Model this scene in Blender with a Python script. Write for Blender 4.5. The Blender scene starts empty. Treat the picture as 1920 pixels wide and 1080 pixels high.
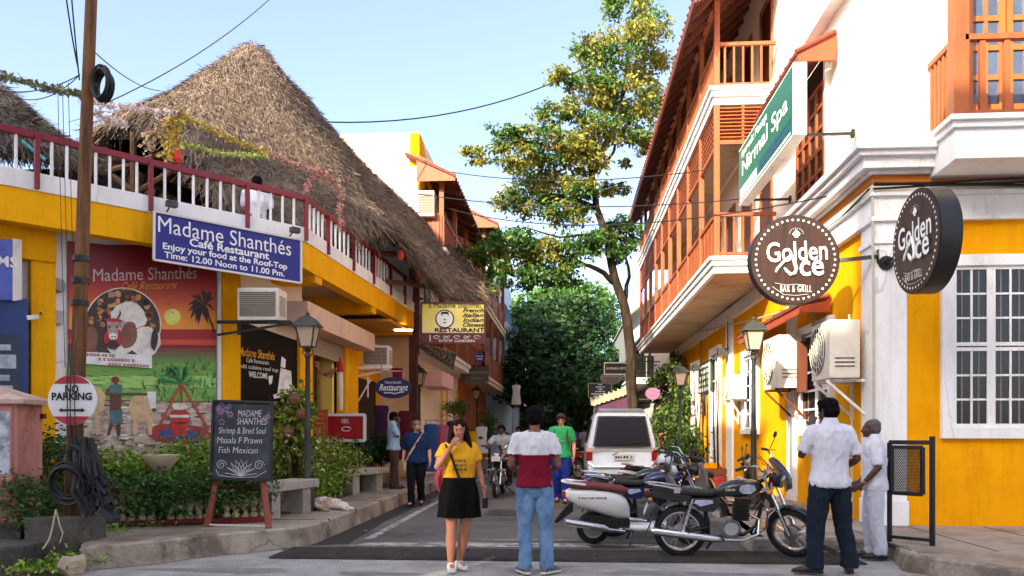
import bpy, bmesh, math, random
import numpy as np
from mathutils import Vector, Matrix, noise
V = Vector; PI = math.pi; R = math.radians
random.seed(7); rng = np.random.default_rng(7)
sc = bpy.context.scene; COL = sc.collection

# ------------------------------------------------------------------ camera, sky, sun, exposure
HZ, F, VPX, CH = 810.0, 1500.0, 1063.0, 1.45
TH = math.atan((VPX - 960) / F)
cam = bpy.data.cameras.new('camera'); camo = bpy.data.objects.new('camera', cam); COL.objects.link(camo)
camo.location = (0, 0, CH); camo.rotation_euler = (PI / 2, 0, TH)
cam.sensor_width = 36; cam.lens = 36 * F / 1920; cam.shift_y = (HZ - 540) / 1920
cam.clip_start = .05; cam.clip_end = 3000; sc.camera = camo
SUN_EL, SUN_D = R(26), V((.5, .85, 0)).normalized()
world = bpy.data.worlds.new('World'); sc.world = world; world.use_nodes = True
wn = world.node_tree.nodes; wl = world.node_tree.links; wn.clear()
sky = wn.new('ShaderNodeTexSky'); sky.sky_type = 'NISHITA'; sky.sun_disc = False
sky.sun_elevation = SUN_EL; sky.sun_rotation = math.atan2(-SUN_D.x, -SUN_D.y)
sky.air_density = .5; sky.dust_density = 3.0; sky.ozone_density = .4
bg = wn.new('ShaderNodeBackground'); bg.inputs[1].default_value = .15
wo = wn.new('ShaderNodeOutputWorld'); hz = wn.new('ShaderNodeVectorMath'); hz.operation = 'ADD'; hz.inputs[1].default_value = (.24, .25, .22); wl.new(sky.outputs[0], hz.inputs[0]); wl.new(hz.outputs[0], bg.inputs[0]); wl.new(bg.outputs[0], wo.inputs[0])
sun = bpy.data.lights.new('sun', 'SUN'); sun.energy = 3.0; sun.angle = R(.6); sun.color = (1, .86, .66)
suno = bpy.data.objects.new('sun', sun); COL.objects.link(suno); suno.location = (-20, -30, 30)
suno.rotation_euler = V((SUN_D.x * math.cos(SUN_EL), SUN_D.y * math.cos(SUN_EL), -math.sin(SUN_EL))).to_track_quat('-Z', 'Y').to_euler()
sc.view_settings.view_transform = 'Standard'; sc.view_settings.look = 'None'
sc.view_settings.exposure = 2.0; sc.view_settings.gamma = 1
sc.cycles.max_bounces = 6; sc.cycles.diffuse_bounces = 4; sc.cycles.transparent_max_bounces = 8

# ------------------------------------------------------------------ pixel -> world
_f = V((-math.sin(TH), math.cos(TH), 0)); _r = V((math.cos(TH), math.sin(TH), 0)); _u = V((0, 0, 1)); O = V((0, 0, CH))
def ray(px, py): return _f + _r * ((px - 960) / F) + _u * ((HZ - py) / F)
def cd(px, py, d): return O + ray(px, py) * d
def atY(px, py, y): r = ray(px, py); return O + r * (y / r.y)
def atX(px, py, x): r = ray(px, py); return O + r * (x / r.x)
def atZ(px, py, z=0.0): r = ray(px, py); return O + r * ((z - CH) / r.z)
def plane(px, py, p0, n): r = ray(px, py); return O + r * ((p0 - O).dot(n) / r.dot(n))

# ------------------------------------------------------------------ materials
def S(r, g, b):
 f = lambda c: (c / 255 / 12.92) if c / 255 <= .04045 else ((c / 255 + .055) / 1.055) ** 2.4
 return (f(r), f(g), f(b))
MATS = {}
def mat(name, c, rough=.75, var=.14, scale=3.0, bump=.0, bscale=40, metal=0.0, stretch=None, c2=None, c2amt=.5, c2scale=1.5,
  island=0.0, trans=0.0, emit=0.0, spec=None, fine=.0, coat=0.0, edge=(.45, .62), crack=None, streak=0.0):
 """procedural paint / stone / cloth: two octaves of colour noise, optional second colour (stain, wear) and bump"""
 if name in MATS: return MATS[name]
 m = bpy.data.materials.new(name); m.use_nodes = True; nt = m.node_tree; N = nt.nodes; L = nt.links
 b = N['Principled BSDF']; b.inputs['Roughness'].default_value = rough; b.inputs['Metallic'].default_value = metal
 if spec is not None: b.inputs['Specular IOR Level'].default_value = spec
 if coat: b.inputs['Coat Weight'].default_value = coat; b.inputs['Coat Roughness'].default_value = .05
 tc = N.new('ShaderNodeTexCoord'); mp = N.new('ShaderNodeMapping'); L.new(tc.outputs['Object'], mp.inputs[0])
 if stretch: mp.inputs['Scale'].default_value = stretch
 n1 = N.new('ShaderNodeTexNoise'); n1.inputs['Scale'].default_value = scale; n1.inputs['Detail'].default_value = 6; n1.inputs['Roughness'].default_value = .65
 L.new(mp.outputs[0], n1.inputs['Vector'])
 mr = N.new('ShaderNodeMapRange'); mr.inputs[1].default_value = .3; mr.inputs[2].default_value = .7
 mr.inputs[3].default_value = 1 - var; mr.inputs[4].default_value = 1 + var; L.new(n1.outputs[0], mr.inputs[0])
 base = N.new('ShaderNodeRGB'); base.outputs[0].default_value = (*c, 1); cur = base.outputs[0]
 if c2 is not None:
  n2 = N.new('ShaderNodeTexNoise'); n2.inputs['Scale'].default_value = c2scale; n2.inputs['Detail'].default_value = 8; n2.inputs['Roughness'].default_value = .7
  L.new(mp.outputs[0], n2.inputs['Vector'])
  r2 = N.new('ShaderNodeMapRange'); r2.inputs[1].default_value = edge[0]; r2.inputs[2].default_value = edge[1]; r2.inputs[4].default_value = c2amt
  L.new(n2.outputs[0], r2.inputs[0])
  mx = N.new('ShaderNodeMix'); mx.data_type = 'RGBA'; L.new(r2.outputs[0], mx.inputs[0]); L.new(cur, mx.inputs[6]); mx.inputs[7].default_value = (*c2, 1); cur = mx.outputs[2]
 vm = N.new('ShaderNodeVectorMath'); vm.operation = 'SCALE'; L.new(cur, vm.inputs[0]); L.new(mr.outputs[0], vm.inputs['Scale']); cur = vm.outputs[0]
 if crack:
  nz = N.new('ShaderNodeTexNoise'); nz.inputs['Scale'].default_value = 3; nz.inputs['Detail'].default_value = 5; L.new(mp.outputs[0], nz.inputs['Vector'])
  va = N.new('ShaderNodeVectorMath'); va.operation = 'MULTIPLY_ADD'; L.new(nz.outputs['Color'], va.inputs[0]); va.inputs[1].default_value = (.5, .5, .5); L.new(mp.outputs[0], va.inputs[2])
  vo = N.new('ShaderNodeTexVoronoi'); vo.feature = 'DISTANCE_TO_EDGE'; vo.inputs['Scale'].default_value = crack[0]; L.new(va.outputs[0], vo.inputs['Vector'])
  rc = N.new('ShaderNodeMapRange'); rc.inputs[2].default_value = crack[1]; rc.inputs[3].default_value = 1 - crack[2]; L.new(vo.outputs['Distance'], rc.inputs[0])
  n5 = N.new('ShaderNodeTexNoise'); n5.inputs['Scale'].default_value = .7; L.new(mp.outputs[0], n5.inputs['Vector']); rg = N.new('ShaderNodeMapRange'); rg.inputs[1].default_value = .45; rg.inputs[2].default_value = .6; L.new(n5.outputs[0], rg.inputs[0])
  mc = N.new('ShaderNodeMix'); L.new(rg.outputs[0], mc.inputs[0]); mc.inputs[2].default_value = 1; L.new(rc.outputs[0], mc.inputs[3])
  v5 = N.new('ShaderNodeVectorMath'); v5.operation = 'SCALE'; L.new(cur, v5.inputs[0]); L.new(mc.outputs[0], v5.inputs['Scale']); cur = v5.outputs[0]
 if streak:
  m6 = N.new('ShaderNodeMapping'); m6.inputs['Scale'].default_value = (3.2, 3.2, .25); L.new(tc.outputs['Object'], m6.inputs[0]); n6 = N.new('ShaderNodeTexNoise'); n6.inputs['Scale'].default_value = 1.6; n6.inputs['Detail'].default_value = 7; n6.inputs['Roughness'].default_value = .7; L.new(m6.outputs[0], n6.inputs['Vector'])
  r6 = N.new('ShaderNodeMapRange'); r6.inputs[1].default_value = .5; r6.inputs[2].default_value = .75; r6.inputs[3].default_value = 1; r6.inputs[4].default_value = 1 - streak; L.new(n6.outputs[0], r6.inputs[0])
  v6 = N.new('ShaderNodeVectorMath'); v6.operation = 'SCALE'; L.new(cur, v6.inputs[0]); L.new(r6.outputs[0], v6.inputs['Scale']); cur = v6.outputs[0]
 if fine:
  n3 = N.new('ShaderNodeTexNoise'); n3.inputs['Scale'].default_value = 90; n3.inputs['Detail'].default_value = 3; L.new(mp.outputs[0], n3.inputs['Vector'])
  r3 = N.new('ShaderNodeMapRange'); r3.inputs[1].default_value = .3; r3.inputs[2].default_value = .7; r3.inputs[3].default_value = 1 - fine; r3.inputs[4].default_value = 1 + fine; L.new(n3.outputs[0], r3.inputs[0])
  v3 = N.new('ShaderNodeVectorMath'); v3.operation = 'SCALE'; L.new(cur, v3.inputs[0]); L.new(r3.outputs[0], v3.inputs['Scale']); cur = v3.outputs[0]
 if island:
  g = N.new('ShaderNodeNewGeometry'); ri = N.new('ShaderNodeMapRange'); ri.inputs[3].default_value = 1 - island; ri.inputs[4].default_value = 1 + island
  L.new(g.outputs['Random Per Island'], ri.inputs[0]); v4 = N.new('ShaderNodeVectorMath'); v4.operation = 'SCALE'
  L.new(cur, v4.inputs[0]); L.new(ri.outputs[0], v4.inputs['Scale']); cur = v4.outputs[0]
 L.new(cur, b.inputs['Base Color'])
 if emit: L.new(cur, b.inputs['Emission Color']); b.inputs['Emission Strength'].default_value = emit
 if bump:
  nb = N.new('ShaderNodeTexNoise'); nb.inputs['Scale'].default_value = bscale; nb.inputs['Detail'].default_value = 5; L.new(mp.outputs[0], nb.inputs['Vector'])
  bp = N.new('ShaderNodeBump'); bp.inputs['Strength'].default_value = bump; bp.inputs['Distance'].default_value = .02
  L.new(nb.outputs[0], bp.inputs['Height']); L.new(bp.outputs[0], b.inputs['Normal'])
 if trans:
  t = N.new('ShaderNodeBsdfTranslucent'); L.new(cur, t.inputs[0]); ms = N.new('ShaderNodeMixShader'); ms.inputs[0].default_value = trans
  L.new(b.outputs[0], ms.inputs[1]); L.new(t.outputs[0], ms.inputs[2]); L.new(ms.outputs[0], N['Material Output'].inputs[0])
 MATS[name] = m; return m

# ------------------------------------------------------------------ mesh builder
W = {}
def perp(d):
 d = d.normalized(); a = V((0, 0, 1)) if abs(d.z) < .9 else V((0, 1, 0))
 u = d.cross(a).normalized(); return u, u.cross(d).normalized()
class MB:
 def __init__(s): s.v = []; s.f = []; s.mi = []
 def add(s, vs, fs, mi=0):
  o = len(s.v); s.v += [V(p) for p in vs]; s.f += [tuple(i + o for i in f) for f in fs]; s.mi += [mi] * len(fs); return s
 def quad(s, a, b, c, d, mi=0): return s.add([a, b, c, d], [(0, 1, 2, 3)], mi)
 def poly(s, pts, mi=0): return s.add(pts, [tuple(range(len(pts)))], mi)
 def obox(s, c, ax, ay, az, mi=0):
  c = V(c); vs = [c + ax * i + ay * j + az * k for k in (-1, 1) for j in (-1, 1) for i in (-1, 1)]
  return s.add(vs, [(0, 2, 3, 1), (4, 5, 7, 6), (0, 1, 5, 4), (2, 6, 7, 3), (0, 4, 6, 2), (1, 3, 7, 5)], mi)
 def box(s, x0, y0, z0, x1, y1, z1, mi=0):
  return s.obox(((x0 + x1) / 2, (y0 + y1) / 2, (z0 + z1) / 2), V((abs(x1 - x0) / 2, 0, 0)), V((0, abs(y1 - y0) / 2, 0)), V((0, 0, abs(z1 - z0) / 2)), mi)
 def bar(s, a, b, w, h, up=V((0, 0, 1)), mi=0):
  a = V(a); b = V(b); d = (b - a); l = d.length; d.normalize(); x = d.cross(up)
  if x.length < 1e-5: x = d.cross(V((1, 0, 0)))
  x.normalize(); u = x.cross(d).normalized(); return s.obox((a + b) / 2, d * (l / 2), x * (w / 2), u * (h / 2), mi)
 def tube(s, pts, r, n=8, mi=0, cap=True, sq=1.0):
  pts = [V(p) for p in pts]; k = len(pts); rs = r if isinstance(r, (list, tuple)) else [r] * k; rings = []
  u = None
  for i, p in enumerate(pts):
   d = (pts[min(i + 1, k - 1)] - pts[max(i - 1, 0)])
   if d.length < 1e-7: d = V((0, 0, 1))
   d.normalize()
   if u is None: u, _ = perp(d)
   else:
    u = u - d * u.dot(d)
    if u.length < 1e-4: u, _ = perp(d)
    u.normalize()
   w = d.cross(u); rings.append([p + (u * math.cos(2 * PI * j / n) + w * math.sin(2 * PI * j / n) * sq) * rs[i] for j in range(n)])
  return s.loft(rings, mi, cap)
 def loft(s, rings, mi=0, cap=True, closed=True):
  n = len(rings[0]); vs = [p for r in rings for p in r]; fs = []
  for i in range(len(rings) - 1):
   for j in range(n if closed else n - 1):
    a = i * n + j; b = i * n + (j + 1) % n; fs.append((a, b, b + n, a + n))
  if cap: fs += [tuple(range(n - 1, -1, -1)), tuple(range((len(rings) - 1) * n, len(rings) * n))]
  return s.add(vs, fs, mi)
 def lathe(s, prof, c=(0, 0, 0), ax=V((0, 0, 1)), n=16, mi=0, cap=False, a0=0, a1=2 * PI):
  ax = V(ax).normalized(); u, w = perp(ax); c = V(c); full = abs(a1 - a0 - 2 * PI) < 1e-6; k = n if full else n + 1
  rings = [[c + ax * z + (u * math.cos(a0 + (a1 - a0) * j / n) + w * math.sin(a0 + (a1 - a0) * j / n)) * r for j in range(k)] for r, z in prof]
  return s.loft(rings, mi, cap, full)
 def ball(s, c, r, nu=12, nv=8, mi=0, M=None):
  r = r if isinstance(r, (tuple, list)) else (r, r, r); vs = []; c = V(c)
  for i in range(nv + 1):
   t = PI * i / nv
   for j in range(nu):
    p = V((r[0] * math.sin(t) * math.cos(2 * PI * j / nu), r[1] * math.sin(t) * math.sin(2 * PI * j / nu), r[2] * math.cos(t)))
    vs.append(c + (M @ p if M is not None else p))
  fs = [(i * nu + j, (i + 1) * nu + j, (i + 1) * nu + (j + 1) % nu, i * nu + (j + 1) % nu) for i in range(nv) for j in range(nu)]
  return s.add(vs, fs, mi)
 def prism(s, pts, t, mi=0):
  n = len(pts); pts = [V(p) for p in pts]; vs = pts + [p + t for p in pts]
  return s.add(vs, [tuple(range(n - 1, -1, -1)), tuple(range(n, 2 * n))] + [(i, (i + 1) % n, (i + 1) % n + n, i + n) for i in range(n)], mi)
 def disc(s, c, ux, uy, n=28, mi=0): return s.poly([c + ux * math.cos(2 * PI * i / n) + uy * math.sin(2 * PI * i / n) for i in range(n)], mi)
 def slab_disc(s, c, ux, uy, t, n=32, mi=0): return s.prism([c + ux * math.cos(2 * PI * i / n) + uy * math.sin(2 * PI * i / n) for i in range(n)], t, mi)
 def text(s, txt, o, ux, uy, size, mi=0, align='CENTER', width=None, shear=0, bold=0, lift=.004, spacing=1.0, hk=1.0):
  """lettering laid on the plane o + ux*x + uy*y"""
  ux = V(ux).normalized(); uy = V(uy).normalized(); n = ux.cross(uy)
  vs, fs = text_mesh(txt, align, shear, bold, spacing)
  k = 1.0
  if width and vs:
   w = max(p.x for p in vs) - min(p.x for p in vs); k = width / (w * size)
  out = []
  for p in vs:
   x, y = p.x * size * k, p.y * size
   out.append(V(o) + ux * x + uy * y * hk + n * (lift + p.z * size))
  return s.add(out, fs, mi)
 def build(s, name, mats, parent=None, smooth=False, world=True, bevel=0, loc=None):
  me = bpy.data.meshes.new(name); vs = s.v
  if parent is not None and world: inv = W[parent.name].inverted(); vs = [inv @ p for p in vs]
  if loc is not None: vs = [p - V(loc) for p in vs]
  me.from_pydata([tuple(p) for p in vs], [], s.f)
  mats = mats if isinstance(mats, (list, tuple)) else [mats]
  for m in mats: me.materials.append(m)
  if len(mats) > 1: me.polygons.foreach_set('material_index', s.mi)
  bm = bmesh.new(); bm.from_mesh(me)
  bmesh.ops.recalc_face_normals(bm, faces=bm.faces)
  if bevel: bmesh.ops.bevel(bm, geom=[e for e in bm.edges if len(e.link_faces) == 2 and e.calc_face_angle(0) > .5], offset=bevel, segments=2, profile=.7, affect='EDGES', clamp_overlap=True)
  bm.to_mesh(me); bm.free()
  if smooth: soft(me, smooth if isinstance(smooth, float) else .7)
  return link(name, me, parent, loc)
def soft(me, ang=.7):
 me.polygons.foreach_set('use_smooth', [True] * len(me.polygons)); me.set_sharp_from_angle(angle=ang)
def link(name, me, parent=None, loc=None):
 o = bpy.data.objects.new(name, me); COL.objects.link(o)
 if loc is not None: o.location = loc
 if parent is not None: o.parent = parent
 W[o.name] = (W[parent.name] if parent is not None else Matrix.Identity(4)) @ Matrix.Translation(V(loc) if loc is not None else V()); return o
TMP = bpy.data.scenes.new('work')
def evaluated(o):
 TMP.collection.objects.link(o); vl = TMP.view_layers[0]; vl.update()
 me = bpy.data.meshes.new_from_object(o.evaluated_get(vl.depsgraph)); TMP.collection.objects.unlink(o)
 d = o.data; bpy.data.objects.remove(o)
 (bpy.data.curves if isinstance(d, bpy.types.Curve) else bpy.data.meshes).remove(d); return me
_tc = {}
def text_mesh(txt, align, shear, bold, spacing):
 key = (txt, align, shear, bold, spacing)
 if key not in _tc:
  cu = bpy.data.curves.new('t', 'FONT'); cu.body = txt; cu.align_x = align; cu.align_y = 'CENTER'; cu.shear = shear; cu.offset = bold
  cu.space_character = spacing; cu.resolution_u = 3; cu.size = 1
  me = evaluated(bpy.data.objects.new('t', cu)); _tc[key] = ([v.co.copy() for v in me.vertices], [tuple(p.vertices) for p in me.polygons]); bpy.data.meshes.remove(me)
 return _tc[key]
def melt(mb, voxel, it=4, wrinkle=0, wscale=6, seed=0):
 me = bpy.data.meshes.new('m'); me.from_pydata([tuple(p) for p in mb.v], [], mb.f); o = bpy.data.objects.new('m', me)
 bm = bmesh.new(); bm.from_mesh(me); bmesh.ops.recalc_face_normals(bm, faces=bm.faces); bm.to_mesh(me); bm.free()
 r = o.modifiers.new('r', 'REMESH'); r.mode = 'VOXEL'; r.voxel_size = voxel
 sm = o.modifiers.new('s', 'SMOOTH'); sm.iterations = it; sm.factor = .5
 out = evaluated(o)
 if wrinkle:
  ns = [v.normal.copy() for v in out.vertices]
  for v, n in zip(out.vertices, ns):
   q = V((v.co.x * wscale * 1.5, v.co.y * wscale * 1.5, v.co.z * wscale * .8)) + V((seed, seed * 2.3, 0))
   k = noise.noise(q) + .5 * noise.noise(q * 2.3 + V((0, 0, 9)))
   v.co += n * (1 - abs(k) * 2) * wrinkle
 out.polygons.foreach_set('use_smooth', [True] * len(out.polygons)); return out
def tag(o, label=None, cat=None, group=None, kind=None):
 if label: o['label'] = label
 if cat: o['category'] = cat
 if group: o['group'] = group
 if kind: o['kind'] = kind
 return o
def thing(name, label, cat, loc=(0, 0, 0), rz=0, group=None, lean=0):
 o = bpy.data.objects.new(name, None); COL.objects.link(o); o.location = loc; o.rotation_euler = (lean, 0, rz); o.empty_display_size = .1
 W[o.name] = Matrix.Translation(V(loc)) @ o.rotation_euler.to_matrix().to_4x4(); return tag(o, label, cat, group)
def copy_tree(o, loc=None, rz=None, parent=None, label=None, group=None, scale=None):
 c = o.copy(); COL.objects.link(c)
 if parent is not None: c.parent = parent
 if loc is not None: c.location = loc
 if rz is not None: c.rotation_euler = (c.rotation_euler[0], c.rotation_euler[1], rz)
 if scale: c.scale = (scale,) * 3
 if label: c['label'] = label
 if group: c['group'] = group
 for ch in list(o.children): copy_tree(ch, parent=c)
 return c
def struct(name, mb, m, **k): return tag(mb.build(name, m, **k), kind='structure')

# ------------------------------------------------------------------ foliage
def leaf_mesh(name, pts, size, mats, parent=None, droop=.35, long=1.7, seed=1, pick=None, flat=.0, loc=None):
 """pts (n,3) leaf places; each leaf a folded kite with its own turn"""
 r = np.random.default_rng(seed); n = len(pts); P = np.asarray(pts, float)
 if loc is not None: P = P - np.array(loc)
 az = r.uniform(0, 2 * PI, n); el = r.normal(-droop, .5, n); s = size * r.uniform(.6, 1.35, n)
 d = np.stack([np.cos(az) * np.cos(el), np.sin(az) * np.cos(el), np.sin(el)], 1)
 t = r.normal(0, 1, (n, 3)); t[:, 2] *= (1 - flat); w = np.cross(d, t); w /= np.linalg.norm(w, axis=1)[:, None] + 1e-9
 nn = np.cross(d, w); L = (s * long)[:, None]; S_ = s[:, None]
 a = P; b = P + d * L * .5 + w * S_ * .42 + nn * S_ * .12; c = P + d * L; e = P + d * L * .5 - w * S_ * .42 + nn * S_ * .12
 vs = np.stack([a, b, c, e], 1).reshape(-1, 3); me = bpy.data.meshes.new(name)
 me.vertices.add(4 * n); me.vertices.foreach_set('co', vs.ravel()); me.loops.add(6 * n); me.polygons.add(2 * n)
 q = np.arange(n)[:, None] * 4; me.loops.foreach_set('vertex_index', (q + np.array([0, 1, 2, 0, 2, 3])).ravel().astype(np.int32))
 me.polygons.foreach_set('loop_start', np.arange(0, 6 * n, 3).astype(np.int32)); me.polygons.foreach_set('loop_total', np.full(2 * n, 3, np.int32))
 for m in mats: me.materials.append(m)
 if len(mats) > 1:
  k = pick if pick is not None else r.integers(0, len(mats), n); me.polygons.foreach_set('material_index', np.repeat(k, 2).astype(np.int32))
 me.update(); me.validate(); return link(name, me, parent, loc)
def spray(c, rad, n, k=9, tight=.32, seed=0, shell=.55):
 """n leaf places in k tufts through an ellipsoid: gaps between the tufts stay open"""
 r = np.random.default_rng(seed); rad = np.array(rad if hasattr(rad, '__len__') else (rad,) * 3, float)
 d = r.normal(0, 1, (k, 3)); d /= np.linalg.norm(d, axis=1)[:, None]; m = r.uniform(shell ** 2, 1, (k, 1)) ** .5
 cen = np.array(c) + d * m * rad; i = r.integers(0, k, n)
 return cen[i] + r.normal(0, 1, (n, 3)) * rad * tight * np.array([1, 1, .7])
# ------------------------------------------------------------------ shared materials
yellow = mat('yellow_wall_paint', S(246, 168, 0), .9, .07, 1.2, spec=.15, bump=.15, bscale=60, c2=S(214, 128, 4), c2amt=.45, c2scale=1.1, edge=(.5, .72), fine=.05, crack=(.6, .008, .2), streak=.22)
yellow2 = mat('warm_yellow_plaster', S(248, 178, 14), .9, .08, 1.5, spec=.15, bump=.12, c2=S(222, 140, 20), c2amt=.4, c2scale=1.4, edge=(.5, .7), fine=.05, streak=.22)
white = mat('white_wall_paint', S(242, 241, 240), .7, .05, 1.5, bump=.1, bscale=50, c2=S(178, 172, 160), c2amt=.45, c2scale=1.2, stretch=(1, 1, .35), edge=(.5, .75), fine=.04, streak=.16, crack=(.7, .01, .3))
cream = mat('cream_wall_paint', S(240, 226, 200), .75, .06, 1.3, bump=.1, c2=S(200, 180, 150), c2amt=.35, edge=(.55, .75), fine=.03)
soffitm = mat('stained_soffit', S(196, 176, 150), .85, .1, 1.2, c2=S(130, 104, 84), c2amt=.6, c2scale=.8)
wood = mat('orange_brown_wood', S(150, 78, 32), .55, .2, 3, bump=.2, bscale=30, stretch=(3, 3, .5), c2=S(140, 62, 28), c2amt=.55, c2scale=2.5)
woodd = mat('dark_brown_wood', S(96, 44, 26), .6, .2, 3, bump=.2, stretch=(3, 3, .5))
tile = mat('clay_roof_tile', S(126, 58, 38), .8, .25, 2.5, bump=.2, island=.25, c2=S(88, 40, 30), c2amt=.5)
redp = mat('dark_red_gloss_paint', S(128, 14, 30), .4, .15, 4)
iron = mat('dark_grey_iron', S(62, 66, 64), .5, .2, 6, metal=.3, bump=.1)
blackm = mat('black_metal', S(24, 25, 28), .4, .2, 6)
glass_d = mat('dark_window_glass', S(30, 33, 38), .1, .3, 1.5, spec=.35)
lampglass = mat('frosted_lamp_glass', S(238, 222, 196), .3, .05, 3, trans=.5)
chrome = mat('chrome', (.75, .75, .77), .12, .05, 5, metal=1)
steel = mat('dull_steel', (.45, .45, .46), .35, .15, 9, metal=.9)
rubber = mat('tyre_rubber', S(30, 30, 31), .85, .15, 12, bump=.2, bscale=80)
plast = mat('black_plastic', S(22, 22, 24), .45, .15, 8)
acw = mat('air_conditioner_white', S(226, 218, 202), .5, .06, 2, c2=S(168, 146, 118), c2amt=.4, c2scale=2.5, edge=(.52, .75))
rust = mat('rusty_steel', S(104, 52, 28), .85, .3, 6, c2=S(60, 34, 24), c2amt=.7)
concrete = mat('grey_concrete', S(146, 140, 130), .9, .16, 3, bump=.35, bscale=35, c2=S(92, 86, 78), c2amt=.55, c2scale=1.6, fine=.12)
concd = mat('dirty_dark_concrete', S(96, 92, 86), .92, .25, 3, bump=.4, c2=S(46, 48, 42), c2amt=.8, c2scale=2.2, fine=.12)
cable = mat('black_cable', S(20, 20, 22), .6, .1)
letw = mat('white_lettering', S(240, 240, 238), .6, .02)
letk = mat('black_lettering', S(22, 22, 24), .6, .02)

# ------------------------------------------------------------------ setting: ground, streets, pavements
asph_d = mat('street_asphalt', S(104, 101, 98), .9, .14, .9, bump=.35, bscale=120, c2=S(74, 71, 68), c2amt=.75, c2scale=.5, fine=.4, crack=(.5, .012, .5))
asph_l = mat('junction_asphalt', S(170, 167, 163), .92, .2, 2.5, bump=.4, bscale=110, c2=S(128, 124, 119), c2amt=.8, c2scale=.55, fine=.5, crack=(.45, .012, .55))
pave = mat('pavement_slab', S(166, 152, 136), .9, .16, 1.6, bump=.3, bscale=45, c2=S(112, 98, 84), c2amt=.75, c2scale=.9, fine=.2, crack=(.8, .014, .5))
kerbm = mat('kerb_stone', S(172, 160, 144), .9, .2, 2, bump=.4, bscale=30, c2=S(88, 76, 64), c2amt=.8, c2scale=1.6, fine=.2, crack=(1.5, .02, .5))
soil = mat('garden_soil', S(70, 52, 38), .95, .3, 4, bump=.5)
wetm = mat('gutter_grime', S(52, 46, 42), .7, .3, 2)
g = MB(); g.quad((-400, -400, -.02), (400, -400, -.02), (400, 600, -.02), (-400, 600, -.02)); struct('ground', g, asph_l)
def flat(name, pts, m, z): b = MB(); b.poly([V((p[0], p[1], z)) for p in pts]); return struct(name, b, m)
KL = -3.27; KR = 2.24
flat('street', [(KL - .3, 9.75), (KR + .4, 9.75), (KR + .4, 120), (KL - .3, 120)], asph_d, -.012)
linem = mat('worn_white_road_paint', S(190, 188, 182), .8, .2, 3, c2=S(96, 94, 93), c2amt=.9, c2scale=5, edge=(.42, .58))
a = atZ(690, 1010); b_ = atZ(838, 926)
m_ = MB(); y = a.y
while y < 34:
 m_.quad(V((a.x - .06, y, -.006)), V((a.x + .06, y, -.006)), V((a.x + .06, y + 2.3, -.006)), V((a.x - .06, y + 2.3, -.006))); y += 2.34
struct('road_line', m_, linem)
m_ = MB(); a1 = [atZ(*p) for p in ((640, 1023), (1240, 1026), (1240, 1019), (700, 1016))]
m_.poly([V((p.x, p.y, -.006)) for p in a1]); struct('stop_line', m_, linem)
# gutter grime along the left kerb
m_ = MB(); m_.poly([V((KL, 10.1, -.007)), V((KL + .42, 10.3, -.007)), V((KL + .3, 13, -.007)), V((KL + .36, 16, -.007)), V((KL + .2, 24, -.007)), V((KL, 24, -.007))]); struct('gutter_stain', m_, wetm)
# pavements: real steps
def pavement(name, outer, inner, h, n=1):
 b = MB(); k = len(outer); top = [V((p[0], p[1], h)) for p in outer]; bot = [V((p[0], p[1], -.015)) for p in outer]
 sl = .025; t2 = []
 for i, p in enumerate(top):
  q = top[min(i + 1, k - 1)] - top[max(i - 1, 0)]; nn = V((q.y, -q.x, 0)).normalized() * n; t2.append(p - nn * .16)
 b.loft([bot, [p + (t - p) * .12 + V((0, 0, -.02)) for p, t in zip(top, t2)], [p + (t - p) * .3 for p, t in zip(top, t2)], t2], 1, cap=False, closed=False)
 b.poly([V((p.x, p.y, h)) for p in t2] + [V((p[0], p[1], h)) for p in inner], 0)
 return struct(name, b, [pave, kerbm], smooth=.6)
HL, HR = .24, .17
lp = [atZ(*p) for p in ((-120, 1012), (60, 1004), (118, 1006), (141, 1030), (150, 1068), (300, 1054), (380, 1042), (468, 1034), (520, 1028), (560, 1024))]
lo = [(p.x, p.y) for p in lp] + [(KL, 10.4), (KL, 13), (KL, 18), (KL, 24), (KL, 32), (KL, 50), (KL, 118)]
pavement('pavement_left', lo, [(-9, 118), (-30, 60), (-30, 6)], HL)
rp = [atZ(*p) for p in ((1960, 1112), (1790, 1084), (1692, 1067), (1670, 1044), (1600, 1039), (1500, 1037), (1412, 1036))]
ro = [(p.x, p.y) for p in rp] + [(KR, 9.95), (KR, 13), (KR, 18), (KR, 26), (KR, 40), (KR, 118)]
pavement('pavement_right', ro, [(9, 118), (30, 60), (30, 5)], HR, -1)
# kerb joints, slab joints on the near pavements
jm = mat('dark_joint', S(66, 60, 54), .95, .2)
m_ = MB()
for y in (10.9, 12.3, 13.9, 15.5, 17.2, 19, 21): m_.box(KL - .17, y, HL - .05, KL - .012, y + .012, HL + .001 - .045 + .046)
for y in (10.8, 12.2, 13.8, 15.4, 17.2): m_.box(KL - 1.4, y, HL - .05, KL - .18, y + .014, HL + .004)
for x in (2.9, 3.7, 4.6, 5.6, 6.6): m_.box(x, 8.9, HR - .05, x + .014, 11.2, HR + .004)
for y in (12, 13.4, 15, 16.8): m_.box(KR + .2, y, HR - .05, 4.15, y + .014, HR + .004)
struct('pavement_joints', m_, jm)
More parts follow.
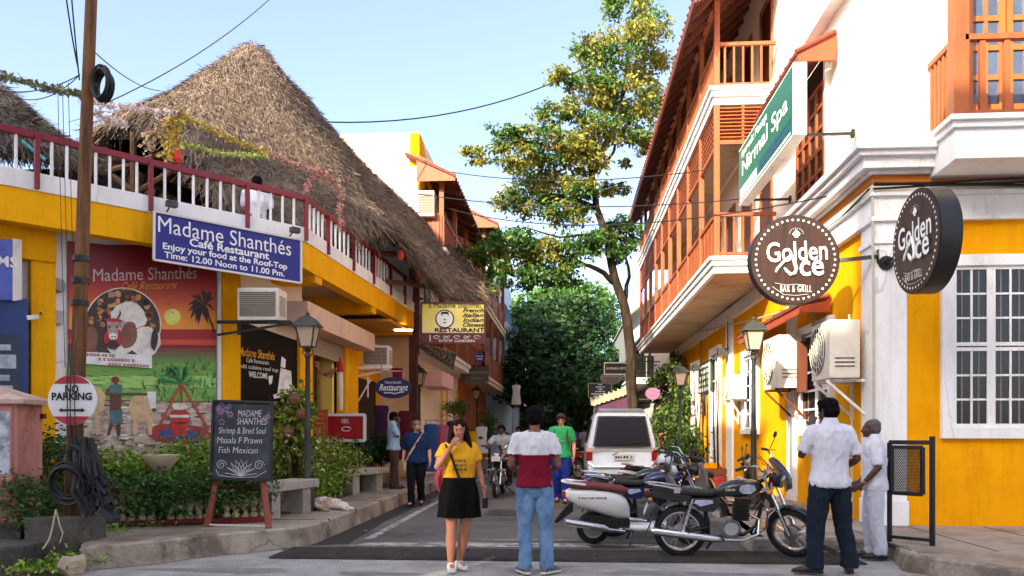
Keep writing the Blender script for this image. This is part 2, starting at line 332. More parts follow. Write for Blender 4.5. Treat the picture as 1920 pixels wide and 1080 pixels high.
# drain channel covers across the street mouth
gm = mat('dark_drain_iron', S(58, 56, 54), .75, .25, 6, bump=.3, c2=S(84, 66, 50), c2amt=.6)
gl = [atZ(470, 1030), atZ(1540, 1060), atZ(1540, 1036), atZ(560, 1023)]
m_ = MB(); A = V((gl[3].x, 9.12, 0)); x = -3.42
dr = thing('drain_cover', 'long dark iron drain cover strip laid across the street mouth', 'drain cover', (-.4, 9.4, 0))
m_.box(-3.45, 9.06, -.014, 3.3, 9.86, .004); m_.build('frame', gm, dr)
m_ = MB()
while x < 3.25:
 w = .74
 if x + w > 3.28: w = 3.28 - x
 for k in range(9): m_.box(x + .01, 9.1 + k * .083, .004, x + w - .01, 9.1 + k * .083 + .05, .016)
 x += .75
tag(m_.build('grating', gm, dr))
# repairs, oil and dust on the road
def splat(q, c, a, b, z, seed):
 g_ = random.Random(seed); n = 26; ph = g_.uniform(0, 6); q.poly([V((c.x + a * k * math.cos(t), c.y + b * k * math.sin(t), z)) for t, k in [(2 * PI * i / n, 1 + .22 * math.sin(3 * 2 * PI * i / n + ph) + g_.uniform(-.1, .1)) for i in range(n)]])
q = MB()
for px, py, a, b, s_ in ((1150, 1024, .35, .12, 1), (1280, 1040, .3, .1, 2), (960, 960, .5, .5, 3), (880, 940, .25, .5, 4), (1090, 975, .3, .4, 5)): splat(q, atZ(px, py), a, b, -.005, s_)
struct('oil_stains', q, mat('oil_stain', S(58, 55, 53), .6, .3, 4))
q = MB()
for px, py, a, b, s_ in ((420, 1066, .8, .14, 6), (1280, 1072, .9, .12, 7), (700, 1072, .45, .1, 8), (1000, 1066, .3, .08, 9)): splat(q, atZ(px, py), a, b, -.016, s_)
struct('road_patches', q, mat('asphalt_patch', S(138, 134, 130), .95, .2, 3, bump=.5, bscale=90, fine=.3))
q = MB()
for px, py, a, b, s_ in ((1000, 1012, .8, .1, 11), (860, 1016, .5, .08, 12), (1170, 935, .2, .8, 13), (1020, 930, .15, .9, 14)): splat(q, atZ(px, py), a, b, -.004, s_)
struct('dust_streaks', q, mat('pale_road_dust', S(136, 130, 122), .95, .25, 5, fine=.3))
# a few fallen leaves on the road
pts = [(*atZ(px, py)[:2], .0) for px, py in ((1105, 935), (1085, 948), (1120, 940), (1100, 1028), (930, 915), (690, 995), (720, 962), (745, 950), (620, 1005), (640, 985), (1062, 957), (1130, 946))]
tag(leaf_mesh('fallen_leaves', pts, .05, [mat('dry_leaf', S(190, 120, 30), .8, .3)], droop=0, seed=3), 'dry yellow fallen leaves scattered on the street', 'leaves', kind='stuff')
# ------------------------------------------------------------------ right corner building
XW = 4.2; YF = 11.27; YE = 33.0; XB = 2.97
rb = thing('corner_building', 'yellow and white colonial corner building with long wooden balconies', 'building', (8, 20, 0))
ZT = 12.6
Z1 = atY(1638, 331, YF).z
ZC = atY(1640, 282, YF).z
Zf0, Zf1 = atY(1800, 408, YF).z, atY(1800, 366, YF).z
wg = MB()
wx0 = atY(1765, 500, YF).x; wx1 = wx0 + 1.32; wz0 = atY(1785, 822, YF).z; wz1 = atY(1785, 478, YF).z
wg.box(XW + .05, YF + .04, HR - .1, 24, YE + .02, Z1)
wg.build('wall', yellow, rb)
wu = MB(); wu.box(XW + .05, YF + .045, Z1, 24, YE + .02, ZT); uw = mat('upper_cream_paint', S(246, 234, 212), .75, .06, 1.4, bump=.15, c2=S(214, 200, 176), c2amt=.35, edge=(.5, .75), streak=.1); wu.build('upper_wall', uw, rb)
ww = atX(1424, 190, XW)
# corner and side pilasters, skirting
p = MB(); px1 = atY(1701, 600, YF).x
p.box(XW, YF, HR, px1, YF + .5, Zf0 - .02); p.box(XW - .02, YF - .02, HR, px1 + .02, YF + .52, HR + .34)
p.box(XW - .03, YF - .03, Zf0 - .34, px1 + .03, YF + .53, Zf0 - .27)
p.build('pilaster', white, rb, bevel=.01)
for pxa, pxb in ((1490, 1475), (1372, 1361)):
 ya = atX(pxa, 800, XW).y; yb = atX(pxb, 800, XW).y
 q = MB(); q.box(XW - .005, ya, HR, XW + .3, yb, Zf0 - .03); q.build('pilaster', white, rb, bevel=.008)
# frieze and mouldings along both faces
def band(x0, y0, z0, z1, out, name, m, yend=YE, xend=24):
 q = MB(); q.box(x0 - out, y0 - out, z0, xend, y0 + .3, z1); q.box(x0 - out, y0 + .3, z0, x0 + .4, yend, z1); return q.build(name, m, rb, bevel=.006)
band(XW, YF, Zf0, Zf1, .012, 'frieze', white); band(XW, YF, Zf0 - .035, Zf0 + .03, .05, 'moulding', white)
band(XW, YF, Zf1, Zf1 + .06, .07, 'moulding', white); band(XW, YF, Zf1 + .06, Z1 - .1, .03, 'frieze', cream)
band(XW, YF, Z1 - .1, Z1, .05, 'cornice_strip', mat('ochre_strip', S(190, 108, 20), .8, .1))
YBn = 15.3
cst = [(.10, Z1, Z1 + .05), (.22, Z1 + .05, ZC - .16), (.30, ZC - .16, ZC - .09), (.36, ZC - .09, ZC)]
for o_, za, zb in cst:
 q = MB(); q.box(XW - o_, YF - o_, za, 24, YF + .3, zb); q.box(XW - o_, YF + .3, za, XW + .3, YBn + 1, zb); q.build('cornice', white, rb, bevel=.012)
# upper floor pilaster edges and second cornice on the near face
q = MB(); xa = atY(1638, 200, YF).x; q.box(XW, YF - .005, ZC, atY(1702, 200, YF).x, YF + .3, ZT)
q.box(atY(1716, 200, YF).x, YF - .03, ZC, atY(1760, 200, YF).x, YF + .3, ZT); q.build('pilaster', uw, rb, bevel=.01)
# ---- front window
def sash(bld, x0, x1, z0, z1, y, rows, label=None):
 """white double casement in a raised surround on a wall facing the camera"""
 w = MB(); s_ = .15
 for a, b, c, d in ((x0, x0 + s_, z0, z1), (x1 - s_, x1, z0, z1), (x0 + s_, x1 - s_, z1 - s_, z1), (x0 + s_, x1 - s_, z0, z0 + s_)): w.box(a, y - .05, c, b, y + .06, d)
 win = w.build('window', white, bld, bevel=.006)
 f = MB(); a0, a1, b0, b1 = x0 + s_, x1 - s_, z0 + s_, z1 - s_; mid = (a0 + a1) / 2; fr = .055
 pn = MB()
 for l, r in ((a0, mid), (mid, a1)):
  f.box(l, y - .012, b0, l + fr, y + .03, b1); f.box(r - fr, y - .012, b0, r, y + .03, b1)
  hs = b0 + (b1 - b0) * .5
  for lo_, hi_ in ((b0, hs - .01), (hs + .01, b1)):
   f.box(l + fr, y - .01, lo_, r - fr, y + .03, lo_ + .05); f.box(l + fr, y - .01, hi_ - .05, r - fr, y + .03, hi_)
   c = (l + r) / 2; f.box(c - .014, y - .006, lo_ + .05, c + .014, y + .03, hi_ - .05)
   for k in range(1, rows):
    z = lo_ + .05 + (hi_ - lo_ - .1) * k / rows; f.box(l + fr, y - .004, z - .014, c - .014, y + .028, z + .014); f.box(c + .014, y - .004, z - .014, r - fr, y + .028, z + .014)
 f.build('frame', white, win, bevel=.004)
 pn.quad((a0, y + .012, b0), (a1, y + .012, b0), (a1, y + .012, b1), (a0, y + .012, b1)); pn.build('pane', glass_d, win)
 cu = MB()
 for l in (a0 + .12, a0 + .34, mid + .12, mid + .36): cu.box(l, y + .006, b0 + .02, l + .022, y + .010, b1 - .03)
 cu.build('curtain_edge', mat('grey_curtain', S(120, 118, 110), .9), win)
sash(rb, wx0, wx1, wz0, wz1, YF + .018, 3)
sash(rb, wx0 + 2.6, wx1 + 2.6, wz0, wz1, YF + .018, 3)
# ---- side windows and doors on the yellow wall (plane x = XW)
def side_open(pxa, pxb, ytop, ybot, kind, dark=False):
 a = atX(pxa, ytop, XW); b = atX(pxb, ytop, XW); y0, y1 = a.y, b.y
 z1 = a.z; z0 = atX(pxa, ybot, XW).z if ybot else HR
 w = MB(); s_ = .14 if kind == 'window' else .2
 xo = XW - .035
 for ya, yb, c, d in ((y0, y0 + s_, z0, z1), (y1 - s_, y1, z0, z1), (y0 + s_, y1 - s_, z1 - s_, z1)): w.box(xo, ya, c, XW + .1, yb, d)
 if kind == 'window': w.box(xo - .02, y0 - .02, z0, XW + .1, y1 + .02, z0 + .1)
 o = w.build(kind, white, rb, bevel=.005)
 i = MB(); i.quad((XW + .04, y0 + s_, z0), (XW + .04, y1 - s_, z0), (XW + .04, y1 - s_, z1 - s_), (XW + .04, y0 + s_, z1 - s_)); i.build('pane', glass_d, o)
 f = MB(); ym = (y0 + y1) / 2
 for ya in (y0 + s_, ym - .05, y1 - s_ - .06): f.box(XW + .005, ya, z0 + (.1 if kind == 'window' else 0), XW + .05, ya + .06, z1 - s_)
 for k in range(6): z = z0 + .12 + (z1 - s_ - z0 - .12) * k / 5.2; f.box(XW + .008, y0 + s_ + .06, z, XW + .048, y1 - s_ - .06, z + .035)
 f.build('frame', white, o)
side_open(1560, 1500, 590, 818, 'window')
side_open(1420, 1391, 648, 814, 'window')
side_open(1350, 1331, 645, None, 'door')
side_open(1309, 1296, 675, None, 'door')
# ---- small tiled hoods over side windows
def hood(pxa, pxb, pyt, dz, out, name='window_hood'):
 a = atX(pxa, pyt, XW); b = atX(pxb, pyt, XW); q = MB(); n = 9; y0, y1, z1 = a.y, b.y, a.z
 for i in range(n):
  ya = y0 + (y1 - y0) * i / n; yb = y0 + (y1 - y0) * (i + 1) / n
  q.bar((XW + .02, (ya + yb) / 2, z1), (XW - out, (ya + yb) / 2, z1 - dz), (yb - ya) * .94, .05)
  q.tube([(XW, ya, z1 + .03), (XW - out, ya, z1 - dz + .03)], .035, 6)
 h = q.build(name, tile, rb)
 v = MB()
 for yy in (y0, y1): v.prism([V((XW, yy - .02, z1 - .06)), V((XW - out + .04, yy - .02, z1 - dz - .03)), V((XW - out + .04, yy - .02, z1 - dz - .13)), V((XW, yy - .02, z1 - dz - .13))], V((0, .04, 0)))
 v.box(XW - out + .03, y0, z1 - dz - .15, XW - out + .06, y1, z1 - dz - .04)
 v.build('valance', mat('red_brown_valance', S(160, 68, 34), .7, .2, 4), h)
hood(1567, 1476, 62, .30, .62); hood(1556, 1425, 556, .12, .5)
# upper side window with shutter, under the first hood
a = atX(1547, 130, XW); b = atX(1497, 130, XW); z0 = atX(1547, 352, XW).z; z1 = a.z + .25
q = MB(); q.box(XW - .03, a.y - .1, z0, XW + .12, a.y, z1); q.box(XW - .03, b.y, z0, XW + .12, b.y + .1, z1); q.box(XW - .03, a.y, z0 - .07, XW + .12, b.y, z0)
sw = q.build('window', white, rb, bevel=.006)
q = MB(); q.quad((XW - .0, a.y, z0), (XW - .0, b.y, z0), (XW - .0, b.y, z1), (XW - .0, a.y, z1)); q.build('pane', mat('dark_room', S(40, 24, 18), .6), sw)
q = MB()
for k in range(5): yy = a.y + (b.y - a.y) * k / 4; q.box(XW - .04, yy - .03, z0, XW - .005, yy + .03, z0 + (z1 - z0) * .8)
for k in range(6): zz = z0 + (z1 - z0) * .8 * k / 5; q.box(XW - .035, a.y, zz - .03, XW - .006, b.y, zz + .03)
q.build('shutter', wood, sw)
# ---- street balconies
def slab(z, y0, y1, xb, nm='balcony_slab', th=.22):
 q = MB(); q.box(xb - .02, y0 + .02, z, XW + .2, y1, z + th * .45); s = q.build(nm, white, rb)
 q = MB(); q.box(xb - .07, y0 - .05, z + th * .45, XW + .2, y1 + .02, z + th * .78); q.box(xb - .12, y0 - .1, z + th * .78, XW + .2, y1 + .04, z + th); q.build('edge_moulding', white, s, bevel=.012)
 q = MB(); q.quad((xb + .06, y0 + .08, z - .003), (XW, y0 + .08, z - .003), (XW, y1 - .05, z - .003), (xb + .06, y1 - .05, z - .003)); q.build('soffit', soffitm, s); return s
s1 = atX(1341, 510, XB); s2 = atX(1338, 199, XB); ZA, ZB = s1.z, s2.z; YB0 = (s1.y + s2.y) / 2
slab(ZA, YB0, YE, XB, th=.32); slab(ZB, YB0, YE, XB, th=.34)
NB = 9; ys = [YB0 + .06 + (YE - YB0 - .14) * k / NB for k in range(NB + 1)]
FA, FB = ZA + .32, ZB + .34
def posts(z0, z1, nm='post'):
 for y in ys:
  q = MB(); q.box(XB, y - .055, z0, XB + .11, y + .055, z1); q.build(nm, wood, rb, bevel=.008)
ZEAV = atX(1183, 400, 2.42).z
posts(FA, ZB); posts(FB, ZEAV + .95)
def rail_panels(z0, h, solid, name):
 for i in range(NB):
  y0, y1 = ys[i] + .055, ys[i + 1] - .055; q = MB()
  q.box(XB + .01, y0, z0 + h - .07, XB + .1, y1, z0 + h); q.box(XB + .02, y0, z0 + .05, XB + .09, y1, z0 + .11)
  if solid: q.box(XB + .045, y0, z0 + .11, XB + .065, y1, z0 + h - .07)
  else:
   n = 10
   for k in range(n): yy = y0 + (y1 - y0) * (k + .5) / n; q.box(XB + .04, yy - .018, z0 + .11, XB + .075, yy + .018, z0 + h - .07)
  if solid:
   for k in range(5): yy = y0 + (y1 - y0) * k / 4.0; q.box(XB + .038, yy - .02, z0 + .11, XB + .072, yy + .02, z0 + h - .07)
  q.build(name, wood, rb)
rail_panels(FA, .9, True, 'balustrade'); rail_panels(FB, .92, False, 'balustrade')
def lattice(z0, z1):
 for i in range(NB):
  y0, y1 = ys[i] + .055, ys[i + 1] - .055; q = MB()
  q.box(XB + .02, y0, z0, XB + .09, y1, z0 + .06); q.box(XB + .02, y0, z1 - .05, XB + .09, y1, z1 - .004)
  nz, ny = 8, 9
  for k in range(1, nz): zz = z0 + (z1 - z0) * k / nz; q.box(XB + .04, y0, zz - .014, XB + .06, y1, zz + .014)
  for k in range(1, ny): yy = y0 + (y1 - y0) * k / ny; q.box(XB + .062, yy - .014, z0 + .06, XB + .08, yy + .014, z1 - .05)
  q.build('lattice_screen', wood, rb)
lattice(ZB - .88, ZB)
# near ends of both balconies: rails and louvres
def end_rail(z0, h, louvre=None):
 q = MB(); y = YB0 + .06
 q.box(XB + .11, y - .04, z0 + h - .07, XW, y + .04, z0 + h); q.box(XB + .11, y - .03, z0 + .05, XW, y + .03, z0 + .1)
 for k in range(6): x = XB + .11 + (XW - XB - .11) * (k + .6) / 6.2; q.box(x - .02, y - .02, z0 + .1, x + .02, y + .02, z0 + h - .07)
 q.build('balustrade', wood, rb)
 if louvre:
  za, zb = louvre; q = MB(); q.box(XB + .11, y - .04, za, XW, y + .04, za + .08); q.box(XB + .55, y - .03, za + .08, XB + .6, y + .03, zb - .003)
  n = 9
  for k in range(n): z = za + .12 + (zb - za - .14) * k / n; q.obox(((XB + .11 + XW) / 2, y, z), V(((XW - XB - .11) / 2, 0, 0)), V((0, .04, -.022)), V((0, .006, .012)))
  q.build('louvre_screen', wood, rb)
end_rail(FA, .9, (ZB - .8, ZB)); end_rail(FB, .92)
# eaves roof over the top balcony
xe = 2.42; q = MB(); zr = ZEAV + 1.75; y0r = YB0 - 1.0; n = 62
rows = 7
for k in range(n):
 y = y0r + (YE + .3 - y0r) * k / n
 for r_ in range(rows):
  t0, t1 = r_ / rows, (r_ + 1.12) / rows; x0, x1 = xe + (XW + .1 - xe) * t0, xe + (XW + .1 - xe) * t1; za, zb = ZEAV + (zr - ZEAV) * t0, ZEAV + (zr - ZEAV) * t1
  q.bar((x0, y + .15, za + .03), (x1, y + .15, zb), .31, .02); q.tube([(x0, y, za + .055), (x1, y, zb + .02)], .055, 5)
rf = q.build('eaves_roof', tile, rb)
q = MB(); q.bar((xe + .02, y0r, ZEAV - .06), (xe + .02, YE + .3, ZEAV - .06), .05, .14)
for k in range(30):
 y = y0r + .1 + (YE - y0r) * k / 29.6; q.bar((xe + .04, y, ZEAV - .06), (XW + .05, y, zr - .09), .06, .1)
for k in range(14):
 t = (k + .5) / 14; x = xe + (XW - xe) * t; z = ZEAV + (zr - ZEAV) * t - .02; q.bar((x, y0r, z - .015), (x, YE + .3, z - .015), .05, .02)
q.build('rafters', woodd, rf)
q = MB(); q.bar((XB + .05, YB0 - .2, ZEAV + .5), (XB + .05, YE, ZEAV + .5), .12, .16); q.build('roof_beam', wood, rf)
# wall above eaves, upper cornice seen at the corner
band(XW, YF, ZB + .02, ZB + .36, .16, 'cornice', white, yend=YB0 + 1);
# balcony doors in the street wall, dark
for fl, h in ((FA, 2.25), (FB, 2.2)):
 for i in range(0, NB):
  y = (ys[i] + ys[i + 1]) / 2; q = MB(); q.box(XW + .01, y - .5, fl, XW + .06, y - .42, fl + h); q.box(XW + .01, y + .42, fl, XW + .06, y + .5, fl + h); q.box(XW + .01, y - .42, fl + h - .08, XW + .06, y + .42, fl + h)
  d = q.build('balcony_door', wood, rb)
  q = MB(); q.quad((XW + .035, y - .42, fl), (XW + .035, y + .42, fl), (XW + .035, y + .42, fl + h - .08), (XW + .035, y - .42, fl + h - .08)); q.build('pane', mat('dark_brown_glass', S(52, 32, 24), .3), d)
# ---- front balcony
b0 = atY(1737, 320, YF); zs = Z1 + .0; xL = b0.x; yO = 10.42
xF = atY(1792, 250, yO).x
def fring(o, z): return [V((xL - o * .6, YF - .03, z)), V((xF - o, yO - o, z)), V((24, yO - o, z))]
q = MB()
q.prism([V((xL + .02, YF + .1, zs - .06)), V((xL + .02, YF - .03, zs - .06)), V((xF, yO, zs - .06)), V((24, yO, zs - .06)), V((24, YF + .1, zs - .06))], V((0, 0, .38)))
fb = q.build('front_balcony', white, rb, bevel=.01)
for o_, za, zb in ((.05, zs + .32, zs + .40), (.10, zs + .40, zs + .47)):
 q = MB(); q.prism([V((xL + .02 - o_, YF + .1, za)), V((xL + .02 - o_, YF - .03, za)), V((xF - o_, yO - o_, za)), V((24, yO - o_, za)), V((24, YF + .1, za))], V((0, 0, zb - za))); q.build('edge_moulding', white, fb, bevel=.012)
zfl = zs + .47
pa = V((xL + .03, YF - .06, 0)); pb = V((xF + .03, yO + .04, 0)); hh = 1.02
q = MB(); q.bar(pa + V((0, 0, zfl + hh - .04)), pb + V((0, 0, zfl + hh - .04)), .09, .07)
for k in range(6): c = pa.lerp(pb, (k + .5) / 6.3); q.bar(c + V((0, 0, zfl)), c + V((0, 0, zfl + hh - .07)), .05, .05, V((0, 1, 0)))
q.bar(V((xF + .12, yO + .05, zfl + hh - .02)), V((24, yO + .05, zfl + hh - .02)), .1, .07); q.bar(V((xF + .12, yO + .05, zfl + .05)), V((24, yO + .05, zfl + .05)), .08, .06)
for k in range(14): x = xF + .34 + k * .3; q.box(x - .035, yO + .02, zfl + .08, x + .035, yO + .085, zfl + hh - .06)
q.build('balustrade', wood, fb)
q = MB(); q.box(xF - .02, yO + .0, zfl, xF + .17, yO + .19, ZT - .4); q.build('post', wood, fb, bevel=.01)
# french doors behind it
dx0 = atY(1812, 100, YF).x
for k in range(4):
 x0 = dx0 + k * .52; x1 = x0 + .5; z0, z1 = zfl, zfl + 2.5; y = YF
 q = MB(); q.box(x0, y - .02, z0, x0 + .08, y + .04, z1); q.box(x1 - .08, y - .02, z0, x1, y + .04, z1)
 for j in range(7): z = z0 + (z1 - z0 - .1) * j / 6; q.box(x0 + .08, y - .018, z, x1 - .08, y + .04, z + (.1 if j in (0, 6) else .07))
 q.box((x0 + x1) / 2 - .025, y - .016, z0 + .1, (x0 + x1) / 2 + .025, y + .03, z1)
 d = q.build('french_door', mat('varnished_door_wood', S(164, 92, 36), .45, .2, 3, stretch=(3, 3, .5)), rb)
 q = MB(); q.quad((x0 + .08, y + .01, z0), (x1 - .08, y + .01, z0), (x1 - .08, y + .01, z1), (x0 + .08, y + .01, z1)); q.build('pane', mat('blue_grey_glass', S(70, 82, 104), .12, .3, 1.5), d)
# conduits and cables clipped to the walls
q = MB(); zc = atY(1800, 355, YF).z
for k in range(5): q.tube([V((XW - .05 + .9 * i, YF - .1 - .012 * k, zc + .02 * k + .035 * math.sin(i * 1.3 + k))) for i in range(9)], .016, 5)
q.tube([V((XW - .1, YF - .09, zc)), V((XW - .06, YF + 1.2, zc - .06)), V((XW - .06, YF + 3, zc - .02)), V((XW - .06, YF + 9, zc - .1)), V((XW - .06, YF + 18, zc - .05))], .014, 5)
q.build('wall_cables', cable, rb)
q = MB(); pc = atY(1634, 400, YF); q.tube([V((pc.x + .02, YF - .03, HR)), V((pc.x + .02, YF - .03, 2.4)), V((pc.x + .0, YF - .035, zc))], .018, 6)
q.tube([atX(1524, 640, XW - .05), atX(1526, 560, XW - .05), atX(1450, 590, XW - .05), atX(1330, 618, XW - .05), atX(1300, 622, XW - .05)], .02, 6)
q.tube([atX(1476, 720, XW - .04), atX(1476, 860, XW - .04)], .012, 5)
q.tube([atX(1592, 590, XW - .04), atX(1596, 640, XW - .06), atX(1597, 760, XW - .05), atX(1598, 960, XW - .04)], .016, 5); q.build('conduit', mat('pale_conduit', S(190, 180, 160), .6), rb)
# ------------------------------------------------------------------ left cafe building
def xy(v, z=0): return V((v.x, v.y, z))
ZR, ZYT, ZBB, ZFB, ZSO = 5.29, 4.535, 4.77, 4.10, 4.30
C0 = xy(cd(573, 700, 13)); CL = xy(cd(0, 700, 9.96)); CE = xy(cd(776, 700, 20.57))
d1 = (C0 - CL).normalized(); d2 = (CE - C0).normalized(); n1 = V((d1.y, -d1.x, 0)); n2 = V((d2.y, -d2.x, 0))
CL2 = CL - d1 * 2.2
lb = thing('cafe_building', 'yellow cafe building with red and white roof terrace railing under thatch', 'building', (-7, 15, 0))
def strip(pts, out, inn, z0, z1, name, m, parent=lb, bevel=0):
 """band along CL2-C0-CE between an outer and an inner offset"""
 mid = (n1 + n2).normalized(); k = 1 / mid.dot(n1)
 o = [CL2 + n1 * out, C0 + mid * out * k, CE + n2 * out]; i = [CL2 + n1 * inn, C0 + mid * inn * k, CE + n2 * inn]
 q = MB(); q.prism([xy(p, z0) for p in o] + [xy(p, z0) for p in reversed(i)], V((0, 0, z1 - z0))); return q.build(name, m, parent, bevel=bevel)
strip(None, 0, -.22, ZFB, ZYT, 'fascia', yellow2, bevel=.01)
strip(None, .02, -.2, ZYT, ZBB, 'white_upstand', white, bevel=.01)
strip(None, .03, -.05, ZR - .09, ZR, 'top_rail', redp, bevel=.015)
q = MB(); q.poly([xy(p, ZSO) for p in (CL2 - n1 * .2, C0 - (n1 + n2) * .12, CE - n2 * .2, V((-14, 20.4, 0)), V((-16, 8, 0)))]); q.build('soffit', soffitm, lb)
q = MB(); q.poly([xy(p, ZYT + .02) for p in (CL2 - n1 * .2, C0 - (n1 + n2) * .12, CE - n2 * .2, V((-14, 20.4, 0)), V((-16, 8, 0)))]); q.build('terrace_floor', concd, lb)
# railing: red posts, white balusters
def along(px, base, dr, off=0): p = plane(px, 600, base, V((dr.y, -dr.x, 0))); return xy(p)
posts_px = [(68, 1), (281, 1), (462, 1), (572, 1), (612, 2), (660, 2), (698, 2), (730, 2), (757, 2)]
pp_ = [along(px, C0, d1 if s == 1 else d2) for px, s in posts_px]
allp = [CL - d1 * 1.2] + pp_ + [CE]
for p in pp_ + [CE]:
 dd, nn = (d1, n1) if (p - C0).dot(d1) < .05 else (d2, n2)
 q = MB(); q.obox(p + nn * .035 + V((0, 0, (ZYT + .02 + ZR - .05) / 2)), dd * .028, nn * .028, V((0, 0, (ZR - .05 - ZYT - .02) / 2))); q.build('post', redp, lb)
spn = [5, 7, 6, 4, 4, 5, 5, 5, 5, 4]
for i in range(len(allp) - 1):
 a, b = allp[i], allp[i + 1]; n = spn[i] if i < len(spn) else 5
 if i == 0: n = 6
 for k in range(1, n + 1):
  p = a.lerp(b, k / (n + 1)); q = MB(); q.tube([xy(p, ZBB - .01), xy(p, ZR - .08)], .022, 6); q.build('baluster', white, lb)
# beams under the balcony
for px, yb in ((600, 533), (703, 588), (772, 627)):
 p = along(px, C0, d2); z0 = plane(px, yb, C0, n2).z; q = MB(); q.bar(p - n2 * .02 + V((0, 0, (z0 + ZSO) / 2)), p - n2 * 2.2 + V((0, 0, (z0 + ZSO) / 2)), .34, ZSO - z0); q.build('beam', yellow2, lb, bevel=.01)
# ground floor walls
W0 = CL2 - n1 * .56; Wp = C0 - n1 * .56
Wc = xy(plane(446, 700, Wp, n1))
def wallseg(a, b, z0, z1, t, name, m, nn):
 q = MB(); q.prism([xy(a, z0), xy(b, z0), xy(b - nn * t, z0), xy(a - nn * t, z0)], V((0, 0, z1 - z0))); return q.build(name, m, lb)
wallseg(W0, Wc, HL - .1, ZSO, .3, 'wall', white, n1)
S0 = Wc + V((.01, 0, 0)); S1 = xy(atX(566, 700, -4.78)); nP = (S1 - S0).normalized(); nP = V((nP.y, -nP.x, 0))
wallseg(S0, S1, HL - .1, ZSO, .25, 'wall', cream, nP)
wallseg(V((-5.6, 15.3, 0)), V((-5.6, 21.0, 0)), 3.62, ZSO, .25, 'wall', cream, V((1, 0, 0)))
# yellow pillars
def pillar(pxa, pxb, base, nn, out, z1=ZSO, m=yellow2, name='pillar', lbl=None):
 a = xy(plane(pxa, 700, base, nn)); b = xy(plane(pxb, 700, base, nn)); q = MB()
 q.prism([xy(a + nn * out, HL - .1), xy(b + nn * out, HL - .1), xy(b - nn * .2, HL - .1), xy(a - nn * .2, HL - .1)], V((0, 0, z1 - HL + .1))); return q.build(name, m, lb, bevel=.012)
pillar(52, 98, Wp, n1, .16); pillar(412, 446, Wp, n1, .10)
q = MB(); a = xy(plane(408, 700, Wp, n1)) + n1 * .06; q.tube([a + V((0, 0, HL)), a + V((0, 0, ZSO))], .035, 8); q.build('drainpipe', white, lb)
XS = -4.75
def onS(px, py): return atX(px, py, XS)
for pa, pb_ in ((563, 587), (648, 672)):
 ya, yb = onS(pa, 700).y, onS(pb_, 700).y; q = MB(); q.box(XS, ya, HL - .1, XS - .2, yb, 3.62); q.build('pillar', yellow2, lb, bevel=.012)
# yellow beam along chamfer top left (deep beam seen behind the pole)
q = MB(); a = xy(plane(-60, 700, Wp, n1)) + n1 * .2; b = xy(plane(98, 700, Wp, n1)) + n1 * .2; q.prism([xy(a, 3.72), xy(b, 3.72), xy(b - n1 * .2, 3.72), xy(a - n1 * .2, 3.72)], V((0, 0, .5))); q.build('beam', yellow2, lb, bevel=.01)
# roller shutter box over the shop mouth with the ledge behind it
yb0, yb1 = onS(590, 700).y - 1.6, 17.9; zb0, zb1 = 3.28, 3.66
q = MB(); q.box(XS - .02, yb0, zb0, XS + .40, yb1, zb1); q.box(XS - .9, yb0, zb1 - .12, XS - .02, yb1 + 3, zb1); q.build('shutter_box', mat('pale_pink_plaster', S(226, 192, 168), .8, .08, 1.4, c2=S(180, 140, 116), c2amt=.4), lb, bevel=.012)
shm = mat('shutter_grey', S(176, 160, 146), .55, .1, 3)
q = MB(); ya, yb = onS(587, 700).y, onS(648, 700).y
for k in range(7): q.box(XS - .12, ya, zb0 - .05 * (k + 1), XS - .06, yb, zb0 - .05 * k - .006)
q.build('roller_shutter', shm, lb)
# inside the shop: yellow side walls, dark counter, curtain of hanging ornaments
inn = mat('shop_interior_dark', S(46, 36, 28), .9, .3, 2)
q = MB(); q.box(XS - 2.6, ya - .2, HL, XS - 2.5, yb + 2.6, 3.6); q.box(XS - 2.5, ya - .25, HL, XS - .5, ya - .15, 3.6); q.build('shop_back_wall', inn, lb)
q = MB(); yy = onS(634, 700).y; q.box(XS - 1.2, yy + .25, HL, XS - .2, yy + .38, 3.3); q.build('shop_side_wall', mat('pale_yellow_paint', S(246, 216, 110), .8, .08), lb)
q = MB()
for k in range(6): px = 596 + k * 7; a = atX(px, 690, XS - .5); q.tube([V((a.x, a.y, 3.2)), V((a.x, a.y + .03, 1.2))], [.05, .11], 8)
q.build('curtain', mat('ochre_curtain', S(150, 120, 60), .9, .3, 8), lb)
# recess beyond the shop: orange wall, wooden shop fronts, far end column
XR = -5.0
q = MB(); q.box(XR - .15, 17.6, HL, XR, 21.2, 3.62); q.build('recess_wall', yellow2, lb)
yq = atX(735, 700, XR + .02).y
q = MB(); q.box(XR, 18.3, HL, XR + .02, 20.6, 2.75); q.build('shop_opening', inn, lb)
for px in (776,):
 p = along(px, C0, d2); q = MB(); q.box(p.x - .14, p.y + .05, HL - .1, p.x + .06, p.y + .3, 5.7); q.build('end_post', mat('dark_maroon_post', S(70, 30, 26), .6, .2), lb)
# ceiling lights under the far soffit
for px, py in ((746, 631), (757, 636), (767, 642)):
 q = MB(); c = cd(px, py, 19.6); q.lathe([(.001, 0), (.09, 0), (.1, .03), (.001, .03)], (c.x, c.y, 3.93), n=14); o = q.build('ceiling_light', mat('warm_lamp', (1, .8, .5), .4, .02, emit=2.2), lb)
q = MB(); q.box(XR - .6, 17.9, 3.96, -4.0, 21, 4.02); q.build('porch_ceiling', mat('yellow_ceiling', S(214, 150, 50), .8, .1), lb)
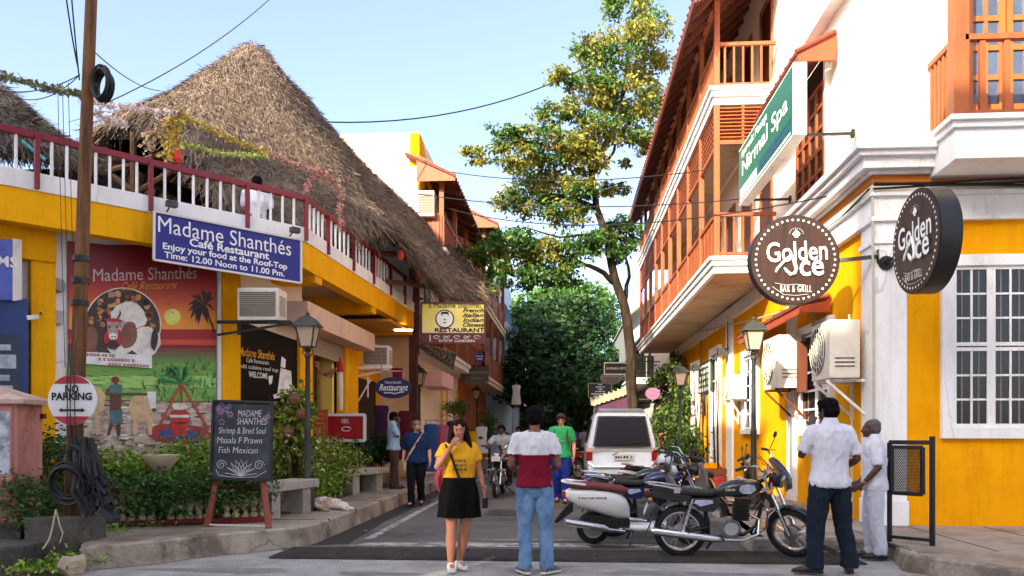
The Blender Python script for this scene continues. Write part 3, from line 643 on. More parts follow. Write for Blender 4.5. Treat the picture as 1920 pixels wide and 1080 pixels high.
# ---- dark screens added to stand for the shade inside the roof terrace
barkm = mat('old_bamboo', S(92, 66, 42), .85, .3, 5, stretch=(4, 4, .6))
q = MB(); a, b = xy(cd(120, 400, 17.6)), xy(cd(560, 400, 18.8)); q.prism([xy(a, ZYT), xy(b, ZYT), cd(560, 330, 18.8), cd(330, 262, 17.8), cd(188, 262, 17.6), xy(cd(188, 300, 17.6), 7)], V((-.05, .1, 0))); q.box(-13, 19.8, ZYT, -5.5, 20.0, 7.2); q.box(-13.2, 10, ZYT, -13, 20, 6.4); q.build('terrace_dark_screen', mat('terrace_shade_dark', S(40, 28, 20), .95, .3, 4), lb)
# ---- thatched roof
th1 = mat('thatch_straw', S(122, 105, 90), .95, .2, 2, island=.45, c2=S(80, 72, 64), c2amt=.7, c2scale=.9)
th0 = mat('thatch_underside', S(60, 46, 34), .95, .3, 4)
def thatch(name, eave, apex, ra, blades, m, parent, seed=1, conc=.06, rows=14, fringe=.4, bl=.42):
 """fan of slopes from a rounded apex ring down to an eave line, then straw laid down the slope"""
 r = np.random.default_rng(seed); ne = len(eave); top = []
 for p in eave: dv = xy(p - apex); dv.normalize(); top.append(apex + dv * ra)
 grid = []
 for i in range(rows + 1):
  t = i / rows; row = []
  for a, b in zip(top, eave):
   p = a.lerp(b, t); p.z -= conc * (a.z - b.z) * math.sin(PI * t) * .5; p.z -= 0 if i else .0
   p += V((noise.noise(p * .9), noise.noise(p * .9 + V((5, 0, 0))), noise.noise(p * .7 + V((0, 7, 0))))) * .12
   row.append(p)
  grid.append(row)
 cap = apex + V((0, 0, ra * .55)); q = MB(); q.loft(grid, 0, cap=False)
 o = len(q.v); q.v.append(cap); q.f += [(o, j, (j + 1) % ne) for j in range(ne)]; q.mi += [0] * ne
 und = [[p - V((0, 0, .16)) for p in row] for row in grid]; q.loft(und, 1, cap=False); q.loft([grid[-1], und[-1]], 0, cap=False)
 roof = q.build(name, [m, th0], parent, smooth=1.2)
 tri = [];
 for i in range(rows):
  for j in range(ne):
   a, b, c, d = grid[i][j], grid[i][(j + 1) % ne], grid[i + 1][j], grid[i + 1][(j + 1) % ne]
   tri.append((a, b, d)); tri.append((a, d, c))
 for j in range(ne): tri.append((cap, grid[0][j], grid[0][(j + 1) % ne]))
 T = np.array([[tuple(p) for p in t] for t in tri]); N_ = np.cross(T[:, 1] - T[:, 0], T[:, 2] - T[:, 0]); A = np.linalg.norm(N_, axis=1) / 2; N_ /= (2 * A)[:, None] + 1e-9
 N_[N_[:, 2] < 0] *= -1
 ix = r.choice(len(T), blades, p=A / A.sum()); u = r.uniform(0, 1, (blades, 2)); fl = u.sum(1) > 1; u[fl] = 1 - u[fl]
 P = T[ix, 0] + (T[ix, 1] - T[ix, 0]) * u[:, :1] + (T[ix, 2] - T[ix, 0]) * u[:, 1:]; n_ = N_[ix]
 dn = np.zeros_like(n_); dn[:, 2] = -1; dn -= n_ * (dn * n_).sum(1)[:, None]; dn /= np.linalg.norm(dn, axis=1)[:, None] + 1e-9
 dn += r.normal(0, .3, dn.shape); dn += n_ * r.uniform(-.02, .13, (blades, 1)); dn /= np.linalg.norm(dn, axis=1)[:, None]
 # eave fringe: longer, hanging straw
 e = [];
 for j in range(ne):
  a, b = eave[j], eave[(j + 1) % ne]; k = int((b - a).length * 190)
  for _ in range(k): e.append((a.lerp(b, r.uniform()), 0))
 E = np.array([tuple(p) for p, _ in e]) + r.normal(0, .09, (len(e), 3)); cx = np.array(tuple(apex)); od = E - cx; od[:, 2] = 0; od /= np.linalg.norm(od, axis=1)[:, None]
 ed = od * .45 + r.normal(0, .28, od.shape); ed[:, 2] -= .8; ed /= np.linalg.norm(ed, axis=1)[:, None]
 P = np.concatenate([P, E]); dn = np.concatenate([dn, ed]); n_ = np.concatenate([n_, od]); nb = len(P)
 L = np.concatenate([r.uniform(.4, 1.1, blades) * bl, r.uniform(.25, 1.1, len(E)) * fringe * 1.3]); w = r.uniform(.004, .010, nb); w[blades:] *= 1.4
 sd = np.cross(dn, n_ + r.normal(0, .3, n_.shape)); sd /= np.linalg.norm(sd, axis=1)[:, None] + 1e-9
 P = P + n_ * r.uniform(.0, .06, (nb, 1)); B = P + dn * L[:, None]; s_ = sd * w[:, None]
 vs = np.stack([P - s_, P + s_, B + s_ * .5, B - s_ * .5], 1).reshape(-1, 3); vs -= np.array(tuple(W[parent.name].translation))
 me = bpy.data.meshes.new('straw'); me.vertices.add(4 * nb); me.vertices.foreach_set('co', vs.ravel()); me.loops.add(4 * nb); me.polygons.add(nb)
 me.loops.foreach_set('vertex_index', np.arange(4 * nb, dtype=np.int32)); me.polygons.foreach_set('loop_start', np.arange(0, 4 * nb, 4).astype(np.int32)); me.polygons.foreach_set('loop_total', np.full(nb, 4, np.int32))
 me.materials.append(m); me.update(); s = link('straw', me, roof); return roof
apx = cd(478, 100, 17.0)
ev = [cd(*p) for p in ((188, 245, 15.8), (225, 214, 15.2), (268, 206, 14.8), (312, 222, 14.5), (350, 268, 14.2), (392, 332, 14.0), (440, 392, 13.9), (500, 420, 14.1), (560, 425, 14.5), (610, 418, 15.0), (655, 415, 15.6), (700, 412, 16.2), (738, 428, 16.7), (765, 470, 17.6), (792, 515, 18.4), (822, 540, 19.2), (856, 556, 20.0), (889, 560, 20.9))]
ev += [cd(900, 520, 24), cd(760, 470, 26), cd(520, 420, 27), cd(300, 330, 25), cd(190, 270, 20)]
tr = thatch('thatched_roof', ev, apx, .32, 150000, th1, lb, fringe=.4, bl=.15)
q = MB()
for (a, b) in (((300, 330, 15), (640, 452, 17.5)), ((640, 470, 16.4), (770, 478, 18.0)), ((660, 520, 17), (830, 540, 19.4)), ((200, 300, 14.8), (440, 300, 16.5)), ((360, 420, 14.5), (620, 300, 19)), ((250, 250, 14.9), (250, 420, 14.9)), ((640, 560, 17.2), (640, 380, 17.2)), ((420, 430, 15), (420, 300, 15)), ((180, 330, 15.6), (330, 280, 15.2)), ((190, 400, 15), (360, 300, 15)), ((210, 330, 14.4), (400, 470, 14.6))):
 q.tube([cd(*a), cd(*b)], .06, 7)
q.build('bamboo_frame', barkm, tr)
# ---- lower thatched roof at the far left edge, on its own frame
lt = thing('thatched_shelter', 'grey thatched shelter standing on the terrace at the left edge', 'shelter', tuple(xy(cd(10, 300, 14), ZYT)))
ev2 = [cd(*p) for p in ((-260, 260, 12), (-120, 270, 12), (-40, 262, 12.2), (30, 268, 12.5), (90, 282, 13), (140, 290, 14), (165, 300, 16), (120, 290, 19), (-60, 270, 20), (-260, 260, 17))]
thatch('thatched_roof', ev2, cd(-30, 175, 15.5), .5, 22000, mat('grey_thatch', S(96, 86, 76), .95, .2, 2, island=.4, c2=S(60, 52, 46), c2amt=.6), lt, seed=5, fringe=.3, bl=.24)
q = MB()
for a, b in (((70, 300, 13.2), (70, 425, 13.2)), ((-20, 300, 12.6), (-20, 400, 12.6)), ((130, 310, 15), (130, 420, 15))): q.tube([cd(*a), xy(cd(*b), ZYT)], .06, 7)
q.tube([cd(-20, 285, 12.6), cd(135, 305, 14.4)], .05, 6); q.build('frame', barkm, lt)
q = MB(); q.box(-16, 15, ZYT, -8.6, 15.1, 6.6); q.build('screen', mat('dark_woven_screen', S(34, 36, 40), .9, .3), lt)
q = MB(); q.tube([cd(40, 265, 12.4), cd(85, 300, 12.6)], .03, 6); q.build('banner', mat('teal_cloth', S(90, 176, 190), .8, .1), lt)
# ---- garlands of tinsel along the terrace
def garland(name, label, pts, m, n=700, r=.02, size=.036, hang=()):
 P = [cd(*p) for p in pts]; out = []; g_ = np.random.default_rng(len(name) + n)
 ln = [(P[i + 1] - P[i]).length for i in range(len(P) - 1)]; tot = sum(ln)
 for i in range(len(P) - 1):
  for _ in range(int(n * ln[i] / tot)):
   t = g_.uniform(); p = P[i].lerp(P[i + 1], t); out.append(tuple(p + V(g_.normal(0, r, 3))))
 root = thing(name, label, 'garland', tuple(P[0])); q = MB(); q.tube(P, .012, 5); q.build('cord', m, root)
 o = leaf_mesh('tinsel', np.array(out), size, [m], droop=0, long=1.4, seed=n, loc=tuple(P[0])); o.location = (0, 0, 0); o.parent = root; return root
ty = mat('yellow_tinsel', S(220, 196, 100), .4, .15, island=.3); tw = mat('white_pink_tinsel', S(232, 212, 206), .4, .1, island=.2); tg = mat('pale_green_tinsel', S(206, 216, 120), .4, .1, island=.3); tp = mat('pink_tinsel', S(206, 150, 138), .45, .1, island=.3)
garland('tinsel_garland', 'yellow tinsel garland sloping down over the big thatched roof', [(340, 216, 12.0), (420, 255, 12.3), (505, 290, 12.7)], ty)
garland('tinsel_garland', 'pink and white tinsel garland forming an arch above the railing corner', [(505, 290, 12.7), (560, 310, 12.9), (607, 326, 13.0), (628, 340, 13.2), (637, 370, 13.3), (638, 430, 13.3)], tp, 620)
garland('tinsel_garland', 'short pink tinsel tail bending down to the railing corner', [(610, 324, 13.0), (585, 336, 13.0), (573, 358, 13.0)], tp, 220)
garland('tinsel_garland', 'white tinsel garland running from the pole to the lamp stub', [(150, 180, 9.2), (210, 200, 10.4), (270, 206, 11.2), (335, 212, 12.0)], tw, 620)
garland('tinsel_garland', 'pale green tinsel garland hanging level across the dark gable', [(340, 268, 12.2), (400, 286, 12.5), (470, 292, 12.8), (505, 294, 12.9)], tg, 520)
garland('tinsel_garland', 'green and white tinsel garland crossing the sky left of the pole', [(-40, 132, 8.3), (40, 152, 8.6), (100, 168, 8.9), (150, 178, 9.2)], mat('grey_green_tinsel', S(150, 156, 120), .5, .15, island=.3), 620)
garland('tinsel_garland', 'white tinsel loop drooping low just right of the pole', [(178, 208, 9.4), (205, 228, 9.9), (235, 235, 10.4)], tw, 240)
garland('tinsel_garland', 'thick white and yellow tinsel bunch hanging on the terrace railing', [(336, 212, 12.0), (326, 240, 11.95), (320, 270, 11.9), (316, 298, 11.85)], ty, 420, .06, .06)
garland('tinsel_garland', 'curved pink tinsel swag ending in a pale green tuft', [(336, 214, 12.0), (310, 240, 11.9), (292, 256, 11.9), (280, 250, 11.85), (279, 280, 11.85)], mat('mixed_tinsel', S(216, 190, 150), .5, .2, 4, island=.35), 420, .05, .055)
for px, py, d in ((332, 294, 11.9), (751, 478, 17.0), (786, 517, 18.3)):
 q = MB(); c = cd(px, py, d); q.lathe([(.001, .11), (.03, .1), (.07, .03), (.08, -.04), (.05, -.1), (.001, -.11)], c, n=10); q.tube([c + V((0, 0, .15)), c + V((0, 0, .4))], .008, 4)
 tag(q.build('paper_lantern', mat('red_paper', S(206, 64, 48), .8, .1), loc=tuple(c)), {332: 'red lantern at the foot of the tinsel bunch', 751: 'red lantern hanging in the dark gap under the thatch eave', 786: 'small red lantern low at the shaggy end of the eave'}[px], 'lantern')
 bpy.context.view_layer
# ------------------------------------------------------------------ things along the left side
def scribble(q, o, ux, w, h, seed=0, uy=V((0, 0, 1))):
 g_ = random.Random(seed + 90); ux = V(ux).normalized(); x = -w / 2
 while x < w / 2:
  k = g_.uniform(.5, .9) * h; a = g_.uniform(.6, 1) * h; q.poly([V(o) + ux * x - uy * a / 2, V(o) + ux * (x + k * .8) - uy * a / 2, V(o) + ux * (x + k * .8) + uy * a * g_.uniform(.1, .5), V(o) + ux * x + uy * a / 2]); x += k * g_.choice((1.1, 1.1, 1.7))
def solo(mb, name, m, label, cat, loc, group=None, **k): return tag(mb.build(name, m, loc=tuple(loc), **k), label, cat, group)
# leaning wooden pole on its block
pb = atZ(128, 1030, .06); pb = cd(128, 1010, 8.95); pole_base = V((pb.x, pb.y, 0))
polem = mat('weathered_pole', S(120, 80, 46), .85, .25, 2.5, bump=.5, bscale=25, stretch=(7, 7, .3), c2=S(46, 30, 22), c2amt=.9, c2scale=1.6, crack=(2.5, .06, .6))
pt = thing('utility_pole', 'tall leaning rusty brown utility pole rising beside the round parking sign', 'pole', (pole_base.x, pole_base.y, .02))
p0 = cd(134, 975, 8.95); p1 = cd(176, -130, 9.1); q = MB()
q.tube([p0, p0.lerp(p1, .3) + V((.01, 0, 0)), p0.lerp(p1, .6), p1], [.09, .078, .068, .06], 14); q.build('shaft', polem, pt, smooth=True)
q = MB(); c = cd(125, 995, 8.95); q.box(c.x - .30, c.y - .28, -.02, c.x + .30, c.y + .28, .52); q.build('base_block', concd, pt, bevel=.02)
q = MB()
for z in (1.2, 2.9, 3.15, 3.4): a = p0.lerp(p1, (z - p0.z) / (p1.z - p0.z)); q.lathe([(.085, -.03), (.095, -.03), (.095, .03), (.085, .03)], a, n=14)
q.build('strap', blackm, pt)
def coil(name, label, c, r, n, ax, sq=1, th=.014, seed=0):
 g_ = random.Random(seed); u, w = perp(V(ax)); q = MB()
 for k in range(n):
  rr = r * g_.uniform(.86, 1.06); off = V((g_.uniform(-.03, .03), g_.uniform(-.05, .05), g_.uniform(-.04, .04)))
  q.tube([c + off + (u * math.cos(a) * rr + w * math.sin(a) * rr * sq) for a in [2 * PI * i / 22 for i in range(23)]], th, 5, cap=False)
 return solo(q, name, cable, label, 'cable coil', c)
coil('cable_coil', 'black cable coil hooked high on the utility pole', cd(191, 155, 8.95), .13, 10, (.35, 1, 0), 1.35, seed=1)
coil('cable_coil', 'loose ring of black cable leaning at the pole foot above its block', cd(125, 905, 8.7), .2, 7, (.1, 1, .15), 1, seed=2)
coil('cable_coil', 'wider thin loop of black cable behind the smaller ring at the pole foot', cd(138, 890, 8.75), .30, 3, (.2, 1, 0), 1, .008, seed=3)
q = MB(); g_ = random.Random(4)
for k in range(42):
 a = cd(150 + g_.uniform(-14, 30), 830 + g_.uniform(-15, 12), 8.8); b = cd(182 + g_.uniform(-28, 36), 935 + g_.uniform(-30, 40), 8.65); mid = a.lerp(b, .5) + V((g_.uniform(-.14, .14), g_.uniform(-.08, .05), -.12))
 q.tube([a, a.lerp(mid, .6) + V((0, 0, .05)), mid, b], g_.choice((.008, .012, .02, .03)), 5)
solo(q, 'cable_bundle', cable, 'black tangle of dropped cables hanging on the right of the pole foot', 'cables', cd(165, 900, 8.8))
q = MB(); q.tube([cd(105, 955, 8.5), cd(98, 990, 8.45), cd(92, 1012, 8.4), cd(80, 1030, 8.35)], .009, 6); q.tube([cd(105, 955, 8.52), cd(112, 985, 8.45), cd(118, 1000, 8.42), cd(112, 1018, 8.42)], .007, 6)
solo(q, 'rope', mat('pale_rope', S(196, 176, 140), .9, .2, 8), 'pale rope end hanging down the front of the concrete block', 'rope', cd(105, 955, 8.5))
q = MB(); q.obox(cd(205, 965, 8.6), V((.09, -.02, -.06)), V((.01, .06, 0)), V((.02, 0, .03))); solo(q, 'junction_box', blackm, 'small black box dangling from the cable tangle', 'cable box', cd(205, 965, 8.6), bevel=.01)
# NO PARKING sign
c = cd(135, 750, 8.72); ux = V((math.cos(.02), math.sin(.02), 0)); uy = V((0, 0, 1)); nn = V((0, -1, 0)); r_ = .272
sg = thing('parking_sign', 'round white and red NO PARKING sign on the utility pole', 'sign', tuple(c))
q = MB(); q.slab_disc(c, ux * r_, uy * r_, V((0, .02, 0)), 40); q.build('plate', mat('sign_white', S(232, 232, 234), .5, .05, 3, c2=S(170, 160, 150), c2amt=.3), sg)
q = MB()
for s_ in (1, -1):
 a0 = math.acos(.66); q.poly([c + nn * .004 + ux * r_ * .995 * math.sin(t) + uy * s_ * r_ * .995 * math.cos(t) for t in [-a0 + 2 * a0 * i / 20 for i in range(21)]])
q.build('red_segment', mat('faded_red', S(176, 52, 62), .6, .12, 3), sg)
q = MB(); q.text('NO', c + uy * .115 + nn * .003, ux, uy, .115, width=.15, bold=.035); q.text('PARKING', c + uy * .035 + nn * .003, ux, uy, .11, width=.45, bold=.035)
q.box(c.x - .12, c.y - .008, c.z - .122, c.x + .12, c.y - .004, c.z - .10)
for s_ in (1, -1): q.add([V((c.x + s_ * .15, c.y - .006, c.z - .111)), V((c.x + s_ * .11, c.y - .006, c.z - .085)), V((c.x + s_ * .11, c.y - .006, c.z - .137))], [(0, 1, 2)])
q.build('lettering', letk, sg)
q = MB()
for dx in (-.03, .0, .045): q.tube([cd(135, 640, 8.85) + V((dx, 0, 0)), V((c.x + dx, c.y - .03, c.z + .25)), V((c.x + dx * 1.2, c.y - .03, c.z - .3)), cd(140, 860, 8.8) + V((dx, 0, 0))], .006, 5)
solo(q, 'hanging_cable', cable, 'thin black cables running down in front of the round sign', 'cable', c + V((0, -.03, .3)))
# pink rusty junction cabinet at the left edge
ca = thing('electric_cabinet', 'pink rust stained electric cabinet with a little roof at the left edge', 'cabinet', tuple(xy(cd(0, 990, 9.3), .3)))
pinkm = mat('pink_rusted_paint', S(196, 136, 128), .8, .12, 3, bump=.2, c2=S(124, 58, 36), c2amt=.85, c2scale=1.7, stretch=(1, 1, .55), edge=(.5, .66))
q = MB(); A = cd(33, 980, 9.0); B = cd(80, 975, 9.55); zt = cd(33, 752, 9.0).z; zb = A.z; dv = (xy(B) - xy(A)); L_ = V((dv.y, -dv.x, 0)) * -1.6
pts = [xy(A, zb), xy(B, zb), xy(B, zb) + L_, xy(A, zb) + L_]; q.prism(pts, V((0, 0, zt - zb))); q.build('body', pinkm, ca, bevel=.012)
cen = (xy(A) + xy(B)) / 2 + L_ / 2
q = MB(); base = [cen + (xy(p) - cen) * 1.22 for p in pts]; q.loft([[xy(p, zt - .03) for p in base], [xy(p, zt + .02) for p in base], [xy(cen + (p - cen) * .12, zt + .2) for p in base]]); q.build('roof', mat('whitewashed_roof', S(214, 190, 176), .85, .15, 4, c2=S(150, 90, 70), c2amt=.5), ca)
q = MB(); o = V((0, -.02, 0)); fl = L_.normalized(); z0, z1 = cd(20, 965, 9).z + .0, cd(20, 760, 9).z
q.prism([xy(A, zb + .25) + fl * .05, xy(A, zt - .06) + fl * .05, xy(A, zt - .06) + fl * .62, xy(A, zb + .25) + fl * .62], V((0, -.018, 0))); dr_ = q.build('door', pinkm, ca)
q = MB(); q.prism([xy(A, zb + .55) + fl * .07 + V((0, -.02, 0)), xy(A, zt - .12) + fl * .07 + V((0, -.02, 0)), xy(A, zt - .12) + fl * .5 + V((0, -.02, 0)), xy(A, zb + .55) + fl * .5 + V((0, -.02, 0))], V((0, -.004, 0))); q.build('pasted_poster', mat('torn_paper', S(206, 214, 222), .9, .1, 3, c2=S(96, 104, 120), c2amt=.8, c2scale=5), dr_)
q = MB(); m0 = xy(B, zt - .16); q.obox(m0 + V((.02, -.03, 0)), V((.03, 0, 0)), V((0, .03, 0)), V((0, 0, .03))); q.obox(xy(B, zb + .45) + V((.02, -.03, 0)), V((.03, 0, 0)), V((0, .03, 0)), V((0, 0, .05))); q.build('hinge', rust, ca)
q = MB(); q.prism([xy(p + (p - cen) * .12, -.02) for p in pts], V((0, 0, zb + .02))); q.build('plinth', concd, ca, bevel=.02)
# low dark kerb blocks and rubble in the ditch at the lower left
q = MB(); a = cd(35, 1020, 8.6); q.box(a.x - 1.2, a.y - .25, -.02, a.x + .22, a.y + .3, .26); solo(q, 'concrete_block', concd, 'dark mossy concrete block below the pink cabinet', 'block', (a.x, a.y, 0), bevel=.03)
q = MB(); q.ball((0, 0, .05), (.17, .12, .13), 9, 6)
for v in q.v: v += V((noise.noise(v * 9), noise.noise(v * 9 + V((3, 0, 0))), noise.noise(v * 9 + V((0, 5, 0))))) * .05
a = cd(136, 1058, 8.25); q.v = [v + xy(a, .02) for v in q.v]; solo(q, 'stone', mat('pale_rubble', S(178, 160, 140), .9, .3, 5), 'pale broken stone lying in front of the pole block', 'stone', xy(a))
# blue cash machine booth at the far left
at_ = thing('cash_machine_booth', 'blue cash machine booth with a protruding lit sign at the left edge', 'cash machine', tuple(xy(cd(0, 800, 10.4), HL)))
na = n1; P0 = Wp + n1 * .28
def pw(px, py, o=0): return plane(px, py, P0 + n1 * o, n1)
blue = mat('dark_blue_panel', S(28, 52, 118), .4, .15, 2)
q = MB(); q.prism([pw(-80, 555), pw(53, 560), pw(53, 940), pw(-80, 960)], -n1 * .25); q.build('cabinet', blue, at_)
q = MB(); q.prism([pw(-80, 445, .1), pw(24, 449, .1), pw(24, 562, .1), pw(-80, 565, .1)], -n1 * .35); sb = q.build('sign_box', mat('blue_violet_sign', S(96, 108, 196), .4, .15, 1, c2=S(40, 60, 150), c2amt=.8, c2scale=1), at_)
q = MB(); q.prism([pw(24, 447, .11), pw(41, 450, .0), pw(41, 562, .0), pw(24, 564, .11)], -n1 * .05); q.build('sign_side', white, sb)
q = MB(); q.text('ATMS', pw(-8, 489, .11), d1, V((0, 0, 1)), .19, align='CENTER', bold=.02); q.build('lettering', letw, sb)
q = MB(); q.prism([pw(-80, 625, .01), pw(37, 628, .01), pw(37, 850, .01), pw(-80, 860, .01)], n1 * .02); q.build('screen_panel', mat('screen_panel_dark', S(20, 42, 62), .3, .2), at_)
q = MB()
for y0, y1, x1 in ((645, 656, 20), (664, 690, 30), (702, 713, 18), (722, 730, 24)): q.prism([pw(-60, y0, .035), pw(x1, y0 + 1, .035), pw(x1, y1 + 1, .035), pw(-60, y1, .035)], n1 * .006)
q.build('notice_plate', mat('pale_notice', S(186, 194, 200), .6, .1, 8, c2=S(110, 124, 140), c2amt=.6, c2scale=14), at_)
# wall lamp, meter boxes and security camera on the white pier
def pwall(px, py, o): return plane(px, py, Wp + n1 * o, n1)
ce = thing('security_camera', 'small white security camera on the yellow pillar by the cash machine', 'camera', tuple(pwall(72, 595, .2)))
q = MB(); c = pwall(72, 594, .26); q.bar(c, c - d1 * .14 + V((0, 0, -.03)), .06, .06); q.build('housing', white, ce, bevel=.01)
q = MB(); q.tube([pwall(78, 588, .17), pwall(76, 586, .25)], .012, 6); q.build('bracket', iron, ce)
q = MB(); c = pwall(106, 536, .02); q.lathe([(.001, .14), (.08, .13), (.1, .05), (.1, 0)], c, n1, 16); solo(q, 'bell_housing', mat('grey_plastic', S(150, 142, 130), .5, .1), 'round grey alarm bell on the white pier beside the mural', 'alarm bell', c)
q = MB(); c = pwall(106, 595, .06); q.obox(c, d1 * .07, n1 * .05, V((0, 0, .09))); solo(q, 'meter_box', mat('grey_box', S(176, 172, 166), .6, .1), 'small grey box below the alarm bell on the white pier', 'box', c, bevel=.01)
# ------------------------------------------------------------------ big painted mural
mu = thing('mural_poster', 'large red and green printed mural with bull, sunset and farmer on the wall', 'poster', tuple(pwall(270, 830, .03)))
def mp_(cx, cy, l=0): return plane(130 + .3704 * cx, 460 + .3704 * cy, Wp + n1 * (.03 + .003 * l), n1)
q = MB(); q.prism([pwall(128, 452, .028), pwall(405, 478, .028), pwall(405, 860, .028), pwall(128, 880, .028)], -n1 * .02); q.build('backing', mat('poster_red_back', S(126, 26, 30), .5, .05), mu)
bands = [((-5, 2), S(112, 18, 28)), ((100, 100), S(126, 24, 30)), ((190, 190), S(156, 38, 32)), ((250, 250), S(182, 66, 34)), ((300, 300), S(206, 96, 36)), ((350, 350), S(224, 128, 44)), ((395, 395), S(226, 140, 44)), ((425, 425), S(150, 30, 30)), ((478, 478), S(196, 70, 30)), ((500, 505), S(118, 16, 32)), ((560, 560), S(96, 110, 60)), ((600, 600), S(106, 152, 60)), ((660, 660), S(150, 190, 96)), ((720, 720), S(120, 166, 70)), ((780, 790), None)]
lerp_ = lambda a, b, t: a + (b - a) * t
fb = []
for ((ya, yb), c), ((yc, yd), c_) in zip(bands, bands[1:]):
 for k in range(3): fb.append(((lerp_(ya, yc, k / 3), lerp_(yb, yd, k / 3)), c if c_ is None or abs(sum(c) - sum(c_)) > .25 else tuple(lerp_(u, w, k / 3) for u, w in zip(c, c_))))
bands = fb + [bands[-1]]
for i in range(len(bands) - 1):
 (ya, yb), c = bands[i]; (yc, yd), _ = bands[i + 1]; q = MB(); q.quad(mp_(-8, ya, 1), mp_(742, yb, 1), mp_(742, yd, 1), mp_(-8, yc, 1)); q.build('printed_band', mat('poster_print_%d' % i, tuple(min(.88, 1.25 * v) for v in c), .5, .05, 2, c2=tuple(min(1, v * 1.25) for v in c), c2amt=.4, c2scale=1.5, stretch=(1, 1, 4)), mu)
q = MB(); q.quad(mp_(-8, 785, 1), mp_(742, 795, 1), mp_(742, 1075, 1), mp_(-8, 1085, 1)); q.build('printed_field', mat('poster_mud', S(206, 188, 172), .5, .1, 4, c2=S(110, 82, 62), c2amt=.9, c2scale=7, stretch=(1, 1, 2.5)), mu)
def blob(q, cx, cy, rx, ry, l, rot=0, n=18, j=0, seed=0, mi=0):
 g_ = random.Random(seed); pts = []
 for i in range(n):
  a = 2 * PI * i / n; k = 1 + g_.uniform(-j, j); x, y = rx * k * math.cos(a), ry * k * math.sin(a); pts.append(mp_(cx + x * math.cos(rot) - y * math.sin(rot), cy + x * math.sin(rot) + y * math.cos(rot), l))
 q.poly(pts, mi)
P3 = lambda n, r, g, b: mat('print_' + n, tuple(min(.88, 1.35 * v) for v in S(r, g, b)), .5, .12, 5, c2=tuple(.8 * v for v in S(r, g, b)), c2amt=.7, c2scale=6)
q = MB(); blob(q, 522, 362, 41, 41, 2, n=30); q.build('sun_disc', P3('sun', 240, 220, 104), mu)
q = MB()
for x, y, s_ in ((505, 298, 14), (523, 340, 12), (484, 387, 9)): q.poly([mp_(x - s_, y - 5, 3), mp_(x, y, 3), mp_(x + s_, y - 6, 3), mp_(x, y + 4, 3)])
xs = [(735, 445), (722, 400), (700, 350), (684, 305)]
for (x0, y0), (x1, y1) in zip(xs, xs[1:]): q.quad(mp_(x0 - 5, y0, 3), mp_(x0 + 5, y0, 3), mp_(x1 + 4, y1, 3), mp_(x1 - 4, y1, 3))
for k, (dx, dy) in enumerate(((-85, -10), (-70, -55), (-20, -85), (30, -80), (52, -45), (50, 20), (30, 65), (-30, 95), (-72, 62), (-85, 25), (20, 90), (-45, 80))):
 cx, cy = 684, 305; ex, ey = cx + dx, cy + dy; mx_, my = cx + dx * .55 - dy * .12, cy + dy * .55 - 16; wx, wy = -dy * .14, dx * .14
 q.poly([mp_(cx, cy, 3), mp_(mx_ + wx, my + wy, 3), mp_(ex, ey + 6, 3), mp_(mx_ - wx, my - wy, 3)])
q.build('palm_silhouette', P3('palm', 52, 34, 28), mu)
q = MB(); blob(q, 270, 405, 195, 192, 2, n=40); q.build('picture_rim', P3('rim', 226, 210, 190), mu)
q = MB(); blob(q, 270, 405, 189, 186, 3, n=40); q.build('picture_ground', P3('crowd_dark', 62, 42, 36), mu)
q = MB(); g_ = random.Random(8)
for k in range(60):
 a = g_.uniform(-PI, .25); rr = g_.uniform(90, 168); blob(q, 270 + rr * math.cos(a), 405 + rr * math.sin(a), g_.uniform(8, 22), g_.uniform(8, 18), 4, g_.uniform(0, 3), 8, .2, k, k % 4)
q.build('picture_crowd', [P3('skin_brown', 150, 96, 60), P3('crowd_tan', 190, 140, 96), P3('crowd_black', 34, 26, 26), P3('crowd_orange', 196, 116, 56)], mu)
q = MB(); blob(q, 300, 360, 90, 70, 5, .2, 20, .08, 2); blob(q, 385, 490, 75, 80, 5, .5, 20, .08, 3); blob(q, 260, 470, 80, 90, 5, 0, 20, .05, 4)
q.build('bull_body', P3('bull_white', 224, 208, 196), mu)
q = MB(); blob(q, 300, 455, 42, 70, 6, .2, 18, .08, 6); blob(q, 110, 480, 35, 80, 6, 0, 14, .15, 7); q.build('bull_shade', P3('bull_brown', 120, 76, 56), mu)
q = MB(); blob(q, 222, 470, 48, 58, 7, 0, 26, .08, 9); blob(q, 220, 378, 46, 9, 9, .05, 20, .1, 10); q.build('bull_garland', P3('garland_red', 168, 24, 48), mu)
q = MB(); q.poly([mp_(190, 385, 8), mp_(252, 385, 8), mp_(248, 440, 8), mp_(240, 478, 8), mp_(205, 478, 8), mp_(194, 440, 8)]); q.build('bull_face', P3('bull_face', 168, 142, 126), mu)
q = MB(); blob(q, 222, 460, 22, 16, 9); q.build('bull_muzzle', P3('bull_muzzle', 226, 214, 206), mu)
q = MB(); blob(q, 216, 462, 5, 4, 10); blob(q, 232, 462, 5, 4, 10); blob(q, 203, 412, 5, 6, 10); blob(q, 240, 412, 5, 6, 10); blob(q, 221, 502, 30, 22, 10, 0, 14)
for s_ in (-1, 1): q.poly([mp_(221 + s_ * 28, 372, 10), mp_(221 + s_ * 42, 345, 10), mp_(221 + s_ * 34, 322, 10), mp_(221 + s_ * 33, 346, 10), mp_(221 + s_ * 18, 372, 10)])
blob(q, 432, 470, 16, 60, 10, .1, 14, .15, 20); q.build('bull_horns', P3('horn_dark', 48, 34, 30), mu)
q = MB(); q.poly([mp_(60, 538, 11), mp_(418, 556, 11), mp_(418, 622, 11), mp_(60, 598, 11)]); q.build('caption_panel', P3('caption_white', 232, 226, 220), mu)
q = MB(); g_ = random.Random(31)
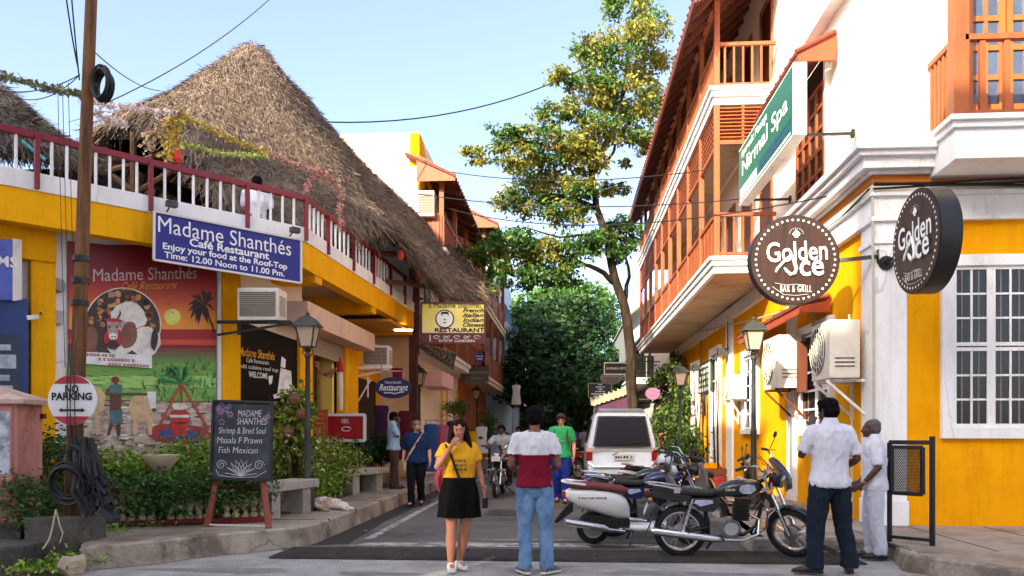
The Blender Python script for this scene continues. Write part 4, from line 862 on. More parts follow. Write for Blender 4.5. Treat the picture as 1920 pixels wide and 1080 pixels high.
for (xa, xb, yb_, sl) in ((88, 224, 552, .045), (146, 320, 576, .045), (198, 396, 602, .045)):
 x = xa
 while x < xb:
  w = g_.uniform(11, 17); y = yb_ + (x - xa) * sl
  q.poly([mp_(x, y - 6, 12), mp_(x + w, y - 6, 12), mp_(x + w, y - 2, 12), mp_(x + 4, y - 2, 12), mp_(x + 4, y + 7, 12), mp_(x, y + 7, 12)]); blob(q, x + w * .65, y + 4, w * .3, 4, 12, 0, 8); x += w + g_.choice((3, 3, 10))
q.build('lettering', P3('caption_brown', 150, 62, 34), mu)
q = MB(); q.text('Madame Shanthés', mp_(392, 148, 3), mp_(742, 0, 0) - mp_(-8, 0, 0), V((0, 0, 1)), .26, width=(mp_(652, 0) - mp_(130, 0)).length, lift=.008); q.build('lettering', P3('grey_letters', 196, 176, 172), mu)
q = MB(); q.text('Café Restaurant', mp_(400, 206, 3), mp_(742, 0, 0) - mp_(-8, 0, 0), V((0, 0, 1)), .17, width=(mp_(540, 0) - mp_(255, 0)).length, shear=.4, lift=.008); q.build('lettering', P3('gold_letters', 214, 150, 40), mu)
q = MB(); g_ = random.Random(21)
for k in range(150):
 x, y = g_.uniform(430, 738), g_.uniform(590, 800); h, w = g_.uniform(20, 46), g_.uniform(3, 7); s_ = g_.uniform(-16, 16); q.poly([mp_(x - w, y, 1.5 + (k % 5) * .2), mp_(x + w, y, 1.5 + (k % 5) * .2), mp_(x + s_, y - h, 1.5 + (k % 5) * .2)], k % 4)
for k in range(90):
 x, y = g_.uniform(0, 740), g_.uniform(610, 785); w = g_.uniform(20, 70); q.poly([mp_(x, y, 1.3), mp_(x + w, y + 1, 1.3), mp_(x + w, y + 4, 1.3), mp_(x, y + 3, 1.3)], k % 4)
for k in range(70):
 x, y = g_.uniform(0, 740), g_.uniform(800, 1060); blob(q, x, y, g_.uniform(10, 34), g_.uniform(2, 6), 1.4, 0, 9, .2, k, 4 + k % 2)
q.build('printed_greenery', [P3('green_a', 62, 112, 50), P3('green_b', 84, 140, 58), P3('green_c', 50, 92, 46), P3('green_d', 120, 160, 76), P3('mud_dark', 96, 72, 58), P3('mud_pale', 226, 214, 204)], mu)
# farmer, plough bull, pongal pot
q = MB()
for pts in ([(205, 745), (262, 740), (265, 800), (255, 870), (232, 872), (205, 850)], [(212, 860), (236, 865), (205, 960), (190, 965)], [(236, 862), (262, 862), (258, 965), (240, 965)], [(183, 735), (214, 705), (222, 722), (196, 755)]): q.poly([mp_(x, y, 3) for x, y in pts])
blob(q, 236, 715, 14, 18, 4); q.build('farmer_figure', P3('farmer_skin', 92, 56, 42), mu)
q = MB(); q.poly([mp_(x, y, 5) for x, y in [(203, 705), (268, 705), (266, 760), (205, 760)]]); q.poly([mp_(x, y, 5) for x, y in [(203, 840), (268, 830), (270, 900), (212, 905)]]); q.build('farmer_cloth', P3('farmer_cloth', 74, 104, 112), mu)
q = MB(); blob(q, 233, 680, 20, 17, 6); q.build('farmer_turban', P3('turban', 122, 24, 48), mu)
q = MB(); q.poly([mp_(x, y, 4) for x, y in [(305, 790), (330, 760), (380, 745), (420, 770), (425, 830), (418, 960), (398, 960), (395, 890), (350, 900), (338, 960), (320, 955), (322, 880), (300, 830)]]); q.poly([mp_(x, y, 4) for x, y in [(120, 720), (150, 715), (185, 760), (170, 840), (140, 850), (150, 960), (135, 960), (118, 840)]]); q.build('plough_bull', P3('bull_tan', 196, 164, 124), mu)
q = MB(); q.poly([mp_(x, y, 5) for x, y in [(388, 740), (438, 740), (438, 830), (412, 828), (400, 780)]]); q.build('plough_bull_head', P3('bull_head', 224, 214, 206), mu)
q = MB(); q.poly([mp_(x, y, 6) for x, y in [(182, 745), (395, 748), (395, 760), (182, 758)]])
for s_, x in ((-1, 390), (1, 436)): q.poly([mp_(x, 726, 6), mp_(x + s_ * 14, 705, 6), mp_(x + s_ * 16, 676, 6), mp_(x + s_ * 22, 700, 6), mp_(x + s_ * 8, 730, 6)])
blob(q, 428, 832, 12, 8, 6); q.build('yoke', P3('yoke_brown', 84, 60, 44), mu)
q = MB(); blob(q, 555, 955, 165, 52, 3, .05, 26); q.build('kolam_disc', P3('kolam_red', 150, 50, 48), mu)
q = MB(); blob(q, 560, 958, 105, 30, 4, .05, 26); q.build('kolam_centre', P3('kolam_blue', 60, 66, 140), mu)
q = MB()
for x0, x1 in ((562, 445), (566, 572), (570, 706)): q.poly([mp_(x0 - 5, 705, 6), mp_(x0 + 5, 705, 6), mp_(x1 + 7, 935, 6), mp_(x1 - 7, 935, 6)])
blob(q, 558, 868, 54, 42, 7, 0, 22); q.poly([mp_(x, y, 7) for x, y in [(516, 895), (602, 895), (598, 965), (520, 965)]]); q.build('pot_and_sticks', P3('pot_red', 176, 50, 34), mu)
q = MB(); blob(q, 560, 816, 40, 18, 8, 0, 16, .12); q.quad(mp_(508, 858, 8), mp_(608, 858, 8), mp_(606, 872, 8), mp_(510, 872, 8)); q.build('pot_foam', P3('foam', 226, 206, 186), mu)
q = MB(); g_ = random.Random(12)
for k in range(46):
 a = g_.uniform(-PI * .98, -.02 * PI); l_ = g_.uniform(70, 150); cx, cy = 566 + g_.uniform(-14, 14), 700; mx_, my = cx + l_ * .6 * math.cos(a), cy + l_ * .75 * math.sin(a); ex, ey = cx + l_ * math.cos(a) * 1.0, cy + l_ * math.sin(a) * .62 + 10; w = 7
 q.poly([mp_(cx, cy, 7 + k % 3), mp_(mx_ - w, my, 7 + k % 3), mp_(ex, ey, 7 + k % 3), mp_(mx_ + w, my + 6, 7 + k % 3)], k % 3)
q.build('sugarcane_plume', [P3('cane_a', 60, 146, 70), P3('cane_b', 96, 176, 86), P3('cane_c', 34, 96, 44)], mu)
# ------------------------------------------------------------------ blue cafe sign over the balcony
sgn = thing('cafe_sign', 'blue board lettered Madame Shanthés Café Restaurant fixed on the balcony edge', 'sign', tuple(plane(430, 470, C0 + n1 * .25, n1)))
PS = C0 + n1 * .22
ns = n1
A, B, C_, D = (plane(*p, PS, ns) for p in ((289, 396), (564, 450), (564, 531), (288, 487)))
q = MB(); q.prism([A, B, C_, D], -ns * .06); q.build('board', mat('royal_blue_sign', S(20, 26, 128), .5, .06, 1), sgn)
q = MB(); ce_ = (A + B + C_ + D) / 4
for a, b in ((A, B), (B, C_), (C_, D), (D, A)): q.bar(a + ns * .006, b + ns * .006, .03, .03, ns)
q.build('frame', mat('white_metal_frame', S(220, 214, 210), .5, .05), sgn)
ex = (B - A + C_ - D).normalized(); ey = V((0, 0, 1)); hw = (B - A).length
def ps(px, py): return plane(px, py, PS, ns)
q = MB()
for t, c, w, s_, b in (('Madame Shanthés', (428, 446), ((304, 0), (552, 0)), .34, .0), ('Café Restaurant', (432, 468), ((358, 0), (507, 0)), .2, .025), ('Enjoy your food at the Roof-Top', (428, 482), ((312, 0), (544, 0)), .16, .025), ('Time: 12.00 Noon to 11.00 Pm.', (427, 497), ((316, 0), (540, 0)), .16, .02)):
 wd = (ps(w[1][0], c[1]) - ps(w[0][0], c[1])).dot(ex); q.text(t, ps(*c), ex, ey, s_, width=wd, bold=b, hk=.95 if not b else .78)
q.build('lettering', letw, sgn)
for px, py in ((322, 392), (553, 440)):
 q = MB(); c = plane(px, py, PS + ns * .05, ns); q.tube([c - ns * .2 - V((0, 0, .02)), c + V((0, 0, .08))], .012, 6); q.obox(c + V((0, 0, .07)), ex * .07, ns * .05, V((0, 0, .04))); q.build('floodlight', iron, sgn)
# black wine poster on the street wall
bp = thing('black_poster', 'tall black shop poster with a white figure and orange lettering', 'poster', (S0.x + .03, 14, 1))
def pbk(px, py, o=.02): return plane(px, py, S0 + nP * o, nP)
q = MB(); q.prism([pbk(446, 600), pbk(561, 640), pbk(561, 800), pbk(446, 850)], -nP * .015); q.build('panel', mat('poster_black', S(14, 13, 15), .6, .2, 2, spec=.15), bp)
ex2 = (S1 - S0).normalized()
q = MB(); q.text('Madame Shanthés', pbk(482, 664, .03), ex2, ey, .2, width=.95, shear=.2, bold=.01); q.build('lettering', P3('orange_letters', 220, 150, 40), bp)
q = MB(); q.text('Café Restaurant', pbk(483, 678, .03), ex2, ey, .1, width=.6); q.text('multi cuisine roof top', pbk(484, 690, .03), ex2, ey, .1, width=1.1); q.text('WELCOME', pbk(484, 704, .03), ex2, ey, .13, width=.5, bold=.02)
q.build('lettering', letw, bp)
q = MB()
for pts in ([(528, 668), (536, 674), (535, 690), (526, 688)], [(526, 690), (546, 696), (548, 735), (532, 745), (520, 738)], [(512, 740), (530, 735), (526, 745), (514, 748)], [(503, 705), (512, 704), (510, 718), (506, 722), (504, 716)]): q.poly([pbk(x, y, .03) for x, y in pts])
q.build('white_figure', P3('figure_white', 226, 220, 214), bp)
# ------------------------------------------------------------------ air conditioners
def aircon(name, label, c, ux, w, h, dp, grille_front=True, m=acw, group=None):
 """box unit: c = centre of the front bottom edge, ux along the front, front normal = ux x z"""
 ux = V(ux).normalized(); uz = V((0, 0, 1)); nf = ux.cross(uz); c = V(c)
 t = thing(name, label, 'air conditioner', tuple(c), group=group)
 q = MB(); q.obox(c - nf * dp / 2 + uz * h / 2, ux * w / 2, nf * dp / 2, uz * h / 2); q.build('casing', m, t, bevel=.015)
 q = MB(); n = 12
 if grille_front:
  for k in range(n): z = h * (.12 + .76 * (k + .5) / n); q.obox(c + uz * z + nf * .004, ux * w * .44, nf * .012, uz * h * .018)
  q.build('grille', mat('grille_grey', S(120, 112, 100), .6, .2), t)
 else:
  fc = c + uz * h * .52 - ux * w * .12
  q.slab_disc(fc + nf * .002, ux * h * .4, uz * h * .4, nf * .012, 24); q.build('fan_guard', mat('fan_dark', S(70, 66, 62), .6, .2), t)
  q = MB()
  for r_ in (.1, .2, .3, .4): q.tube([fc + nf * .022 + (ux * math.cos(a) + uz * math.sin(a)) * h * r_ for a in [2 * PI * i / 24 for i in range(25)]], .007, 4, cap=False)
  for k in range(8): a = PI * k / 8; dv = (ux * math.cos(a) + uz * math.sin(a)) * h * .4; q.tube([fc + nf * .022 - dv, fc + nf * .022 + dv], .005, 4)
  q.build('fan_grille', m, t)
 q = MB()
 for k in range(9 if grille_front else 3):
  for s_ in (1, -1): q.obox(c + ux * s_ * (w / 2 + .002) - nf * dp * .5 + uz * h * (.2 + .07 * k), ux * .004, nf * dp * .32, uz * h * .012)
 q.build('side_louvre', mat('louvre_dark', S(96, 88, 78), .7, .1), t); return t  # louvre bars in a darker grey brown than the casing
def bracket(t, c, ux, w, dp, wallv, m):
 q = MB(); uz = V((0, 0, 1)); nf = V(ux).normalized().cross(uz)
 for s_ in (-.36, .36):
  a = V(c) + V(ux).normalized() * w * s_ - uz * .03; q.bar(a, a + wallv, .04, .04); q.bar(a + uz * -.01, a + wallv - uz * .5, .035, .035); q.bar(a + wallv, a + wallv - uz * .55, .04, .04, V(ux))
 q.build('bracket', m, t)
c = cd(483, 600, 12.1); t = aircon('air_conditioner', 'window air conditioner on a black bracket above the black poster', c, (1, 0.05, 0), .62, .49, .45)
q = MB(); q.bar(cd(408, 604, 12.3), cd(545, 604, 12.1), .05, .05); q.bar(cd(408, 628, 12.3), cd(548, 606, 12.1), .035, .035); q.bar(cd(448, 602, 12.4), cd(448, 628, 12.4), .04, .04); q.build('bracket', blackm, t)
c = cd(704, 688, 18.4); t = aircon('air_conditioner', 'beige window air conditioner on a white bracket above the oval sign', c, (1, .05, 0), .6, .5, .55)
q = MB(); q.bar(cd(655, 690, 18.4), cd(735, 688, 18.4), .05, .06); q.bar(cd(655, 710, 18.4), cd(730, 692, 18.4), .04, .04); q.bar(cd(695, 712, 18.4), cd(672, 752, 18.4), .03, .03); q.bar(cd(690, 708, 18.4), cd(690, 745, 18.4), .03, .03); q.build('bracket', white, t)
# side wall of the corner building: three outdoor units
def rx(px, py, x): return atX(px, py, x)
c = atX(1545, 712, 3.55); t = aircon('air_conditioner', 'white outdoor air conditioner with round fan nearest the building corner', atX(1538, 712, 3.68), (0, -1, 0), .82, .82, .42, False); bracket(t, atX(1538, 712, 3.68), (0, -1, 0), .82, .5, V((.55, 0, 0)), white)
t = aircon('air_conditioner', 'large cream outdoor air conditioner on a rusty bracket behind the near lamp', atX(1444, 730, 3.72), (0, -1, 0), 1.05, .94, .42, False); bracket(t, atX(1444, 728, 3.72), (0, -1, 0), 1.05, .5, V((.5, 0, 0)), rust)
t = aircon('air_conditioner', 'small white outdoor air conditioner high beside the far door', atX(1364, 750, 3.85), (0, -1, 0), 1.1, .58, .34, False); bracket(t, atX(1364, 750, 3.85), (0, -1, 0), 1.1, .34, V((.33, 0, 0)), white)
q = MB(); a = atX(1503, 735, 4.1); b = atX(1503, 640, 4.1); q.box(4.04, a.y - .03, a.z, 4.19, a.y + .1, b.z); solo(q, 'rusty_panel', rust, 'rusty steel panel standing between the two larger air conditioners', 'panel', (4, a.y, a.z))
# ------------------------------------------------------------------ street lamps
def lamp(name, label, x, y, z, H, group='old style lantern street lamps'):
 t = thing(name, label, 'street lamp', (x, y, z), group=group); B_ = V((x, y, z)); h0 = H - .62
 q = MB(); q.lathe([(.13, 0), (.13, .06), (.10, .1), (.11, .28), (.075, .42), (.06, .5), (.065, .52), (.05, .56), (.048, h0 * .5), (.052, h0 * .5 + .03), (.042, h0 * .5 + .06), (.036, h0 - .08), (.055, h0 - .05), (.03, h0), (.06, h0 + .04), (.03, h0 + .08)], B_, n=14); q.build('post', iron, t, smooth=.6)
 sq = lambda w, z_: [B_ + V((w * i, w * j, z_)) for i, j in ((-1, -1), (1, -1), (1, 1), (-1, 1))]
 q = MB(); q.loft([sq(.085, h0 + .1), sq(.14, h0 + .40)]); q.build('glass', lampglass, t)
 q = MB(); q.loft([sq(.19, h0 + .40), sq(.185, h0 + .425), sq(.10, h0 + .53), sq(.05, h0 + .56)]); q.lathe([(.05, h0 + .56), (.03, h0 + .58), (.035, h0 + .6), (.012, h0 + .63), (.001, h0 + .66)], B_, n=10)
 b0, b1 = sq(.088, h0 + .09), sq(.146, h0 + .41)
 for i in range(4): q.bar(b0[i], b1[i], .02, .02); q.bar(b0[i], b0[(i + 1) % 4], .022, .02); q.bar(b1[i], b1[(i + 1) % 4], .024, .024)
 q.build('lantern_frame', iron, t)
 q = MB()
 for s_ in (1, -1): q.tube([B_ + V((s_ * .03, 0, h0 - .04)), B_ + V((s_ * .09, 0, h0)), B_ + V((s_ * .06, 0, h0 + .08))], .01, 5)
 q.build('scroll', iron, t); return t
c = cd(577, 940, 12.3); lamp('street_lamp', 'grey street lamp standing behind the near stone bench', c.x, c.y, HL, cd(580, 586, 12.3).z - HL)
c = cd(1413, 900, 13.2); lamp('street_lamp', 'street lamp with sunlit lantern nearest the yellow building side', c.x, c.y, HR, cd(1413, 596, 13.2).z - HR)
c = cd(1275, 900, 19.6); lamp('street_lamp', 'street lamp in front of the green creeper on the right', c.x, c.y, HR, cd(1275, 682, 19.6).z - HR)
c = cd(786, 860, 21.0); lamp('street_lamp', 'street lamp by the pink block, behind the phoning man', c.x, c.y, HL, cd(786, 684, 21).z - HL)
c = cd(894, 850, 31); lamp('street_lamp', 'distant street lamp below the hanging grey board', c.x, c.y, HL, cd(894, 722, 31).z - HL)
# ------------------------------------------------------------------ chalkboard easel
ch = thing('chalkboard_easel', 'tall black chalkboard menu on a brown wooden easel', 'chalkboard', tuple(xy(cd(448, 990, 10.35), HL)))
bl, br = cd(396, 898, 10.35), cd(508, 900, 10.25); tl, tr_ = cd(401, 752, 10.55), cd(511, 755, 10.45)
nb = (br - bl).cross(tl - bl).normalized(); nb = nb if nb.y < 0 else -nb
q = MB(); q.prism([bl, br, tr_, tl], -nb * .03); q.build('board', mat('chalkboard_slate', S(48, 54, 60), .8, .2, 2, c2=S(84, 90, 96), c2amt=.5, c2scale=3), ch)
q = MB()
for a, b in ((bl, br), (br, tr_), (tr_, tl), (tl, bl)): q.bar(a + nb * .004, b + nb * .004, .03, .04, nb)
q.build('frame', mat('black_frame', S(30, 28, 28), .6), ch)
lw = mat('reddish_easel_wood', S(134, 66, 44), .65, .2, 4, stretch=(4, 4, .5))
def g0(p): return xy(p, HL)
for a, b in ((cd(406, 898, 10.4), g0(cd(388, 990, 10.2))), (cd(492, 900, 10.3), g0(cd(504, 992, 10.05))), (cd(456, 870, 10.75), g0(cd(456, 975, 11.0)))):
 q = MB(); q.bar(a + V((0, .02, 0)), b, .075, .04); q.build('leg', lw, ch)
q = MB(); q.bar(g0(cd(388, 990, 10.2)) + V((0, 0, .03)), g0(cd(504, 992, 10.05)) + V((0, 0, .03)), .015, .015); q.build('cross_bar', white, ch)
u_ = (br - bl).normalized(); w_ = (tl - bl).normalized(); wB, hB = (br - bl).length, (tl - bl).length
def pcb(fx, fy): return bl + u_ * wB * fx + w_ * hB * fy + nb * .003
chalk = mat('white_chalk', S(206, 206, 214), .95, .2, 30)
q = MB()
for s_, fx, fy, sz, wd in (('MADAME', .62, .835, .13, .40), ('SHANTHES', .66, .735, .13, .50), ('Shrimp & Bred Soul', .5, .615, .12, .80), ('Masala F Prawn', .46, .49, .12, .76), ('Fish Mexican', .44, .365, .12, .66)): q.text(s_, pcb(fx, fy), u_, w_, sz, width=wd * wB, shear=.12, bold=-.006)
def stroke(pts, r=.004): q.tube([pcb(x, y) for x, y in pts], r, 4)
for i in range(9):
 a = PI * (i + .5) / 9; ca_, sa = math.cos(a), math.sin(a); stroke([(.5, .04), (.5 + .13 * ca_ - .05 * sa, .04 + .12 * sa), (.5 + .27 * ca_, .04 + .21 * sa), (.5 + .13 * ca_ + .05 * sa, .04 + .12 * sa), (.5, .04)])
for cx in (.16, .8): stroke([(cx + .09 * (1 - t / 22) * math.cos(t * .6), .18 + .065 * (1 - t / 22) * math.sin(t * .6)) for t in range(20)])
stroke([(.08, .12), (.12, .05), (.3, .03), (.5, .025), (.75, .035), (.92, .11)]); q.build('chalk_lettering', chalk, ch)
q = MB(); g_ = random.Random(3)
for k in range(12): cx, cy = g_.uniform(.07, .34), g_.uniform(.72, .95); r0 = g_.uniform(.02, .045); q.tube([pcb(cx + r0 * (1 + .4 * math.sin(5 * t)) * math.cos(t), cy + r0 * .75 * (1 + .4 * math.sin(5 * t)) * math.sin(t)) for t in [i * .35 for i in range(19)]], .004, 4)
for k in range(4): cx, cy = g_.uniform(.88, .96), g_.uniform(.74, .92); q.tube([pcb(cx + .04 * math.cos(t), cy + .03 * math.sin(t)) for t in [i * .6 for i in range(9)]], .004, 4)
q.build('chalk_flowers', mat('lilac_chalk', S(160, 150, 190), .95, .3, 20, c2=S(190, 110, 130), c2amt=.8, c2scale=8), ch)
# ------------------------------------------------------------------ stone benches
granite = mat('grey_granite', S(176, 170, 160), .85, .12, 5, bump=.2, bscale=60, c2=S(116, 110, 102), c2amt=.5, c2scale=3, fine=.2)
def bench(label, A_, B_, dpt, h, legs):
 """A_, B_: ends of the front edge of the seat on the ground plane"""
 u = (B_ - A_).normalized(); v = V((-u.y, u.x, 0)); t = thing('stone_bench', label, 'bench', tuple(xy((A_ + B_) / 2, HL)), group='stone benches along the left pavement')
 L_ = (B_ - A_).length; ce_ = (A_ + B_) / 2 + v * dpt / 2
 q = MB(); q.obox(xy(ce_, HL + h - .06), u * L_ / 2, v * dpt / 2, V((0, 0, .06))); q.build('seat', granite, t, bevel=.015)
 for f in legs: q = MB(); q.obox(xy(A_ + u * L_ * f + v * dpt / 2, HL + (h - .12) / 2), u * .11, v * dpt * .4, V((0, 0, (h - .12) / 2))); q.build('leg', granite, t, bevel=.015)
A_ = xy(cd(503, 905, 11.0)); bench('near grey stone bench beside the chalkboard', xy(cd(500, 920, 10.8)), xy(cd(599, 905, 12.2)), .46, .50, (.22, .8))
bench('second stone bench, further along beside the standing man on the phone', xy(cd(654, 885, 15.3)), xy(cd(730, 875, 16.6)), .46, .48, (.22, .8))
# ------------------------------------------------------------------ signs along the street
def board(name, label, c, w, h, th, m, ux=V((1, 0.06, 0)), frame=None, cat='sign', fw=.04):
 ux = V(ux).normalized(); uz = V((0, 0, 1)); nf = ux.cross(uz); t = thing(name, label, cat, tuple(c))
 q = MB(); q.obox(V(c) - nf * th / 2, ux * w / 2, nf * th / 2, uz * h / 2); q.build('board', m, t)
 if frame:
  q = MB(); P = [V(c) + ux * i * w / 2 + uz * j * h / 2 for i, j in ((-1, -1), (1, -1), (1, 1), (-1, 1))]
  for i in range(4): q.bar(P[i] + nf * .004, P[(i + 1) % 4] + nf * .004, fw, fw, nf)
  q.build('frame', frame, t)
 return t, (lambda x, y, o=.006: V(c) + ux * x * w + uz * y * h + nf * o), ux
# yellow hanging restaurant sign with maroon strip
D_ = 18.6; cA, cB = cd(790, 568, D_), cd(909, 643, D_); cc = (cA + cB) / 2; w_s, h_s = (cB - cA).length, 0
w_s = abs((cB - cA).dot(_r)); h_s = abs(cB.z - cA.z)
t, pf, ux = board('restaurant_sign', 'yellow hanging sign with a bearded face in a circle over a maroon strip', cc, w_s, h_s, .14, mat('lightbox_yellow', S(240, 222, 106), .4, .06, 1, c2=S(246, 236, 200), c2amt=.9, c2scale=.4), ux=_r, frame=mat('maroon_frame', S(92, 26, 30), .5))
q = MB(); yb_ = -.5 + .21; P = [pf(-.5, -.5, .008), pf(.5, -.5, .008), pf(.5, -.5 + .25, .008), pf(-.5, -.5 + .25, .008)]; q.poly(P); q.build('maroon_strip', mat('maroon_panel', S(92, 34, 44), .5, .1), t)
q = MB(); q.text('a Madame Shanthés', pf(.03, .43), _r, V((0, 0, 1)), .16, width=w_s * .82)
for k, s_ in enumerate(('French', 'Italian', 'Indian', 'Chinese')): q.text(s_, pf(.31, .31 - .12 * k), _r, V((0, 0, 1)), .135, width=w_s * (.33 if k else .33), shear=.35, bold=.02)
q.text('RESTAURANT', pf(.1, -.185), _r, V((0, 0, 1)), .13, width=w_s * .78, bold=.03)
R_ = h_s * .22; c0 = pf(-.13, .1); q.tube([c0 + (_r * math.cos(a) + V((0, 0, 1)) * math.sin(a)) * R_ for a in [2 * PI * i / 28 for i in range(29)]], .016, 5, cap=False)
nS = -_f
q.poly([c0 + nS * .008 + _r * x * R_ + V((0, 0, y * R_)) for x, y in ((-.42, .35), (-.42, .75), (-.2, .82), (.35, .82), (.45, .6), (.45, .3), (.3, .55), (-.25, .55), (-.3, .35))])
q.poly([c0 + nS * .008 + _r * x * R_ + V((0, 0, y * R_)) for x, y in ((-.2, -.12), (0, .02), (.2, -.12), (.1, -.18), (0, -.08), (-.1, -.18))]); q.poly([c0 + nS * .008 + _r * x * R_ + V((0, 0, y * R_)) for x, y in ((-.18, -.4), (0, -.55), (.18, -.4), (0, -.34))]); q.build('lettering', letk, t)
q = MB(); q.disc(c0 + nS * .004, _r * R_ * .94, V((0, 0, R_ * .94))); q.build('face_disc', letw, t)
q = MB(); q.text('ROOF GARDEN', pf(.06, -.455, .012), _r, V((0, 0, 1)), .09, width=w_s * .56, bold=.01)
for k in range(5): x = -.26 + k * .16; q.tube([pf(x + .05 * math.cos(a), -.355 + .035 * math.sin(a * (1 + k % 2)), .012) for a in [i * .6 for i in range(10)]], .007, 4)
q.box(pf(-.36, -.4).x - .012, pf(-.36, -.4).y - .02, pf(-.36, -.47).z, pf(-.36, -.4).x + .012, pf(-.36, -.4).y - .0, pf(-.36, -.3).z); q.build('lettering', P3('strip_white', 214, 206, 196), t)
q = MB(); q.bar(cd(775, 560, 18.9), cd(792, 560, 18.65), .05, .05); q.bar(cd(775, 650, 18.9), cd(792, 650, 18.65), .05, .05); q.bar(cd(783, 480, 18.9), cd(783, 665, 18.9), .09, .09, V((1, 0, 0))); q.build('hanger', mat('dark_maroon_post', S(70, 30, 26)), t)
# oval navy sign
c = cd(737, 727, 17.2); t = thing('oval_sign', 'navy blue oval Restaurant sign hanging below the window unit', 'sign', tuple(c)); rx_, rz_ = 34 / F * 17.2, 20 / F * 17.2
q = MB(); q.slab_disc(c, _r * rx_, V((0, 0, rz_)), _f * .04, 36); q.build('plate', mat('navy_enamel', S(30, 28, 84), .4, .05), t)
q = MB(); q.text('Restaurant', c + V((0, 0, .0)), _r, V((0, 0, 1)), .2, width=rx_ * 1.6, shear=.35, bold=.01); q.text('Madame Shanthés', c + V((0, 0, rz_ * .5)), _r, V((0, 0, 1)), .08, width=rx_ * .9)
q.tube([c - _f * .006 + _r * x * rx_ + V((0, 0, y * rz_)) for x, y in ((-.5, -.5), (-.2, -.46), (.1, -.56), (.4, -.42), (.6, -.4))], .012, 4); q.build('lettering', letw, t)
q = MB(); q.bar(c + V((-.25, .02, rz_ * .9)), c + V((-.25, .02, .78)), .02, .02, V((1, 0, 0))); q.bar(c + V((.25, .02, rz_ * .9)), c + V((.25, .02, .36)), .02, .02, V((1, 0, 0))); q.bar(c + V((-.7, .02, .36)), c + V((.3, .02, .36)), .03, .03); q.build('hanger', steel, t)
# red free standing drinks board and orange board
c = cd(648, 802, 16.7); t, pf, ux = board('red_board', 'red advertising board in a white frame behind the bushes', c, .80, .54, .04, mat('sign_red', S(176, 22, 32), .4, .06), ux=_r, frame=white, fw=.06)
q = MB(); q.text('ops', pf(-.02, .3), _r, V((0, 0, 1)), .13, width=.14, bold=.01); scribble(q, pf(-.02, .19), _r, .16, .02); q.tube([pf(.02 + .12 * math.cos(a), -.05 + .08 * math.sin(a)) for a in [i * .5 for i in range(12)]], .012, 4); q.build('lettering', letw, t)
q = MB(); q.bar(pf(-.4, -.5, -.03), xy(pf(-.4, -.5, -.03), HL), .04, .04, V((1, 0, 0))); q.bar(pf(.4, -.5, -.03), xy(pf(.4, -.5, -.03), HL), .04, .04, V((1, 0, 0))); q.build('leg', steel, t)
c = cd(598, 796, 16.4); t, pf, ux = board('orange_board', 'orange menu board standing left of the red board', c, .36, .62, .03, mat('sign_orange', S(206, 92, 42), .6, .12, 3), ux=_r)
q = MB()
for k in range(5): scribble(q, pf(0, .36 - .16 * k), _r, .2, .035, k)
q.build('lettering', P3('pale_orange', 236, 170, 110), t); q = MB(); q.bar(pf(0, -.5, -.02), xy(pf(0, -.5, -.02), HL), .05, .04, V((1, 0, 0))); q.build('leg', steel, t)
# grey hanging board and small signs further on
c = cd(890, 702, 27); t, pf, ux = board('grey_board', 'dark grey hanging board with pale lettering past the yellow sign', c, .95, .52, .06, mat('slate_board', S(70, 72, 70), .6, .1), ux=_r)
q = MB(); q.text('CASABLANCA', pf(.03, .12), _r, V((0, 0, 1)), .13, width=.8); q.text('boutique', pf(.06, -.25), _r, V((0, 0, 1)), .09, width=.36); q.build('lettering', P3('grey_pale', 150, 146, 136), t)
q = MB(); q.bar(pf(-.9, .56, 0), pf(.5, .56, 0), .04, .04); q.build('hanger', blackm, t)
c = cd(899, 671, 26.5); t, pf, ux = board('blue_plate', 'small blue street plate above the grey hanging board', c, .30, .30, .02, mat('plate_blue', S(46, 56, 132), .5), ux=_r)
q = MB(); scribble(q, pf(0, .2), _r, .22, .06, 3); scribble(q, pf(0, -.1), _r, .16, .06, 4); q.build('lettering', letw, t)
c = cd(986, 727, 40); t, pf, ux = board('white_panel_sign', 'narrow white upright panel sign far down on the left', c, .40, .84, .05, mat('panel_white', S(206, 206, 204), .6), ux=_r)
q = MB()
for k in range(6): scribble(q, pf(0, .36 - .14 * k), _r, .28, .05, k)
q.build('lettering', P3('panel_grey', 120, 120, 124), t); q = MB(); q.bar(pf(-.5, .45, -.02), pf(-1.6, .45, -.02), .05, .05); q.build('hanger', blackm, t)
